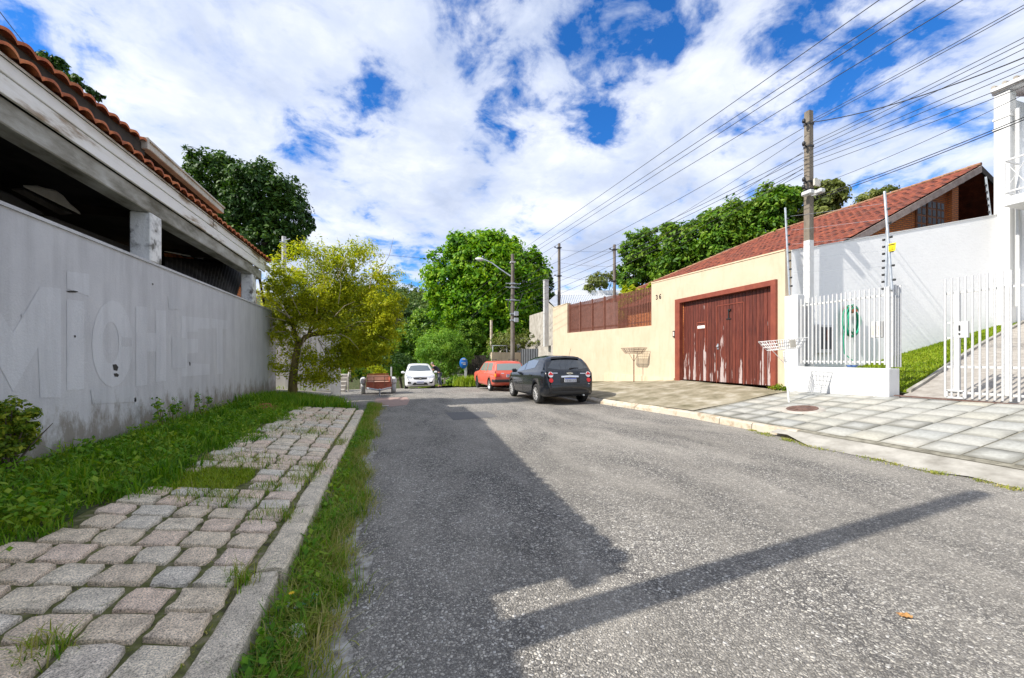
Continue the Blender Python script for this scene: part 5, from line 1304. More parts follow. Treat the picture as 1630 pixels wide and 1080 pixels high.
# second post glimpsed left of the lamp pole
pf = at(782, 590, 31); t = empty('wooden_post', Vector((pf.x, pf.y, -.8)), 0, 'thin yellowish post covered by a climber left of the lamp pole', 'post')
q = MB(); hh = at(782, 510, 31).z + .8; q.tube([(0, 0, 0), (0, 0, hh)], .10, 6); q.build('shaft', K['kerb_r'], t)
foliage('climbing_leaves', [(Vector((0, 0, hh * .45)), (.3, .3, hh * .35))], 50, 16, .14, K['lf_mid'], t, crad=.35)

# ------------------------------------------------------------------ far buildings on the right
off = at(805, 600, 31); off.z = -.6
fw_ = empty('far_garden_wall', off, 0, 'low pale beige wall behind the roof of the red car', 'wall')
a_, b_ = at(783, 561, 30), at(829, 560, 31.5)
q = MB(); v0 = L((a_.x, a_.y, -1)); v1 = L((b_.x, b_.y, -1)); q.prism([v0, v1, v1 + Vector((0, .2, 0)), v0 + Vector((0, .2, 0))], (0, 0, a_.z + 1)); q.build('wall', K['beige2'], fw_)
q = MB(); hh = a_.z
q.tube([L((a_.x + .1, a_.y + .1, hh)), L((a_.x + .1, a_.y + .1, hh + .5)), L((a_.x + 1.2, a_.y + .1, hh + .5)), L((a_.x + 1.2, a_.y + .1, hh))], .03, 5); q.build('rail', K['galv'], fw_)
# dark grey gate and its pillar
off = at(845, 600, 30); off.z = -.6
a_, b_ = at(829.5, 556, 30.5), at(860, 560, 28.5)
dg = empty('dark_gate', off, 0, 'dark grey sheet gate between the pale beige wall and the concrete block wall', 'gate')
q = MB(); v0 = L((a_.x, a_.y, -1)); v1 = L((b_.x, b_.y, -1)); q.prism([v0, v1, v1 + Vector((0, .1, 0)), v0 + Vector((0, .1, 0))], (0, 0, a_.z + 1)); q.build('panel', K['darkgrey'], dg)
q = MB()
for i in range(9):
    p_ = v0.lerp(v1, i / 8) - Vector((0, .03, 0)); q.box(p_ + Vector((0, 0, (a_.z + 1) / 2)), (.05, .04, a_.z + 1))
q.build('ribs', K['black'], dg)
off = at(868, 600, 27); off.z = -.5
cb_ = empty('concrete_block_wall', off, 0, 'short weathered concrete wall against the far end of the beige wall', 'wall')
a_, b_ = at(858.5, 551, 27.5), at(883, 551, 26.2)
q = MB(); v0 = L((a_.x, a_.y, -1)); v1 = L((b_.x, b_.y, -1)); q.prism([v0, v1, v1 + Vector((.1, .5, 0)), v0 + Vector((.1, .5, 0))], (0, 0, a_.z + 1)); q.build('wall', K['ccwall'], cb_)
# grey house behind with canopy
off = at(850, 560, 36); off.z = -.6
gh = empty('grey_house', off, 0, 'plain grey low house with a pale canopy behind the concrete post', 'house')
def vwall(name, pa, pb_2, fwd, m, th=.3, zb=-1.2, fwd2=None, parent=gh):
    a_ = at(pa[0], pa[1], fwd); b_ = at(pb_2[0], pb_2[1], fwd2 or fwd); q = MB()
    q.prism([L((a_.x, a_.y, zb)), L((b_.x, b_.y, zb)), L(b_), L(a_)], (.05, th, 0)); return q.build(name, m, parent)
vwall('wall', (800, 538), (882, 538), 37, K['ccwall'], 3.0)
vwall('lower_wall', (860, 553), (882, 553), 35.5, K['darkwood'], .2)
q = MB(); a_, b_ = at(852, 540, 34.5), at(882, 540, 34.5); q.prism([L(a_), L(b_), L(b_ - Vector((0, 0, .16))), L(a_ - Vector((0, 0, .16)))], (.3, 2.5, .0)); q.build('canopy', K['zinc'], gh)
vwall('window', (812, 550), (826, 550), 36.9, K['darkgrey'], .05, 1.6)
# warehouse with zinc roof
off = at(900, 480, 33); off.z = 0
wh = empty('warehouse', off, 0, 'long low building with a corrugated zinc roof above the slat fence', 'building')
a_, b_ = at(874, 481, 31), at(1010, 488, 28)
vwall('side_wall', (873, 482), (885, 492), 32, K['ccwall'], .3, parent=wh, fwd2=30)
vwall('wall', (884, 490), (1000, 490), 30, K['ccwall'], 6.0, parent=wh)
q = MB(); A, B, C_, D_ = at(874, 480, 31.5), at(888, 494, 28.6), at(1010, 478, 29.5), at(1000, 466, 36)
C2 = at(995, 470, 38); A2 = at(885, 470, 37)
def zr(u, v): 
    p_ = B.lerp(C_, u).lerp(A2.lerp(C2, u), v); return L(p_ + Vector((0, 0, .05 * math.sin(u * 6.283 * 40))))
q.grid(zr, 240, 3, 0, True); q.build('roof', K['zinc'], wh)
q = MB(); q.prism([L(A), L(B), L(A2)], (0, 0, .06)); q.build('roof_verge', K['zinc'], wh)
q = MB(); q.prism([L(A2), L(C2), L(C2 + Vector((0, 0, .45))), L(A2 + Vector((0, 0, .45)))], (.1, .3, 0)); q.build('parapet', K['whitewall'], wh)
# dark picket and panel fence on the verge beyond the red car
off = at(765, 610, 30); off.z = -.7
pf_ = empty('grey_panel_fence', off, 0, 'dark grey panel fence beside the grass clump and the blue sign', 'fence')
for (x0, x1, py, m) in ((756, 783, 589, 'darkgrey'), (744, 757, 566, 'darkwood'), (757, 783, 566, 'darkwood')):
    n_ = max(2, int((x1 - x0) / 3))
    for i in range(n_):
        fa = 31 if m == 'darkwood' else 30; xa = x0 + (x1 - x0) * i / n_; a_ = at(xa + .1, py, fa); b_ = at(xa + (x1 - x0) / n_ - .25, py, fa)
        q = MB(); q.prism([L((a_.x, a_.y, -1.2)), L((b_.x, b_.y, -1.2)), L((b_.x, b_.y, a_.z)), L((a_.x, a_.y, a_.z))], (0, .06, 0)); q.build('board', K[m], pf_)
off = at(700, 610, 33); off.z = -1
wf = empty('picket_fence', off, 0, 'pale picket fence half hidden behind the feathery tree trunk', 'fence')
for i, x in enumerate((694, 701, 708, 714, 721, 730, 735)):
    a_ = at(x, 597, 32); q = MB(); q.box(L((a_.x, a_.y, a_.z - .7)), (.16, .06, 1.5)); q.build('picket', K['white'] if i % 2 else K['ccwall'], wf)
a_, b_ = at(692, 602, 32), at(738, 602, 32); q = MB(); q.prism([L(a_), L(b_), L(b_ - Vector((0, 0, .1))), L(a_ - Vector((0, 0, .1)))], (0, .05, 0)); q.build('rail', K['ccwall'], wf)
# blue round sign
pf = at(739, 606, 27); t = empty('blue_sign', pf, 0, 'blue rounded sign on a white post beside the feathery tree', 'sign')
q = MB(); c_ = at(738, 578.5, 27) - pf; q.box((.1, .04, c_.z / 2 + .1), (.16, .05, c_.z + .3)); q.build('post', K['whitepaint'], t)
q = MB(); q.lathe([(0, -.03), (.26, -.03), (.28, 0), (.26, .03), (0, .03)], 'Y', 20, c_); o = q.build('panel', K['blue'], t)
for v in o.data.vertices: v.co.z = c_.z + (v.co.z - c_.z) * 1.35
q = MB(); q.bevbox((c_.x, c_.y - .035, c_.z + .27), (.22, .012, .09), .003); q.box((c_.x - .02, c_.y - .035, c_.z + .02), (.30, .01, .05)); q.box((c_.x + .04, c_.y - .035, c_.z - .08), (.18, .01, .06)); q.build('lettering', K['whitepaint'], t)
# grass clump
pf = at(748, 616, 24.5); pf.z = rz(pf.x, pf.y) - .05
rngp = rng.normal(0, .38, (1100, 3)); rngp[:, 1] *= .7; rngp[:, 2] = 0
t = empty('grass_clump', pf, 0, 'bushy bright green strap leaved clump on the verge by the red car', 'plant')
blades('leaves', rngp, .35, .75, .035, K['lawn'], 1.0, kind=None, parent=t)

# ------------------------------------------------------------------ orange brick house with big tiled roof
YG = 9.3
ap = onY(1562, 262, YG); ridge_z = ap.z; XRg = ap.x
ev = onY(1345, 383, YG); sl_z = (ridge_z - ev.z) / (XRg - ev.x)
XE = 11.6; zE = ridge_z - sl_z * (XRg - XE)
off = Vector((16, 14, .8))
oh = empty('brick_house', off, 0, 'orange brick house with a great red brown tile roof above the white side wall', 'house')
YH = onX(1232, 368, XRg).y; YB = YH + (XRg - XE) * .95
sv = Vector((XRg - XE, 0, ridge_z - zE)); Lv = sv.length
nn = Vector((-sl_z, 0, 1)).normalized()
def clip(c):
    X, Y, Z = c
    lim = YB - (YB - YH) * (X - XE) / (XRg - XE)
    return Y < lim and Y > YG - .02
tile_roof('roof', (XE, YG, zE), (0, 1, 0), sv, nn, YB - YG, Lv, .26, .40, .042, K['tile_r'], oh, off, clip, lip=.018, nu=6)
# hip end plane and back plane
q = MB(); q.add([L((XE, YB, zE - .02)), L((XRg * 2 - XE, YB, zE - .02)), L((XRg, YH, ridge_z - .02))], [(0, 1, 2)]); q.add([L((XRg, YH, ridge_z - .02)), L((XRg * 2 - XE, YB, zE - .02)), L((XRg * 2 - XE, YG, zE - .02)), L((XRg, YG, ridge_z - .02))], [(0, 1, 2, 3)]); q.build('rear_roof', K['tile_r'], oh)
# ridge and hip tiles
q = MB()
for i in range(int((YH - YG) / .35)):
    y = YG + i * .35; q.tube([L((XRg, y, ridge_z + .02)), L((XRg, y + .38, ridge_z + .045))], [.065, .055], 8)
hv = Vector((XE, YB, zE)) - Vector((XRg, YH, ridge_z)); nH = int(hv.length / .35)
for i in range(nH):
    p_ = Vector((XRg, YH, ridge_z + .03)) + hv * (i / nH); q.tube([L(p_), L(p_ + hv / nH * 1.06 + Vector((0, 0, .02)))], [.055, .065], 8)
q.build('ridge_tiles', tile_mat('ridge_clay', (.16, .06, .03), (.30, .15, .08), (.42, .27, .15), .3), oh)
# bargeboards, soffit
def gabz(X): return zE + sl_z * (X - XE)
q = MB(); q.prism([L((XE, YG - .02, gabz(XE) - .30)), L((XRg, YG - .02, ridge_z - .30)), L((XRg, YG - .02, ridge_z - .05)), L((XE, YG - .02, gabz(XE) - .05))], (0, .05, 0)); q.build('bargeboard', mat('weathered_fascia', (.26, .20, .17), (.40, .33, .29), 5, .8), oh)
q = MB(); q.prism([L((XRg, YG - .02, ridge_z - .05)), L((XRg, YG - .02, ridge_z - .30)), L((XRg + 7, YG - .02, ridge_z - .30 - 7 * sl_z)), L((XRg + 7, YG - .02, ridge_z - .05 - 7 * sl_z))], (0, .05, 0)); q.build('bargeboard', K['darkwood'], oh)
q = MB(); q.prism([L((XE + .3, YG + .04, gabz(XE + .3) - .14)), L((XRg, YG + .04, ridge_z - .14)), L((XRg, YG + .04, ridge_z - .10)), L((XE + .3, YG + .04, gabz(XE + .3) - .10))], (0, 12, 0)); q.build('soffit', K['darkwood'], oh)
YW = 9.62
xr = onY(1520, 350, YW).x; xl = onY(1345, 370, YW).x
q = MB(); q.prism([L((xl - 1.5, YW, .5)), L((xr, YW, .5)), L((xr, YW, gabz(xr) - .16)), L((xl - 1.5, YW, gabz(xl - 1.5) - .16))], (0, .2, 0)); q.build('brick_wall', K['brick'], oh)
xp = onY(1502, 350, YW).x; q = MB(); q.box(L(((xp + xr) / 2, YW - .08, gabz(xp) / 2 + .2)), (xr - xp - .3, .18, gabz(xp) - .7)); q.build('brick_pier', K['brick'], oh)
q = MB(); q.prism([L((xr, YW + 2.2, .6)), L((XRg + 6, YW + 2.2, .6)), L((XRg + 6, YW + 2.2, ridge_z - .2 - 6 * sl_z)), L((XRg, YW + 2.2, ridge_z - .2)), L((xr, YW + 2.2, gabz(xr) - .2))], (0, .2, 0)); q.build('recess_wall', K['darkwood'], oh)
q = MB(); q.prism([L((XE + .4, YW + .25, .5)), L((XRg + 5.5, YW + .25, .5)), L((XRg + 5.5, YW + .25, zE + .0)), L((XE + .4, YW + .25, zE))], (0, YB - YW - .8, 0)); q.build('side_walls', K['brick'], oh)
for (x0, x1) in ((1457, 1472), (1474, 1488), (1489, 1501)):
    A_, B_ = onY(x0, 335, YW - .02), onY(x1, 335, YW - .02); zt_ = onY(1480, 321, YW).z; zb2 = onY(1480, 372, YW).z
    wf_ = MB(); wf_.box(L(((A_.x + B_.x) / 2, YW - .03, (zt_ + zb2) / 2)), (B_.x - A_.x, .06, zt_ - zb2)); fr_ = wf_.build('window', K['orange'] if False else mat('varnished_window_frame', (.20, .075, .025), (.28, .11, .04), 6, .6), oh)
    g_ = MB()
    for i in range(2):
        for j in range(4):
            w_ = (B_.x - A_.x) / 2; h_ = (zt_ - zb2) / 4
            g_.box(L((A_.x + w_ * (i + .5), YW - .062, zb2 + h_ * (j + .5))), (w_ * .68, .01, h_ * .76))
    g_.build('pane', K['glass'] if 'glass' in K else glass_mat('window_glass'), fr_)
q = MB(); q.lathe([(0, -.08), (.10, -.06), (.12, .02), (.05, .08), (0, .08)], 'Z', 10, L(onY(1529, 290, YG + .5))); q.build('porch_lamp', K['whitepaint'], oh)

# ------------------------------------------------------------------ white house at the right edge
SYH = SYE; off = Vector((WE, SYH, 2.4)); HX = WE
wh2 = empty('white_house', off, 0, 'tall white house with a small balcony at the right edge', 'house')
ztop = onX(1583, 152, HX - .1).z
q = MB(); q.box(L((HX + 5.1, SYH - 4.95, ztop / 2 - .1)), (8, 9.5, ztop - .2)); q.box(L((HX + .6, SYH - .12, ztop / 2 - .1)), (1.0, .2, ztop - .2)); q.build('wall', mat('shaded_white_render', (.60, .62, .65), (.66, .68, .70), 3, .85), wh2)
q = MB(); q.bevbox(L((HX + .13, SYH - .10, ztop / 2)), (.34, .34, ztop), .01); q.build('corner_pilaster', K['white'], wh2)
for z in (ztop - .75, ztop - 1.05): 
    q = MB(); q.box(L((HX + .13, SYH - .10, z)), (.38, .38, .06)); q.build('moulding', K['white'], wh2)
q = MB(); q.tube([L((HX + .12, SYH - .36, 3)), L((HX + .12, SYH - .36, ztop - .6))], .05, 8); q.build('downpipe', K['whitepaint'], wh2)
# eave: gutter, fascia and roof
q = MB(); q.prism([L((HX - .06, SYH + .10, ztop + .02)), L((HX - .06, SYH + .10, ztop + .20)), L((HX + 2.2, SYH + .10, ztop + .62)), L((HX + 2.2, SYH + .10, ztop + .44))], (0, -10.0, 0)); q.build('eave', K['white'], wh2)
q = MB(); q.bevbox(L((HX - .10, SYH - 4.9, ztop + .14)), (.12, 10.0, .13), .02); q.build('gutter', K['whitepaint'], wh2)
q = MB()
for i in range(44): q.tube([L((HX - .12, SYH + .05 - i * .23, ztop + .25)), L((HX + 3.0, SYH + .05 - i * .23, ztop + .83))], .055, 6)
q.build('roof_sheets', K['ccwall'], wh2)
# balcony
zbal = onX(1600, 322, HX - .75).z
yb0 = onX(1598, 300, HX - .75).y
yb1 = 3.5
q = MB(); q.bevbox(L((HX + .20, (yb0 + yb1) / 2, zbal)), (1.96, yb0 - yb1, .26), .01); q.build('balcony_slab', K['white'], wh2)
zr_ = onX(1604, 255, HX - .75).z
bl_ = MB()
for z in (zr_, zbal + .28): bl_.box(L((HX - .75, (yb0 + yb1) / 2, z)), (.045, yb0 - yb1, .045)); 
for z in (zr_, zbal + .28): bl_.box(L((HX - .40, yb0 - .02, z)), (.7, .04, .04))
n_ = 7
for i in range(n_ + 1):
    y = yb1 + (yb0 - yb1) * i / n_; bl_.box(L((HX - .75, y - (.02 if i == n_ else 0), (zr_ + zbal) / 2)), (.035, .035, zr_ - zbal))
for i in range(n_):
    ya2, yb2 = yb1 + (yb0 - yb1) * i / n_, yb1 + (yb0 - yb1) * (i + 1) / n_
    bl_.tube([L((HX - .75, ya2, zbal + .28)), L((HX - .75, yb2, zr_))], .012, 5); bl_.tube([L((HX - .75, yb2, zbal + .28)), L((HX - .75, ya2, zr_))], .012, 5)
bl_.build('balcony_railing', K['whitepaint'], wh2)

# ------------------------------------------------------------------ overhead cables
def thru(name, label, A, px, py, X, r=.012, sag=.12, group=None, ext=1.35):
    """a cable from A towards the point seen at a pixel on the plane x=X, carried on to the next support"""
    B = onX(px, py, X); B2 = A + (B - A) * ext; return sagwire('overhead_cable', A, B2, r, sag, K['wire'], label, group)
SL = lambda py: at(816, py, SLf) + Vector((0, -.1, 0))
lab = ['topmost thin cable running from the street lamp pole over the road', 'second highest cable from the lamp pole over the road', 'third cable below the top from the lamp pole', 'fourth cable sweeping down to the lamp pole']
for i, ((xa, ya, x1, y1)) in enumerate(((816, 408, 1395, 0), (816, 418, 1448, 0), (816, 424, 1468, 0), (816, 432, 1527, 0))):
    thru('c', lab[i], SL(ya), x1, y1, [7.9, 8.3, 8.5, 8.9][i], .013, .05)
G = 'bundled service cables between the lamp pole and the concrete pole'
PT = Vector((10.72 - .24, 7.88, 0)); ztp = lambda py: onX(1281, py, 10.48).z
grp = [(447, 203, 'cable tied to the top of the tall concrete pole coming from the lamp pole'), (456, 243, 'cable reaching the tall concrete pole a little below its top'), (462, 250, 'cable doubled closely under the one a little below the pole top'), (474, 262, 'cable reaching the tall concrete pole at its lower bracket'), (486, 268, 'lowest cable but one reaching the tall concrete pole'), (496, 275, 'lowest cable reaching the tall concrete pole')]
for pa, pb3, lb in grp:
    sagwire('overhead_cable', SL(pa), (PT.x, PT.y, ztp(pb3)), .013, .30, K['wire'], lb)
right = [(197, 5, 1630, 'cable leaving the pole top towards the upper right corner', 9.0), (201, 10, 1630, 'cable leaving just beneath the one to the upper right corner', 9.0), (232, 57, 1630, 'upper of the middle cables right of the concrete pole', 9.3), (237, 65, 1630, 'second of the middle cables right of the concrete pole', 9.3), (243, 75, 1630, 'third of the middle cables right of the concrete pole', 9.3),
         (250, 98, 1630, 'fourth of the middle cables right of the concrete pole', 9.4), (255, 108, 1630, 'fifth of the middle cables right of the concrete pole', 9.4), (262, 124, 1630, 'cable crossing the top of the white pilaster', 9.5), (270, 135, 1630, 'lower cable crossing the white pilaster below the eave', 9.5)]
for pa, y1, x1, lb, X in right:
    A = Vector((PT.x, PT.y, ztp(pa))); thru('c', lb, A, x1, y1, X, .010, .04)
# twisted service drop, and the thick pair low on the right
sagwire('overhead_cable', Vector((PT.x + .2, PT.y, ztp(192))), onX(1640, 88, 10.0), .018, .16, K['wire'], 'thick twisted cable looping from the concrete pole top to the right')
A = onX(1345, 298, 14.0)
sagwire('overhead_cable', Vector((10.9, 7.95, ztp(310))), onX(1640, 183, 10.4), .014, .05, K['wire'], 'lower thick cable passing before the balcony')
sagwire('overhead_cable', Vector((10.9, 7.95, ztp(314))), onX(1640, 187, 10.4), .014, .05, K['wire'], 'cable running directly beneath the lower thick one before the balcony')
sagwire('overhead_cable', Vector((10.9, 7.95, ztp(292))), onX(1640, 146, 10.2), .009, .08, K['wire'], 'thin cable rising to the right below the pilaster moulding')
# across the street, and beyond the lamp
sagwire('overhead_cable', pp + Vector((0, 0, top - .15)), at(700, 413, 26.5).lerp(SL(418), .0), .014, .12, K['wire'], 'cable from the left utility post over the yellow tree to the middle of the street')
sagwire('overhead_cable', at(700, 413, 26.5), SL(418), .014, .05, K['wire'], 'continuation of the cross street cable to the lamp pole')
for i, (pa, ex, ey) in enumerate(((420, 600, 560), (430, 622, 575), (445, 640, 585), (456, 605, 600))):
    sagwire('overhead_cable', SL(pa), at(ex, ey, 70), .02, .6, K['wire'], ['highest', 'second', 'third', 'lowest'][i] + ' cable descending the hill behind the street lamp pole')
for i, (pa, pb4, y1) in enumerate(((462, P890, 2.2), (470, P890, 2.4))):
    sagwire('overhead_cable', SL(pa), P890 - Vector((0, 0, .4 + i * 1.6)), .010, .1, K['wire'], ['upper', 'lower'][i] + ' short cable from the lamp pole to the thin pole behind the beige wall')
for i in range(3):
    sagwire('overhead_cable', P890 - Vector((0, 0, .4 + i * .9)), P978 - Vector((0, 0, .4 + i * .9)), .010, .08, K['wire'], ['top', 'middle', 'bottom'][i] + ' cable between the two thin dark poles')
    sagwire('overhead_cable', P978 - Vector((0, 0, .4 + i * .9)), Vector((PT.x, PT.y, ztp(215 + i * 26))), .010, .15, K['wire'], ['top', 'middle', 'bottom'][i] + ' cable from the right thin dark pole to the tall concrete pole')
sagwire('overhead_cable', onX(-30, -20, -6), onX(60, 95, -9), .012, .02, K['wire'], 'thin cable above the left tiled roof')

# ------------------------------------------------------------------ small things on the ground
def sheetbit(name, label, cat, p, w, l, rz_, m, crum=.01):
    q = MB(); r_ = random.Random(sum(map(ord, label)))
    q.grid(lambda u, v: ((u - .5) * w + r_.uniform(-.004, .004), (v - .5) * l + r_.uniform(-.004, .004), .004 + crum * r_.random()), 5, 5)
    o = q.build(name, m); o.location = p; o.rotation_euler = (0, 0, rz_); md = o.modifiers.new('s', 'SOLIDIFY'); md.thickness = .002; tag(o, label, cat)
pt_ = onZ(494, 956, .04); sheetbit('wrapper', 'teal and white plastic wrapper lying in the gutter grass', 'litter', pt_, .05, .12, R(-25), K['teal'])
sheetbit('wrapper', 'white torn end of packaging next to the teal wrapper', 'litter', onZ(478, 966, .04), .04, .07, R(-30), K['paperwhite'])
sheetbit('paper_scrap', 'white scrap of paper in the dry grass nearest the camera', 'litter', onZ(474, 1008, .05), .06, .11, R(20), K['paperwhite'], .02)
sheetbit('paper_scrap', 'small crumpled pale scrap beside the kerb grass', 'litter', onZ(459, 966, .05), .03, .03, R(40), K['paperwhite'], .02)
sheetbit('paper_scrap', 'white scrap on the asphalt before the worn pink road patch', 'litter', onZ(610, 647, .01), .10, .30, R(80), K['paperwhite'], .01)
sheetbit('dry_leaf', 'single orange dry leaf lying on the sunlit asphalt', 'leaf', onZ(1441, 982, .004), .035, .06, R(60), K['leafbits'], .012)
sheetbit('dry_leaf', 'small dry leaf on the paving joints near the verge grass', 'leaf', onZ(262, 775, .25), .05, .05, R(10), K['leafbits'], .02)
for i, (px, py) in enumerate(((111, 752), (166, 742), (478, 843), (285, 778), (464, 945))):
    p = onZ(px, py, .32 if px < 300 else .14); t = empty('dandelion', p, 0, ['yellow flower nearest the left shrub in the verge grass', 'yellow flower in the verge grass right of the shrub', 'yellow flower in the gutter grass by the kerb', 'yellow flower at the edge of the paving stones', 'orange yellow flower by the teal wrapper'][i], 'flower')
    q = MB()
    for k in range(9):
        a = k * .698; q.add([(0, 0, 0), (.012 * math.cos(a - .25), .012 * math.sin(a - .25), .004), (.018 * math.cos(a), .018 * math.sin(a), .003), (.012 * math.cos(a + .25), .012 * math.sin(a + .25), .004)], [(0, 1, 2, 3)])
    q.build('petals', K['flower'], t); q = MB(); q.tube([(0, 0, -.001), (.005, .004, -.14)], .002, 4); q.build('stem', K['grass'], t)
c = onZ(421, 655, .3); cm = MB(); r_ = random.Random(8)
cm.grid(lambda u, v: ((u - .5) * .55, (v - .5) * .6, .15 * max(0, math.sin(math.pi * u) * math.sin(math.pi * v)) ** .7 + r_.uniform(0, .015) - .01), 12, 12)
o = cm.build('clay_mound', K['clay']); o.location = (c.x, c.y, lz(c.x, c.y)); tag(o, 'small mound of reddish clay in the grass by the wall', 'mound')
q = MB(); c = onZ(311, 665, .4); q.tube([(0, 0, -.05), (.0, .01, .26)], .018, 5); o = q.build('stake', K['twig']); o.location = c; tag(o, 'short pale stake stuck in the grass at the wall foot', 'stake')
def wildplant(px, py, label):
    c = onX(px, py, LX + .25); c.z = lz(c.x, c.y); t = empty('wild_plant', c, 0, label, 'plant'); q = MB()
    r_ = random.Random(px)
    B = []
    for k in range(4):
        e = Vector((r_.uniform(-.08, .1), r_.uniform(-.18, .18), r_.uniform(.25, .5))); q.tube([(0, 0, 0), e * .5, e], [.006, .005, .002], 4); B.append((e * .8, (.05, .05, .12)))
    q.build('stems', K['bark_y'], t); foliage('leaves', B, 16, 9, .05, K['grass'], t, crad=.6, shell=.1)
wildplant(275, 660, 'thin upright weed against the grey wall, left of the stake'); wildplant(258, 668, 'leafy upright weed at the foot of the grey wall nearest the camera'); wildplant(322, 650, 'tiny upright weed just right of the pale stake')
#PART3

# ------------------------------------------------------------------ vehicles
def car_paint(name, c, metal=0.0, rough=.28):
    m, nt, p, o = new_mat(name); p.inputs['Roughness'].default_value = rough; p.inputs['Metallic'].default_value = metal
    p.inputs['Coat Weight'].default_value = .55; p.inputs['Coat Roughness'].default_value = .05
    n = noise_n(nt, obj_co(nt), 3.0, 5, .6); cc = ramp(nt, n, [(.3, c), (.7, tuple(x * .9 for x in c))])
    dst = ramp(nt, noise_n(nt, obj_co(nt), 14, 7, .7), [(.5, 0.0), (.8, .25)])
    cc = mixc(nt, math_n(nt, 'MULTIPLY', dst, .35), cc, (.25, .23, .2)); nt.links.new(cc, p.inputs['Base Color']); return m
K['glass'] = glass_mat('tinted_glass'); K['glass_s'] = glass_mat('sky_tinted_side_glass', (.16, .21, .28), .05); K['glass_s'].node_tree.nodes['Principled BSDF'].inputs['Metallic'].default_value = .6  # bluish base colour of the side glass stands in for reflected sky
K['glass_l'] = glass_mat('pale_window_glass', (.22, .25, .24), .15)
K['tyre'] = mat('tyre_rubber', (.012, .012, .012), (.03, .029, .028), 20, .85)
K['alloy'] = mat('alloy_wheel', (.45, .44, .43), (.6, .59, .57), 12, .35, metal=.5)
K['chrome'] = mat('chrome_trim', (.75, .75, .76), (.8, .8, .8), 5, .2, metal=.8)
K['redlens'] = mat('red_lens', (.50, .01, .01), (.60, .02, .015), 20, .2)
K['clearlens'] = mat('clear_lens', (.55, .56, .58), (.75, .76, .78), 20, .15)
K['amber'] = mat('amber_lens', (.75, .25, .01), (.8, .3, .02), 20, .25)
K['headlamp'] = mat('headlamp_glass', (.20, .22, .25), (.55, .57, .6), 24, .12)
K['plate'] = mat('white_plate', (.62, .63, .66), (.68, .69, .72), 9, .5)
K['plateblue'] = mat('blue_plate_band', (.02, .06, .35), (.03, .07, .4), 9, .5)
K['gold'] = mat('gold_emblem', (.72, .68, .55), (.78, .74, .60), 9, .3, metal=.4)

def car_shell(name, spec, paint, parent):
    xs = np.unique(np.concatenate([np.linspace(0, spec['L'], 46), [p[0] for p in spec['top']]]))
    I = lambda key, x: float(np.interp(x, [p[0] for p in spec[key]], [p[1] for p in spec[key]]))
    V = []; n = None
    for x in xs:
        zt, zb, w, belt = I('top', x), I('bot', x), I('w', x), I('belt', x)
        zbelt = min(zt - .012, belt); gh = max(0.0, zt - zbelt - .02); th = spec.get('tumble', .34) * gh
        wb = w - .02
        half = [(0, zb), (w * .72, zb), (w * .93, zb + .02), (w - .01, zb + .10), (w, zb + (zbelt - zb) * .45), (w - .004, zb + (zbelt - zb) * .75), (wb, zbelt - .02), (wb - .03, zbelt + .004),
                (wb - .03 - th * .5, zbelt + gh * .5), (wb - .03 - th * .9, zbelt + gh * .90), (wb - .10 - th * .95, zt - .004), (w * .45, zt + spec.get('crown', .02)), (0, zt + spec.get('crown', .02) * 1.3)]
        ring = [(x, y, z) for y, z in half] + [(x, -y, z) for y, z in half[1:-1]][::-1]
        n = len(ring); V += ring
    fs = []
    for i in range(len(xs) - 1):
        for k in range(n):
            fs.append((i * n + k, i * n + (k + 1) % n, (i + 1) * n + (k + 1) % n, (i + 1) * n + k))
    fs += [tuple(range(n))[::-1], tuple((len(xs) - 1) * n + k for k in range(n))]
    me = bpy.data.meshes.new(name); me.from_pydata(V, [], fs)
    bm = bmesh.new(); bm.from_mesh(me); bmesh.ops.triangulate(bm, faces=[f for f in bm.faces if len(f.verts) > 4]); bmesh.ops.recalc_face_normals(bm, faces=bm.faces[:]); bm.to_mesh(me); bm.free()
    tmp = bpy.data.objects.new('tmp', me); COL.objects.link(tmp)
    cutters = []
    for wx in spec['wheels']:
        for s in (1, -1):
            b = bmesh.new(); bmesh.ops.create_cone(b, cap_ends=True, segments=28, radius1=spec['wr'] + .045, radius2=spec['wr'] + .045, depth=.32)
            bmesh.ops.rotate(b, verts=b.verts, matrix=Matrix.Rotation(R(90), 3, 'X')); bmesh.ops.translate(b, verts=b.verts, vec=(wx, s * (spec['hw'] - .06), spec['wr'] + .01))
            m2 = bpy.data.meshes.new('c'); b.to_mesh(m2); b.free(); c = bpy.data.objects.new('c', m2); COL.objects.link(c); cutters.append(c)
            md = tmp.modifiers.new('b', 'BOOLEAN'); md.operation = 'DIFFERENCE'; md.solver = 'EXACT'; md.object = c
    bpy.context.view_layer.update()
    dg_ = bpy.context.evaluated_depsgraph_get(); me2 = bpy.data.meshes.new_from_object(tmp.evaluated_get(dg_))
    for c in cutters: bpy.data.objects.remove(c, do_unlink=True)
    bpy.data.objects.remove(tmp, do_unlink=True)
    me2.name = name; o = bpy.data.objects.new(name, me2); COL.objects.link(o); o.parent = parent
    me2.materials.clear(); me2.materials.append(paint); me2.materials.append(K['black'])
    for p in me2.polygons:
        c = p.center; ins = False
        for wx in spec['wheels']:
            r = math.hypot(c.x - wx, c.z - spec['wr'] - .01)
            if r < spec['wr'] + .047 and abs(c.y) < spec['hw'] - .005 and (abs(p.normal.y) > .99 or abs(r - spec['wr'] - .045) < .006) and abs(c.y) > spec['hw'] - .24 and abs(p.normal.y) < .5 or (abs(abs(c.y) - (spec['hw'] - .22)) < .01 and r < spec['wr'] + .05): ins = True
        p.material_index = 1 if ins else 0; p.use_smooth = not ins
    bm = bmesh.new(); bm.from_mesh(me2); bvh = BVHTree.FromBMesh(bm)
    bm.free()
    return o, bvh
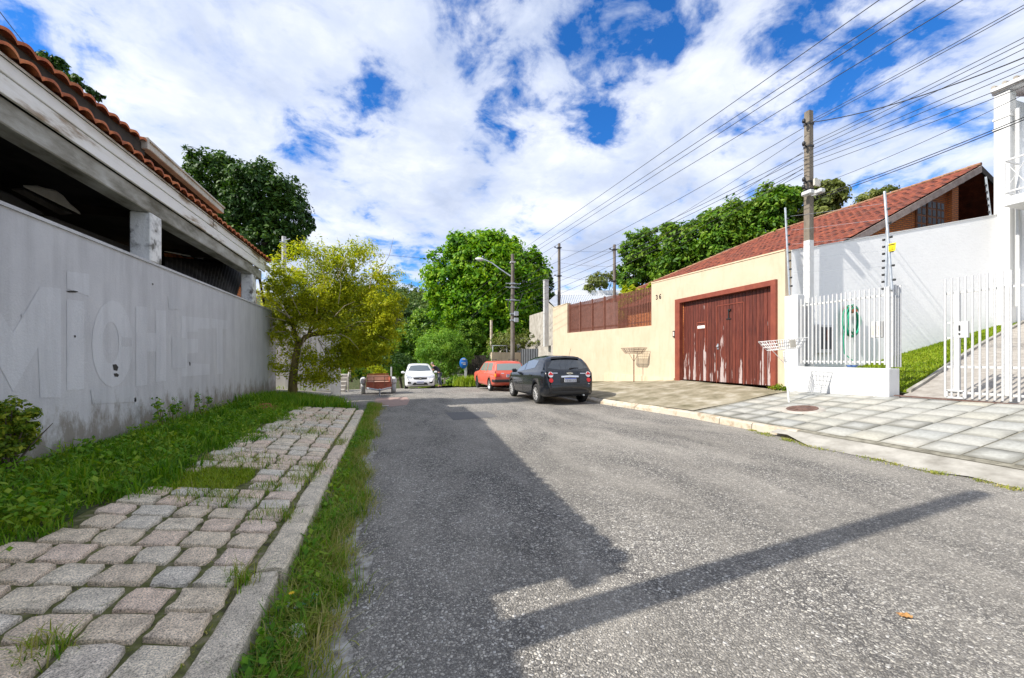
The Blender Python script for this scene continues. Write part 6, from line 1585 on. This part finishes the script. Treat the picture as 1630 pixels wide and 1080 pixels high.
def projector(bvh, mode):
    """mode: 'L','R' side (x,z); 'B' rear (y,z); 'F' front (y,z)"""
    def f(a, b):
        if mode in 'LR':
            s = 1 if mode == 'L' else -1; o_, d = Vector((a, 3 * s, b)), Vector((0, -s, 0))
        elif mode == 'B': o_, d = Vector((-3, a, b)), Vector((1, 0, 0))
        elif mode == 'F': o_, d = Vector((9, a, b)), Vector((-1, 0, 0))
        h = bvh.ray_cast(o_, d)
        return (h[0], h[1]) if h[0] is not None else (None, None)
    return f
def patch(name, bvh, mode, top, bot, mtl, parent, off=.006, nv=4, nu=4):
    """panel conforming to the shell between two outlines"""
    f = projector(bvh, mode); q = MB(); sub = []
    def lerpP(P, u):
        k = u * (len(P) - 1); i = min(int(k), len(P) - 2); t = k - i
        return (P[i][0] * (1 - t) + P[i + 1][0] * t, P[i][1] * (1 - t) + P[i + 1][1] * t)
    N = nu * (len(top) - 1); vs = []; last = None
    for i in range(N + 1):
        a, b = lerpP(top, i / N), lerpP(bot, i / N)
        for j in range(nv + 1):
            t = j / nv; x, z = a[0] * (1 - t) + b[0] * t, a[1] * (1 - t) + b[1] * t
            p, nr_ = f(x, z)
            if p is None:
                p, nr_ = last if last else (None, None)
            k2 = .98
            while p is None and k2 > .5:
                p, nr_ = f(x * k2 if mode in 'BF' else x, z * (.9 + .1 * k2)); k2 -= .03
            last = (p, nr_); vs.append(p + nr_ * off)
    q.add(vs, [(i * (nv + 1) + j, (i + 1) * (nv + 1) + j, (i + 1) * (nv + 1) + j + 1, i * (nv + 1) + j + 1) for i in range(N) for j in range(nv)], 0, True)
    # skirt so that the panel has thickness
    cen = sum(vs, Vector()) / len(vs)
    rim = [j for j in range(nv + 1)] + [(i) * (nv + 1) + nv for i in range(1, N + 1)] + [N * (nv + 1) + j for j in range(nv - 1, -1, -1)] + [i * (nv + 1) for i in range(N - 1, 0, -1)]
    p0, n0 = f(*(((top[0][0] + bot[-1][0]) / 2), ((top[0][1] + bot[-1][1]) / 2)))
    dn = {'L': Vector((0, -1, 0)), 'R': Vector((0, 1, 0)), 'B': Vector((1, 0, 0)), 'F': Vector((-1, 0, 0))}[mode] * (off + .004)
    rv = [vs[k] for k in rim]; q.add(rv + [v + dn for v in rv], [(i, (i + 1) % len(rv), (i + 1) % len(rv) + len(rv), i + len(rv)) for i in range(len(rv))], 0)
    return q.build(name, mtl, parent)
def round_poly(cx, cz, rx, rz_, n=10):
    t = [(cx - rx * math.cos(math.pi * i / n), cz + rz_ * math.sin(math.pi * i / n)) for i in range(n + 1)]
    b = [(cx - rx * math.cos(math.pi * i / n), cz - rz_ * math.sin(math.pi * i / n)) for i in range(n + 1)]
    return t, b
def wheel(parent, wx, y, r, w, s, rimm, spokes=10, hub=False):
    t = empty('wheel', (wx, y, r)); t.parent = parent
    q = MB(); q.lathe([(r * .64, -w / 2), (r * .9, -w / 2), (r * .985, -w * .38), (r, -w * .25), (r, w * .25), (r * .985, w * .38), (r * .9, w / 2), (r * .64, w / 2), (r * .6, 0)], 'Y', 32); q.build('tyre', K['tyre'], t)
    q = MB(); q.lathe([(r * .66, s * w * .46), (r * .60, s * w * .42), (r * .57, s * w * .1), (0, s * w * .08)], 'Y', 28)
    q.build('rim_barrel', K['darkgrey'] if spokes else rimm, t)
    q = MB(); q.lathe([(r * .67, s * w * .47), (r * .63, s * w * .50), (r * .59, s * w * .46)], 'Y', 28)
    for i in range(spokes):
        a = 2 * math.pi * i / spokes; c_, s_ = math.cos(a), math.sin(a)
        q.tube([(c_ * r * .10, s * w * .38, s_ * r * .10), (c_ * r * .35, s * w * .46, s_ * r * .35), (c_ * r * .61, s * w * .44, s_ * r * .61)], [.016, .013, .018], 5)
    q.lathe([(0, s * w * .46), (r * .12, s * w * .46), (r * .16, s * w * .40), (r * .16, s * w * .1)], 'Y', 16); q.build('rim', rimm, t)
def plate(parent, x, y, z, d, text_seed=1, tilt=0):
    q = MB(); q.bevbox((x, y, z), (.012, .40, .13), .003); pl_ = q.build('number_plate', K['plate'], parent)
    q = MB(); q.box((x + d * .008, y, z + .047), (.003, .385, .030)); q.build('country_band', K['plateblue'], pl_)
    q = MB(); r_ = random.Random(text_seed)
    for i in range(7):
        yy = y - .155 + i * .052; zz = z - .018
        for k in range(3): q.box((x + d * .008, yy, zz + (k - 1) * .027), (.003, .028, .008))
        q.box((x + d * .0081, yy + r_.choice((-.011, .011)), zz), (.003, .008, .06))
    q.build('registration', K['black'], pl_)
def bowtie(parent, x, y, z, d, s=.09):
    q = MB(); q.box((x, y, z), (.012, s * .9, s * .62)); q.prism([(x - .006, y - s * 1.1, z - s * .2), (x - .006, y + s * .95, z - s * .2), (x - .006, y + s * 1.1, z + s * .2), (x - .006, y - s * .95, z + s * .2)], (.012, 0, 0)); q.build('emblem', K['gold'], parent)

# ---- charcoal hatchback, seen from behind
def dark_hatch():
    X0, Y0 = 5.27, 11.16
    t = empty('parked_car', (X0, Y0, roadz(12)), R(90 + .8), 'charcoal black hatchback parked nearest by the right kerb, seen from behind', 'car', 'cars standing in the street')
    sp = dict(L=4.03, hw=.865, wr=.315, wheels=(.735, 3.26), tumble=.42, crown=.03,
              top=[(0, .55), (.015, .72), (.05, .86), (.075, 1.0), (.16, 1.10), (.32, 1.32), (.44, 1.43), (.60, 1.475), (1.0, 1.50), (1.5, 1.475), (1.95, 1.39), (2.35, 1.23), (2.8, 1.04), (3.15, .985), (3.6, .88), (3.85, .76), (3.97, .62), (4.03, .45)],
              bot=[(0, .36), (.1, .27), (.4, .22), (1.1, .20), (2.9, .20), (3.6, .21), (3.9, .24), (4.03, .32)],
              w=[(0, .68), (.03, .76), (.12, .82), (.35, .855), (.7, .865), (3.3, .865), (3.7, .82), (3.9, .72), (4.03, .55)],
              belt=[(0, 1.0), (.3, 1.04), (.9, 1.01), (2.8, .93), (3.2, .9), (4.1, .9)])
    paint = car_paint('charcoal_paint', (.004, .006, .010), .0, .2)
    o, b = car_shell('body', sp, paint, t)
    patch('rear_window', b, 'B', [(-.47, 1.36), (-.25, 1.385), (.25, 1.385), (.47, 1.36)], [(-.68, 1.13), (-.3, 1.085), (.3, 1.085), (.68, 1.13)], K['glass'], t, .004)
    patch('spoiler', b, 'B', [(-.46, 1.445), (0, 1.47), (.46, 1.445)], [(-.48, 1.39), (0, 1.415), (.48, 1.39)], K['black'], t, .045)
    for s, nm in ((1, 'L'), (-1, 'R')):
        patch('side_window', b, nm, [(1.98, 1.325), (2.35, 1.19), (2.70, 1.035)], [(1.98, 1.02), (2.35, .985), (2.72, .965)], K['glass_s'], t, .004)
        patch('side_window', b, nm, [(.92, 1.36), (1.45, 1.39), (1.92, 1.335)], [(1.04, 1.13), (1.5, 1.075), (1.92, 1.03)], K['glass_s'], t, .004)
        pass
        patch('sill_trim', b, nm, [(1.15, .27), (2.8, .27)], [(1.15, .215), (2.8, .215)], K['black'], t, .008)
        patch('door_handle', b, nm, [(1.10, .90), (1.28, .905)], [(1.10, .875), (1.28, .88)], paint, t, .03)
        patch('door_handle', b, nm, [(2.02, .875), (2.20, .875)], [(2.02, .85), (2.20, .85)], paint, t, .03)
        for x0 in (1.0, 1.95): patch('door_gap', b, nm, [(x0, .97), (x0 + .012, .97)], [(x0 + .02, .3), (x0 + .032, .3)], K['black'], t, .002)
        q = MB(); q.bevbox((2.62, s * .955, 1.0), (.12, .17, .13), .035); q.tube([(2.66, s * .84, .97), (2.64, s * .93, .98)], .03, 5); mr_ = q.build('wing_mirror', paint, t)
        for cz, mt2, rx in ((.935, 'clearlens', .095), (.765, 'redlens', .075)):
            tt, bb = round_poly(s * .63, cz, rx, rx); pa = patch('tail_light', b, 'B', tt, bb, K['black'], t, .010, 3, 1)
            tt, bb = round_poly(s * .63, cz, rx * .86, rx * .86); patch('lens', b, 'B', tt, bb, K[mt2], pa, .016, 3, 1)
            if mt2 == 'clearlens':
                tt = [(s * .63 - .07, cz + .02), (s * .63, cz + .075), (s * .63 + .07, cz + .02)]; patch('lens', b, 'B', tt, [(tt[0][0], cz - .01), (tt[1][0], cz - .01), (tt[2][0], cz - .01)], K['redlens'], pa, .022, 3, 3)
    patch('bumper', b, 'B', [(-.70, .62), (0, .64), (.70, .62)], [(-.70, .60), (0, .62), (.70, .60)], K['black'], t, .004)
    patch('bumper_insert', b, 'B', [(-.62, .44), (.62, .44)], [(-.60, .34), (.60, .34)], K['black'], t, .008)
    patch('windscreen', b, 'F', [(-.46, 1.32), (0, 1.34), (.46, 1.32)], [(-.62, 1.08), (0, 1.06), (.62, 1.08)], K['glass'], t, .004)
    patch('chrome_bar', b, 'B', [(-.29, .895), (0, .91), (.29, .895)], [(-.29, .845), (0, .86), (.29, .845)], K['chrome'], t, .022)
    pz = b.ray_cast(Vector((-3, 0, .77)), Vector((1, 0, 0)))[0].x
    patch('tailgate_recess', b, 'B', [(-.34, .85), (.34, .85)], [(-.32, .67), (.32, .67)], K['black'], t, .003)
    plate(t, pz - .022, 0, .77, -1, 3); ez = b.ray_cast(Vector((-3, 0, .97)), Vector((1, 0, 0)))[0].x; bowtie(t, ez - .014, 0, .975, -1, .10)
    patch('badge', b, 'B', [(.40, .995), (.56, .995)], [(.40, .975), (.56, .975)], K['chrome'], t, .005); patch('badge', b, 'B', [(-.60, .975), (-.36, .98)], [(-.60, .955), (-.36, .96)], K['chrome'], t, .005)
    q = MB(); wz = b.ray_cast(Vector((-3, 0, 1.11)), Vector((1, 0, 0)))[0].x; q.tube([(wz - .02, -.02, 1.12), (wz + .005, -.2, 1.14), (wz + .01, -.34, 1.135)], [.02, .012, .008], 5); q.build('rear_wiper', K['black'], t)
    q = MB(); q.tube([(.62, -.25, 1.50), (.50, -.25, 1.74)], .005, 4); q.build('aerial', K['black'], t)
    q = MB(); q.tube([(.10, -.45, .30), (-.02, -.45, .30)], .028, 8); q.build('exhaust', K['galv'], t)
    for wx in sp['wheels']:
        for s in (1, -1): wheel(t, wx, s * .765, .315, .19, s, K['alloy'], 10)
dark_hatch()

# ---- faded red estate car
def red_estate():
    X0, Y0 = 5.10, 16.95
    t = empty('parked_car', (X0, Y0, roadz(18.5) + .0), R(90 + 1.5), 'faded orange red estate car parked in front of the charcoal hatchback', 'car', 'cars standing in the street')
    sp = dict(L=4.19, hw=.785, wr=.285, wheels=(.82, 3.22), tumble=.26, crown=.015,
              top=[(0, .60), (.02, .80), (.06, .86), (.14, 1.0), (.26, 1.22), (.34, 1.33), (.5, 1.375), (1.4, 1.385), (2.15, 1.37), (2.35, 1.33), (2.6, 1.15), (2.88, .93), (3.1, .89), (3.8, .82), (4.08, .77), (4.16, .68), (4.19, .55)],
              bot=[(0, .42), (.1, .34), (.5, .26), (1.2, .22), (3.0, .22), (3.9, .26), (4.19, .38)],
              w=[(0, .71), (.06, .75), (.4, .775), (1.0, .785), (3.2, .785), (3.8, .76), (4.1, .72), (4.19, .66)],
              belt=[(0, .90), (.5, .90), (2.8, .875), (4.2, .86)])
    paint = car_paint('faded_red_paint', (.62, .10, .055), 0, .5)
    o, b = car_shell('body', sp, paint, t)
    patch('rear_window', b, 'B', [(-.56, 1.27), (0, 1.285), (.56, 1.27)], [(-.61, .98), (0, .98), (.61, .98)], K['glass_l'], t, .004)
    for s, nm in ((1, 'L'), (-1, 'R')):
        patch('side_window', b, nm, [(1.92, 1.30), (2.25, 1.29), (2.66, .98)], [(1.92, .925), (2.25, .92), (2.70, .92)], K['glass_l'], t, .004)
        patch('side_window', b, nm, [(1.42, 1.30), (1.86, 1.30)], [(1.42, .93), (1.86, .925)], K['glass_l'], t, .004)
        patch('side_window', b, nm, [(.62, 1.27), (.70, 1.30), (1.30, 1.30)], [(.56, .97), (.62, .95), (1.30, .95)], K['glass_l'], t, .004)
        patch('door_gap', b, nm, [(1.36, 1.3), (1.372, 1.3)], [(1.36, .3), (1.372, .3)], K['black'], t, .002)
        patch('door_gap', b, nm, [(2.66, .9), (2.672, .9)], [(2.66, .3), (2.672, .3)], K['black'], t, .002)
        patch('door_handle', b, nm, [(1.45, .84), (1.6, .84)], [(1.45, .81), (1.6, .81)], K['chrome'], t, .025)
        patch('tail_light', b, 'B', [(s * .50, .835), (s * .66, .84)] , [(s * .50, .70), (s * .66, .70)], K['redlens'], t, .016)
        patch('indicator', b, 'B', [(s * .67, .835), (s * .725, .835)], [(s * .67, .70), (s * .72, .70)], K['amber'], t, .016)
        patch('badge', b, 'B', [(-.40 if s < 0 else .30, .86), (-.26 if s < 0 else .42, .86)], [(-.40 if s < 0 else .30, .835), (-.26 if s < 0 else .42, .835)], K['chrome'], t, .005)
        q = MB(); q.bevbox((2.62, s * .87, .96), (.08, .13, .10), .02); q.tube([(2.64, s * .77, .93), (2.63, s * .85, .95)], .02, 5); q.build('wing_mirror', K['black'], t)
        q = MB(); q.tube([(.5, s * .52, 1.46), (1.9, s * .52, 1.47)], .014, 6)
        for x in (.55, 1.2, 1.85): q.tube([(x, s * .52, 1.37), (x, s * .52, 1.465)], .012, 5)
        q.build('roof_rail', K['black'], t)
    patch('windscreen', b, 'F', [(-.52, 1.29), (.52, 1.29)], [(-.62, .95), (.62, .95)], K['glass_l'], t, .004)
    q = MB(); q.bevbox((-.03, 0, .52), (.12, 1.56, .13), .03); q.bevbox((.15, .76, .52), (.35, .07, .12), .02); q.bevbox((.15, -.76, .52), (.35, .07, .12), .02); q.build('bumper', K['black'], t)
    pz = b.ray_cast(Vector((-3, 0, .75)), Vector((1, 0, 0)))[0].x; plate(t, pz - .02, 0, .74, -1, 5)
    for wx in sp['wheels']:
        for s in (1, -1): wheel(t, wx, s * .70, .285, .16, s, K['alloy'] if wx < 1 else K['black'], 0 if wx < 1 else 8)
red_estate()

# ---- white hatchback facing the camera
def white_car():
    fwd = 22.3; c = at(673, 600, fwd); X0, Y0 = c.x, c.y
    t = empty('white_car', (X0, Y0 + 3.93, roadz(Y0 + 1.8) - .02), R(-90 - 2), 'white hatchback facing the camera at the crest of the street', 'car', 'cars standing in the street')
    sp = dict(L=3.93, hw=.855, wr=.305, wheels=(.66, 3.19), tumble=.36,
              top=[(0, .6), (.04, .95), (.15, 1.1), (.35, 1.38), (.5, 1.45), (1.2, 1.48), (1.8, 1.46), (2.1, 1.39), (2.85, 1.03), (3.0, .985), (3.5, .90), (3.75, .80), (3.88, .66), (3.93, .50)],
              bot=[(0, .36), (.2, .25), (1, .20), (3, .20), (3.7, .22), (3.93, .30)],
              w=[(0, .70), (.1, .80), (.5, .85), (3.3, .855), (3.65, .82), (3.85, .74), (3.93, .62)],
              belt=[(0, 1.0), (.5, 1.0), (2.8, .93), (4, .9)])
    paint = car_paint('white_car_paint', (.78, .78, .78), 0, .3)
    o, b = car_shell('body', sp, paint, t)
    patch('windscreen', b, 'F', [(-.50, 1.38), (0, 1.41), (.50, 1.38)], [(-.66, 1.09), (0, 1.06), (.66, 1.09)], glass_mat('windscreen_glass', (.05, .07, .08), .05), t, .004)
    patch('grille', b, 'F', [(-.40, .74), (0, .75), (.40, .74)], [(-.34, .65), (0, .63), (.34, .65)], K['black'], t, .012)
    patch('grille_trim', b, 'F', [(-.46, .80), (0, .80), (.46, .80)], [(-.46, .775), (0, .77), (.46, .775)], K['chrome'], t, .014)
    patch('lower_grille', b, 'F', [(-.34, .47), (.34, .47)], [(-.44, .33), (.44, .33)], K['black'], t, .010)
    for s in (1, -1):
        patch('headlight', b, 'F', [(s * .42, .78), (s * .60, .85), (s * .76, .90)], [(s * .46, .70), (s * .62, .70), (s * .74, .76)], K['headlamp'], t, .012)
        patch('fog_lamp_recess', b, 'F', [(s * .50, .50), (s * .68, .52)], [(s * .50, .41), (s * .68, .42)], K['black'], t, .010)
        q = MB(); q.bevbox((2.52, s * .95, 1.0), (.12, .18, .13), .035); q.tube([(2.56, s * .83, .97), (2.54, s * .93, .98)], .03, 5); q.build('wing_mirror', paint, t)
        nm = 'L' if s > 0 else 'R'
        patch('side_window', b, nm, [(1.75, 1.38), (2.1, 1.31), (2.55, 1.06)], [(1.75, .985), (2.1, .965), (2.6, .96)], K['glass'], t, .004)
        patch('side_window', b, nm, [(.9, 1.36), (1.7, 1.39)], [(.9, 1.02), (1.7, .99)], K['glass'], t, .004)
        patch('door_gap', b, nm, [(1.7, .96), (1.712, .96)], [(1.7, .3), (1.712, .3)], K['black'], t, .002)
    fx = b.ray_cast(Vector((9, 0, .52)), Vector((-1, 0, 0)))[0].x; plate(t, fx + .02, 0, .46, 1, 7); fx = b.ray_cast(Vector((9, 0, .69)), Vector((-1, 0, 0)))[0].x; bowtie(t, fx + .03, 0, .69, 1, .06)
    for wx in sp['wheels']:
        for s in (1, -1): wheel(t, wx, s * .755, .305, .19, s, K['alloy'], 10)
    return t
wc = white_car()

# ---- small open trailer resting by the left edge
def trailer():
    c = onZ(603, 629, -.04); t = empty('cargo_trailer', (c.x, c.y + .35, roadz(c.y)), R(3), 'small open trailer with red brown wooden sides and white mudguards at the left roadside', 'trailer')
    W, Lt = .92, 1.7
    wood = mat('trailer_wood', (.22, .045, .02), (.34, .09, .045), 7, .7, stretch=(1, 1, 5)); wood2 = mat('trailer_bed_wood', (.50, .30, .20), (.62, .42, .32), 6, .8)
    q = MB(); q.box((0, Lt / 2, .42), (W, Lt, .04)); q.build('bed', wood2, t)
    q = MB(); q.box((0, .02, .36), (W + .08, .05, .30)); q.build('front_board', wood, t)
    q = MB(); q.box((0, Lt, .58), (W, .03, .28)); q.build('tailboard', wood2, t)
    q = MB(); q.box((0, Lt + .02, .76), (W, .05, .05)); q.build('top_rail', wood, t)
    for s in (-1, 1):
        q = MB(); q.box((s * W / 2, Lt / 2, .56), (.03, Lt, .26)); q.build('side_board', wood, t)
        q = MB(); q.lathe([(.30, -.09), (.33, -.07), (.33, .07), (.30, .09)], 'X', 24, (s * (W / 2 + .16), Lt * .5, .27)); q.bevbox((s * (W / 2 + .16), Lt * .5, .52), (.22, .80, .28), .06); q.build('mudguard', K['whitepaint'], t)
        w_ = empty('wheel', (s * (W / 2 + .16), Lt * .5, .27)); w_.parent = t
        q = MB(); q.lathe([(.15, -.08), (.26, -.07), (.27, -.03), (.27, .03), (.26, .07), (.15, .08)], 'X', 24); q.build('tyre', K['tyre'], w_)
        q = MB(); q.lathe([(0, -.05), (.14, -.06), (.15, 0), (.14, .06), (0, .05)], 'X', 20); q.build('rim', K['galv'], w_)
        q = MB(); q.tube([(s * W / 2, .0, .26), (s * .02, -1.0, .24)], .035, 6); q.build('drawbar', K['galv'], t)
    q = MB()
    for z in (.56, .72): q.tube([(-W / 2, 0, z), (W / 2, 0, z)], .014, 5)
    for x in (-W / 2, -.2, .22, W / 2): q.tube([(x, 0, .28), (x, 0, .73)], .013, 5)
    q.build('front_rails', K['rust'], t)
    q = MB(); q.tube([(W / 2 + .03, .1, .4), (W / 2 + .03, .1, 1.12)], .03, 6); q.build('corner_stake', K['whitepaint'], t)
    q = MB(); q.tube([(0, -1.02, .0), (0, -1.02, .30)], .03, 6); q.lathe([(0, -.03), (.05, -.02), (.05, .03), (0, .04)], 'Z', 8, (0, -1.05, .26)); q.build('jockey_leg', K['galv'], t)
trailer()

# ------------------------------------------------------------------ person leaning behind the white car
def skin_body(name, joints, edges, radii, matl, parent, sub=2):
    me = bpy.data.meshes.new(name); me.from_pydata(joints, edges, []); o = bpy.data.objects.new(name, me); COL.objects.link(o)
    md = o.modifiers.new('skin', 'SKIN'); md.use_smooth_shade = True; md.branch_smoothing = .5
    for i, r_ in enumerate(radii): me.skin_vertices[0].data[i].radius = (r_, r_) if not isinstance(r_, tuple) else r_
    me.skin_vertices[0].data[0].use_root = True
    s2 = o.modifiers.new('sub', 'SUBSURF'); s2.levels = s2.render_levels = sub
    bpy.context.view_layer.update(); m2 = bpy.data.meshes.new_from_object(o.evaluated_get(bpy.context.evaluated_depsgraph_get()))
    bpy.data.objects.remove(o, do_unlink=True); m2.materials.clear(); m2.name = name
    n = link_mesh(name, m2, matl, parent)
    for p in m2.polygons: p.use_smooth = True
    return n
def person():
    fwd = 26.5; c = at(697, 600, fwd); gz0 = roadz(c.y) + .02
    t = empty('person', (c.x, c.y, gz0), R(-20), 'person in a dark shirt leaning forward at the right side of the white car', 'person')
    skin = mat('skin', (.45, .24, .16), (.52, .29, .20), 9, .6)
    # pelvis 0, facing -x (towards the car), bent forward
    J = [(.10, 0, .95), (.02, 0, 1.10), (-.12, 0, 1.28), (-.26, 0, 1.40), (-.31, 0, 1.43), (-.37, 0, 1.50), (-.42, 0, 1.58),   # spine, neck, head
         (-.22, .19, 1.37), (-.36, .25, 1.14), (-.54, .20, 1.02), (-.61, .18, 1.00), (-.22, -.19, 1.37), (-.36, -.25, 1.14), (-.54, -.20, 1.02), (-.61, -.18, 1.00),
         (.10, .10, .88), (.02, .11, .50), (.10, .11, .10), (-.02, .12, .05), (-.12, .12, .04), (.12, -.10, .88), (.16, -.11, .50), (.28, -.11, .10), (.18, -.12, .05), (.08, -.12, .04)]
    E = [(0, 1), (1, 2), (2, 3), (3, 4), (4, 5), (5, 6), (3, 7), (7, 8), (8, 9), (9, 10), (3, 11), (11, 12), (12, 13), (13, 14), (0, 15), (15, 16), (16, 17), (17, 18), (18, 19), (0, 20), (20, 21), (21, 22), (22, 23), (23, 24)]
    Rr_ = [.14, .13, .14, .14, .075, .09, .088, .065, .045, .035, .03, .065, .045, .035, .03, .09, .06, .042, .04, .03, .09, .06, .042, .04, .03]
    body = skin_body('body', J, E, Rr_, skin, t)
    for s in (1, -1):
        for k, (dy, ln) in enumerate(((-.03, .07), (-.012, .085), (.008, .08), (.026, .065))):
            q = MB(); y = s * .18 + dy; q.tube([(-.61, y, 1.0), (-.61 - ln * .6, y, .995), (-.61 - ln, y, .975)], [.010, .009, .007], 6); q.build('finger', skin, body)
        q = MB(); q.tube([(-.59, s * .15, 1.0), (-.63, s * .125, .99), (-.655, s * .125, .98)], [.011, .010, .008], 6); q.build('thumb', skin, body)
    JS = [(.09, 0, .96), (.02, 0, 1.10), (-.12, 0, 1.28), (-.26, 0, 1.395), (-.22, .19, 1.375), (-.32, .235, 1.22), (-.22, -.19, 1.375), (-.32, -.235, 1.22)]
    skin_body('shirt', JS, [(0, 1), (1, 2), (2, 3), (3, 4), (4, 5), (3, 6), (6, 7)], [.165, .16, .165, .155, .085, .07, .085, .07], mat('dark_shirt', (.02, .022, .03), (.035, .037, .05), 9, .9), t)
    JT = [(.11, 0, .96), (.10, .10, .88), (.02, .11, .50), (.10, .11, .14), (.12, -.10, .88), (.16, -.11, .50), (.28, -.11, .14)]
    skin_body('trousers', JT, [(0, 1), (1, 2), (2, 3), (0, 4), (4, 5), (5, 6)], [.15, .105, .078, .06, .105, .078, .06], mat('grey_trousers', (.10, .11, .14), (.15, .16, .19), 9, .9), t)
    q = MB(); q.lathe([(0, -.06), (.07, -.055), (.094, 0), (.085, .06), (.05, .10), (0, .115)], 'Z', 16, (-.385, 0, 1.575)); q.build('hair', mat('grey_hair', (.20, .17, .14), (.32, .28, .25), 30, .9), t)
    q = MB(); q.lathe([(0, -.02), (.016, 0), (0, .02)], 'Y', 8, (-.507, 0, 1.535)); q.build('nose', skin, body)
    for s in (1, -1):
        q = MB(); q.lathe([(0, -.01), (.012, 0), (0, .01)], 'Z', 8, (-.498, s * .032, 1.565)); q.build('eye', K['black'], body)
        q = MB(); q.lathe([(0, -.012), (.026, 0), (0, .012)], 'Y', 8, (-.41, s * .090, 1.55)); q.build('ear', skin, body)
    q = MB(); q.box((-.49, 0, 1.495), (.012, .045, .009)); q.build('mouth', K['redlens'], body)
    for x, y in ((-.02, .12), (.18, -.12)):
        q = MB(); q.bevbox((x + .01, y, .04), (.27, .10, .09), .03); q.build('shoe', K['black'], t)
person()
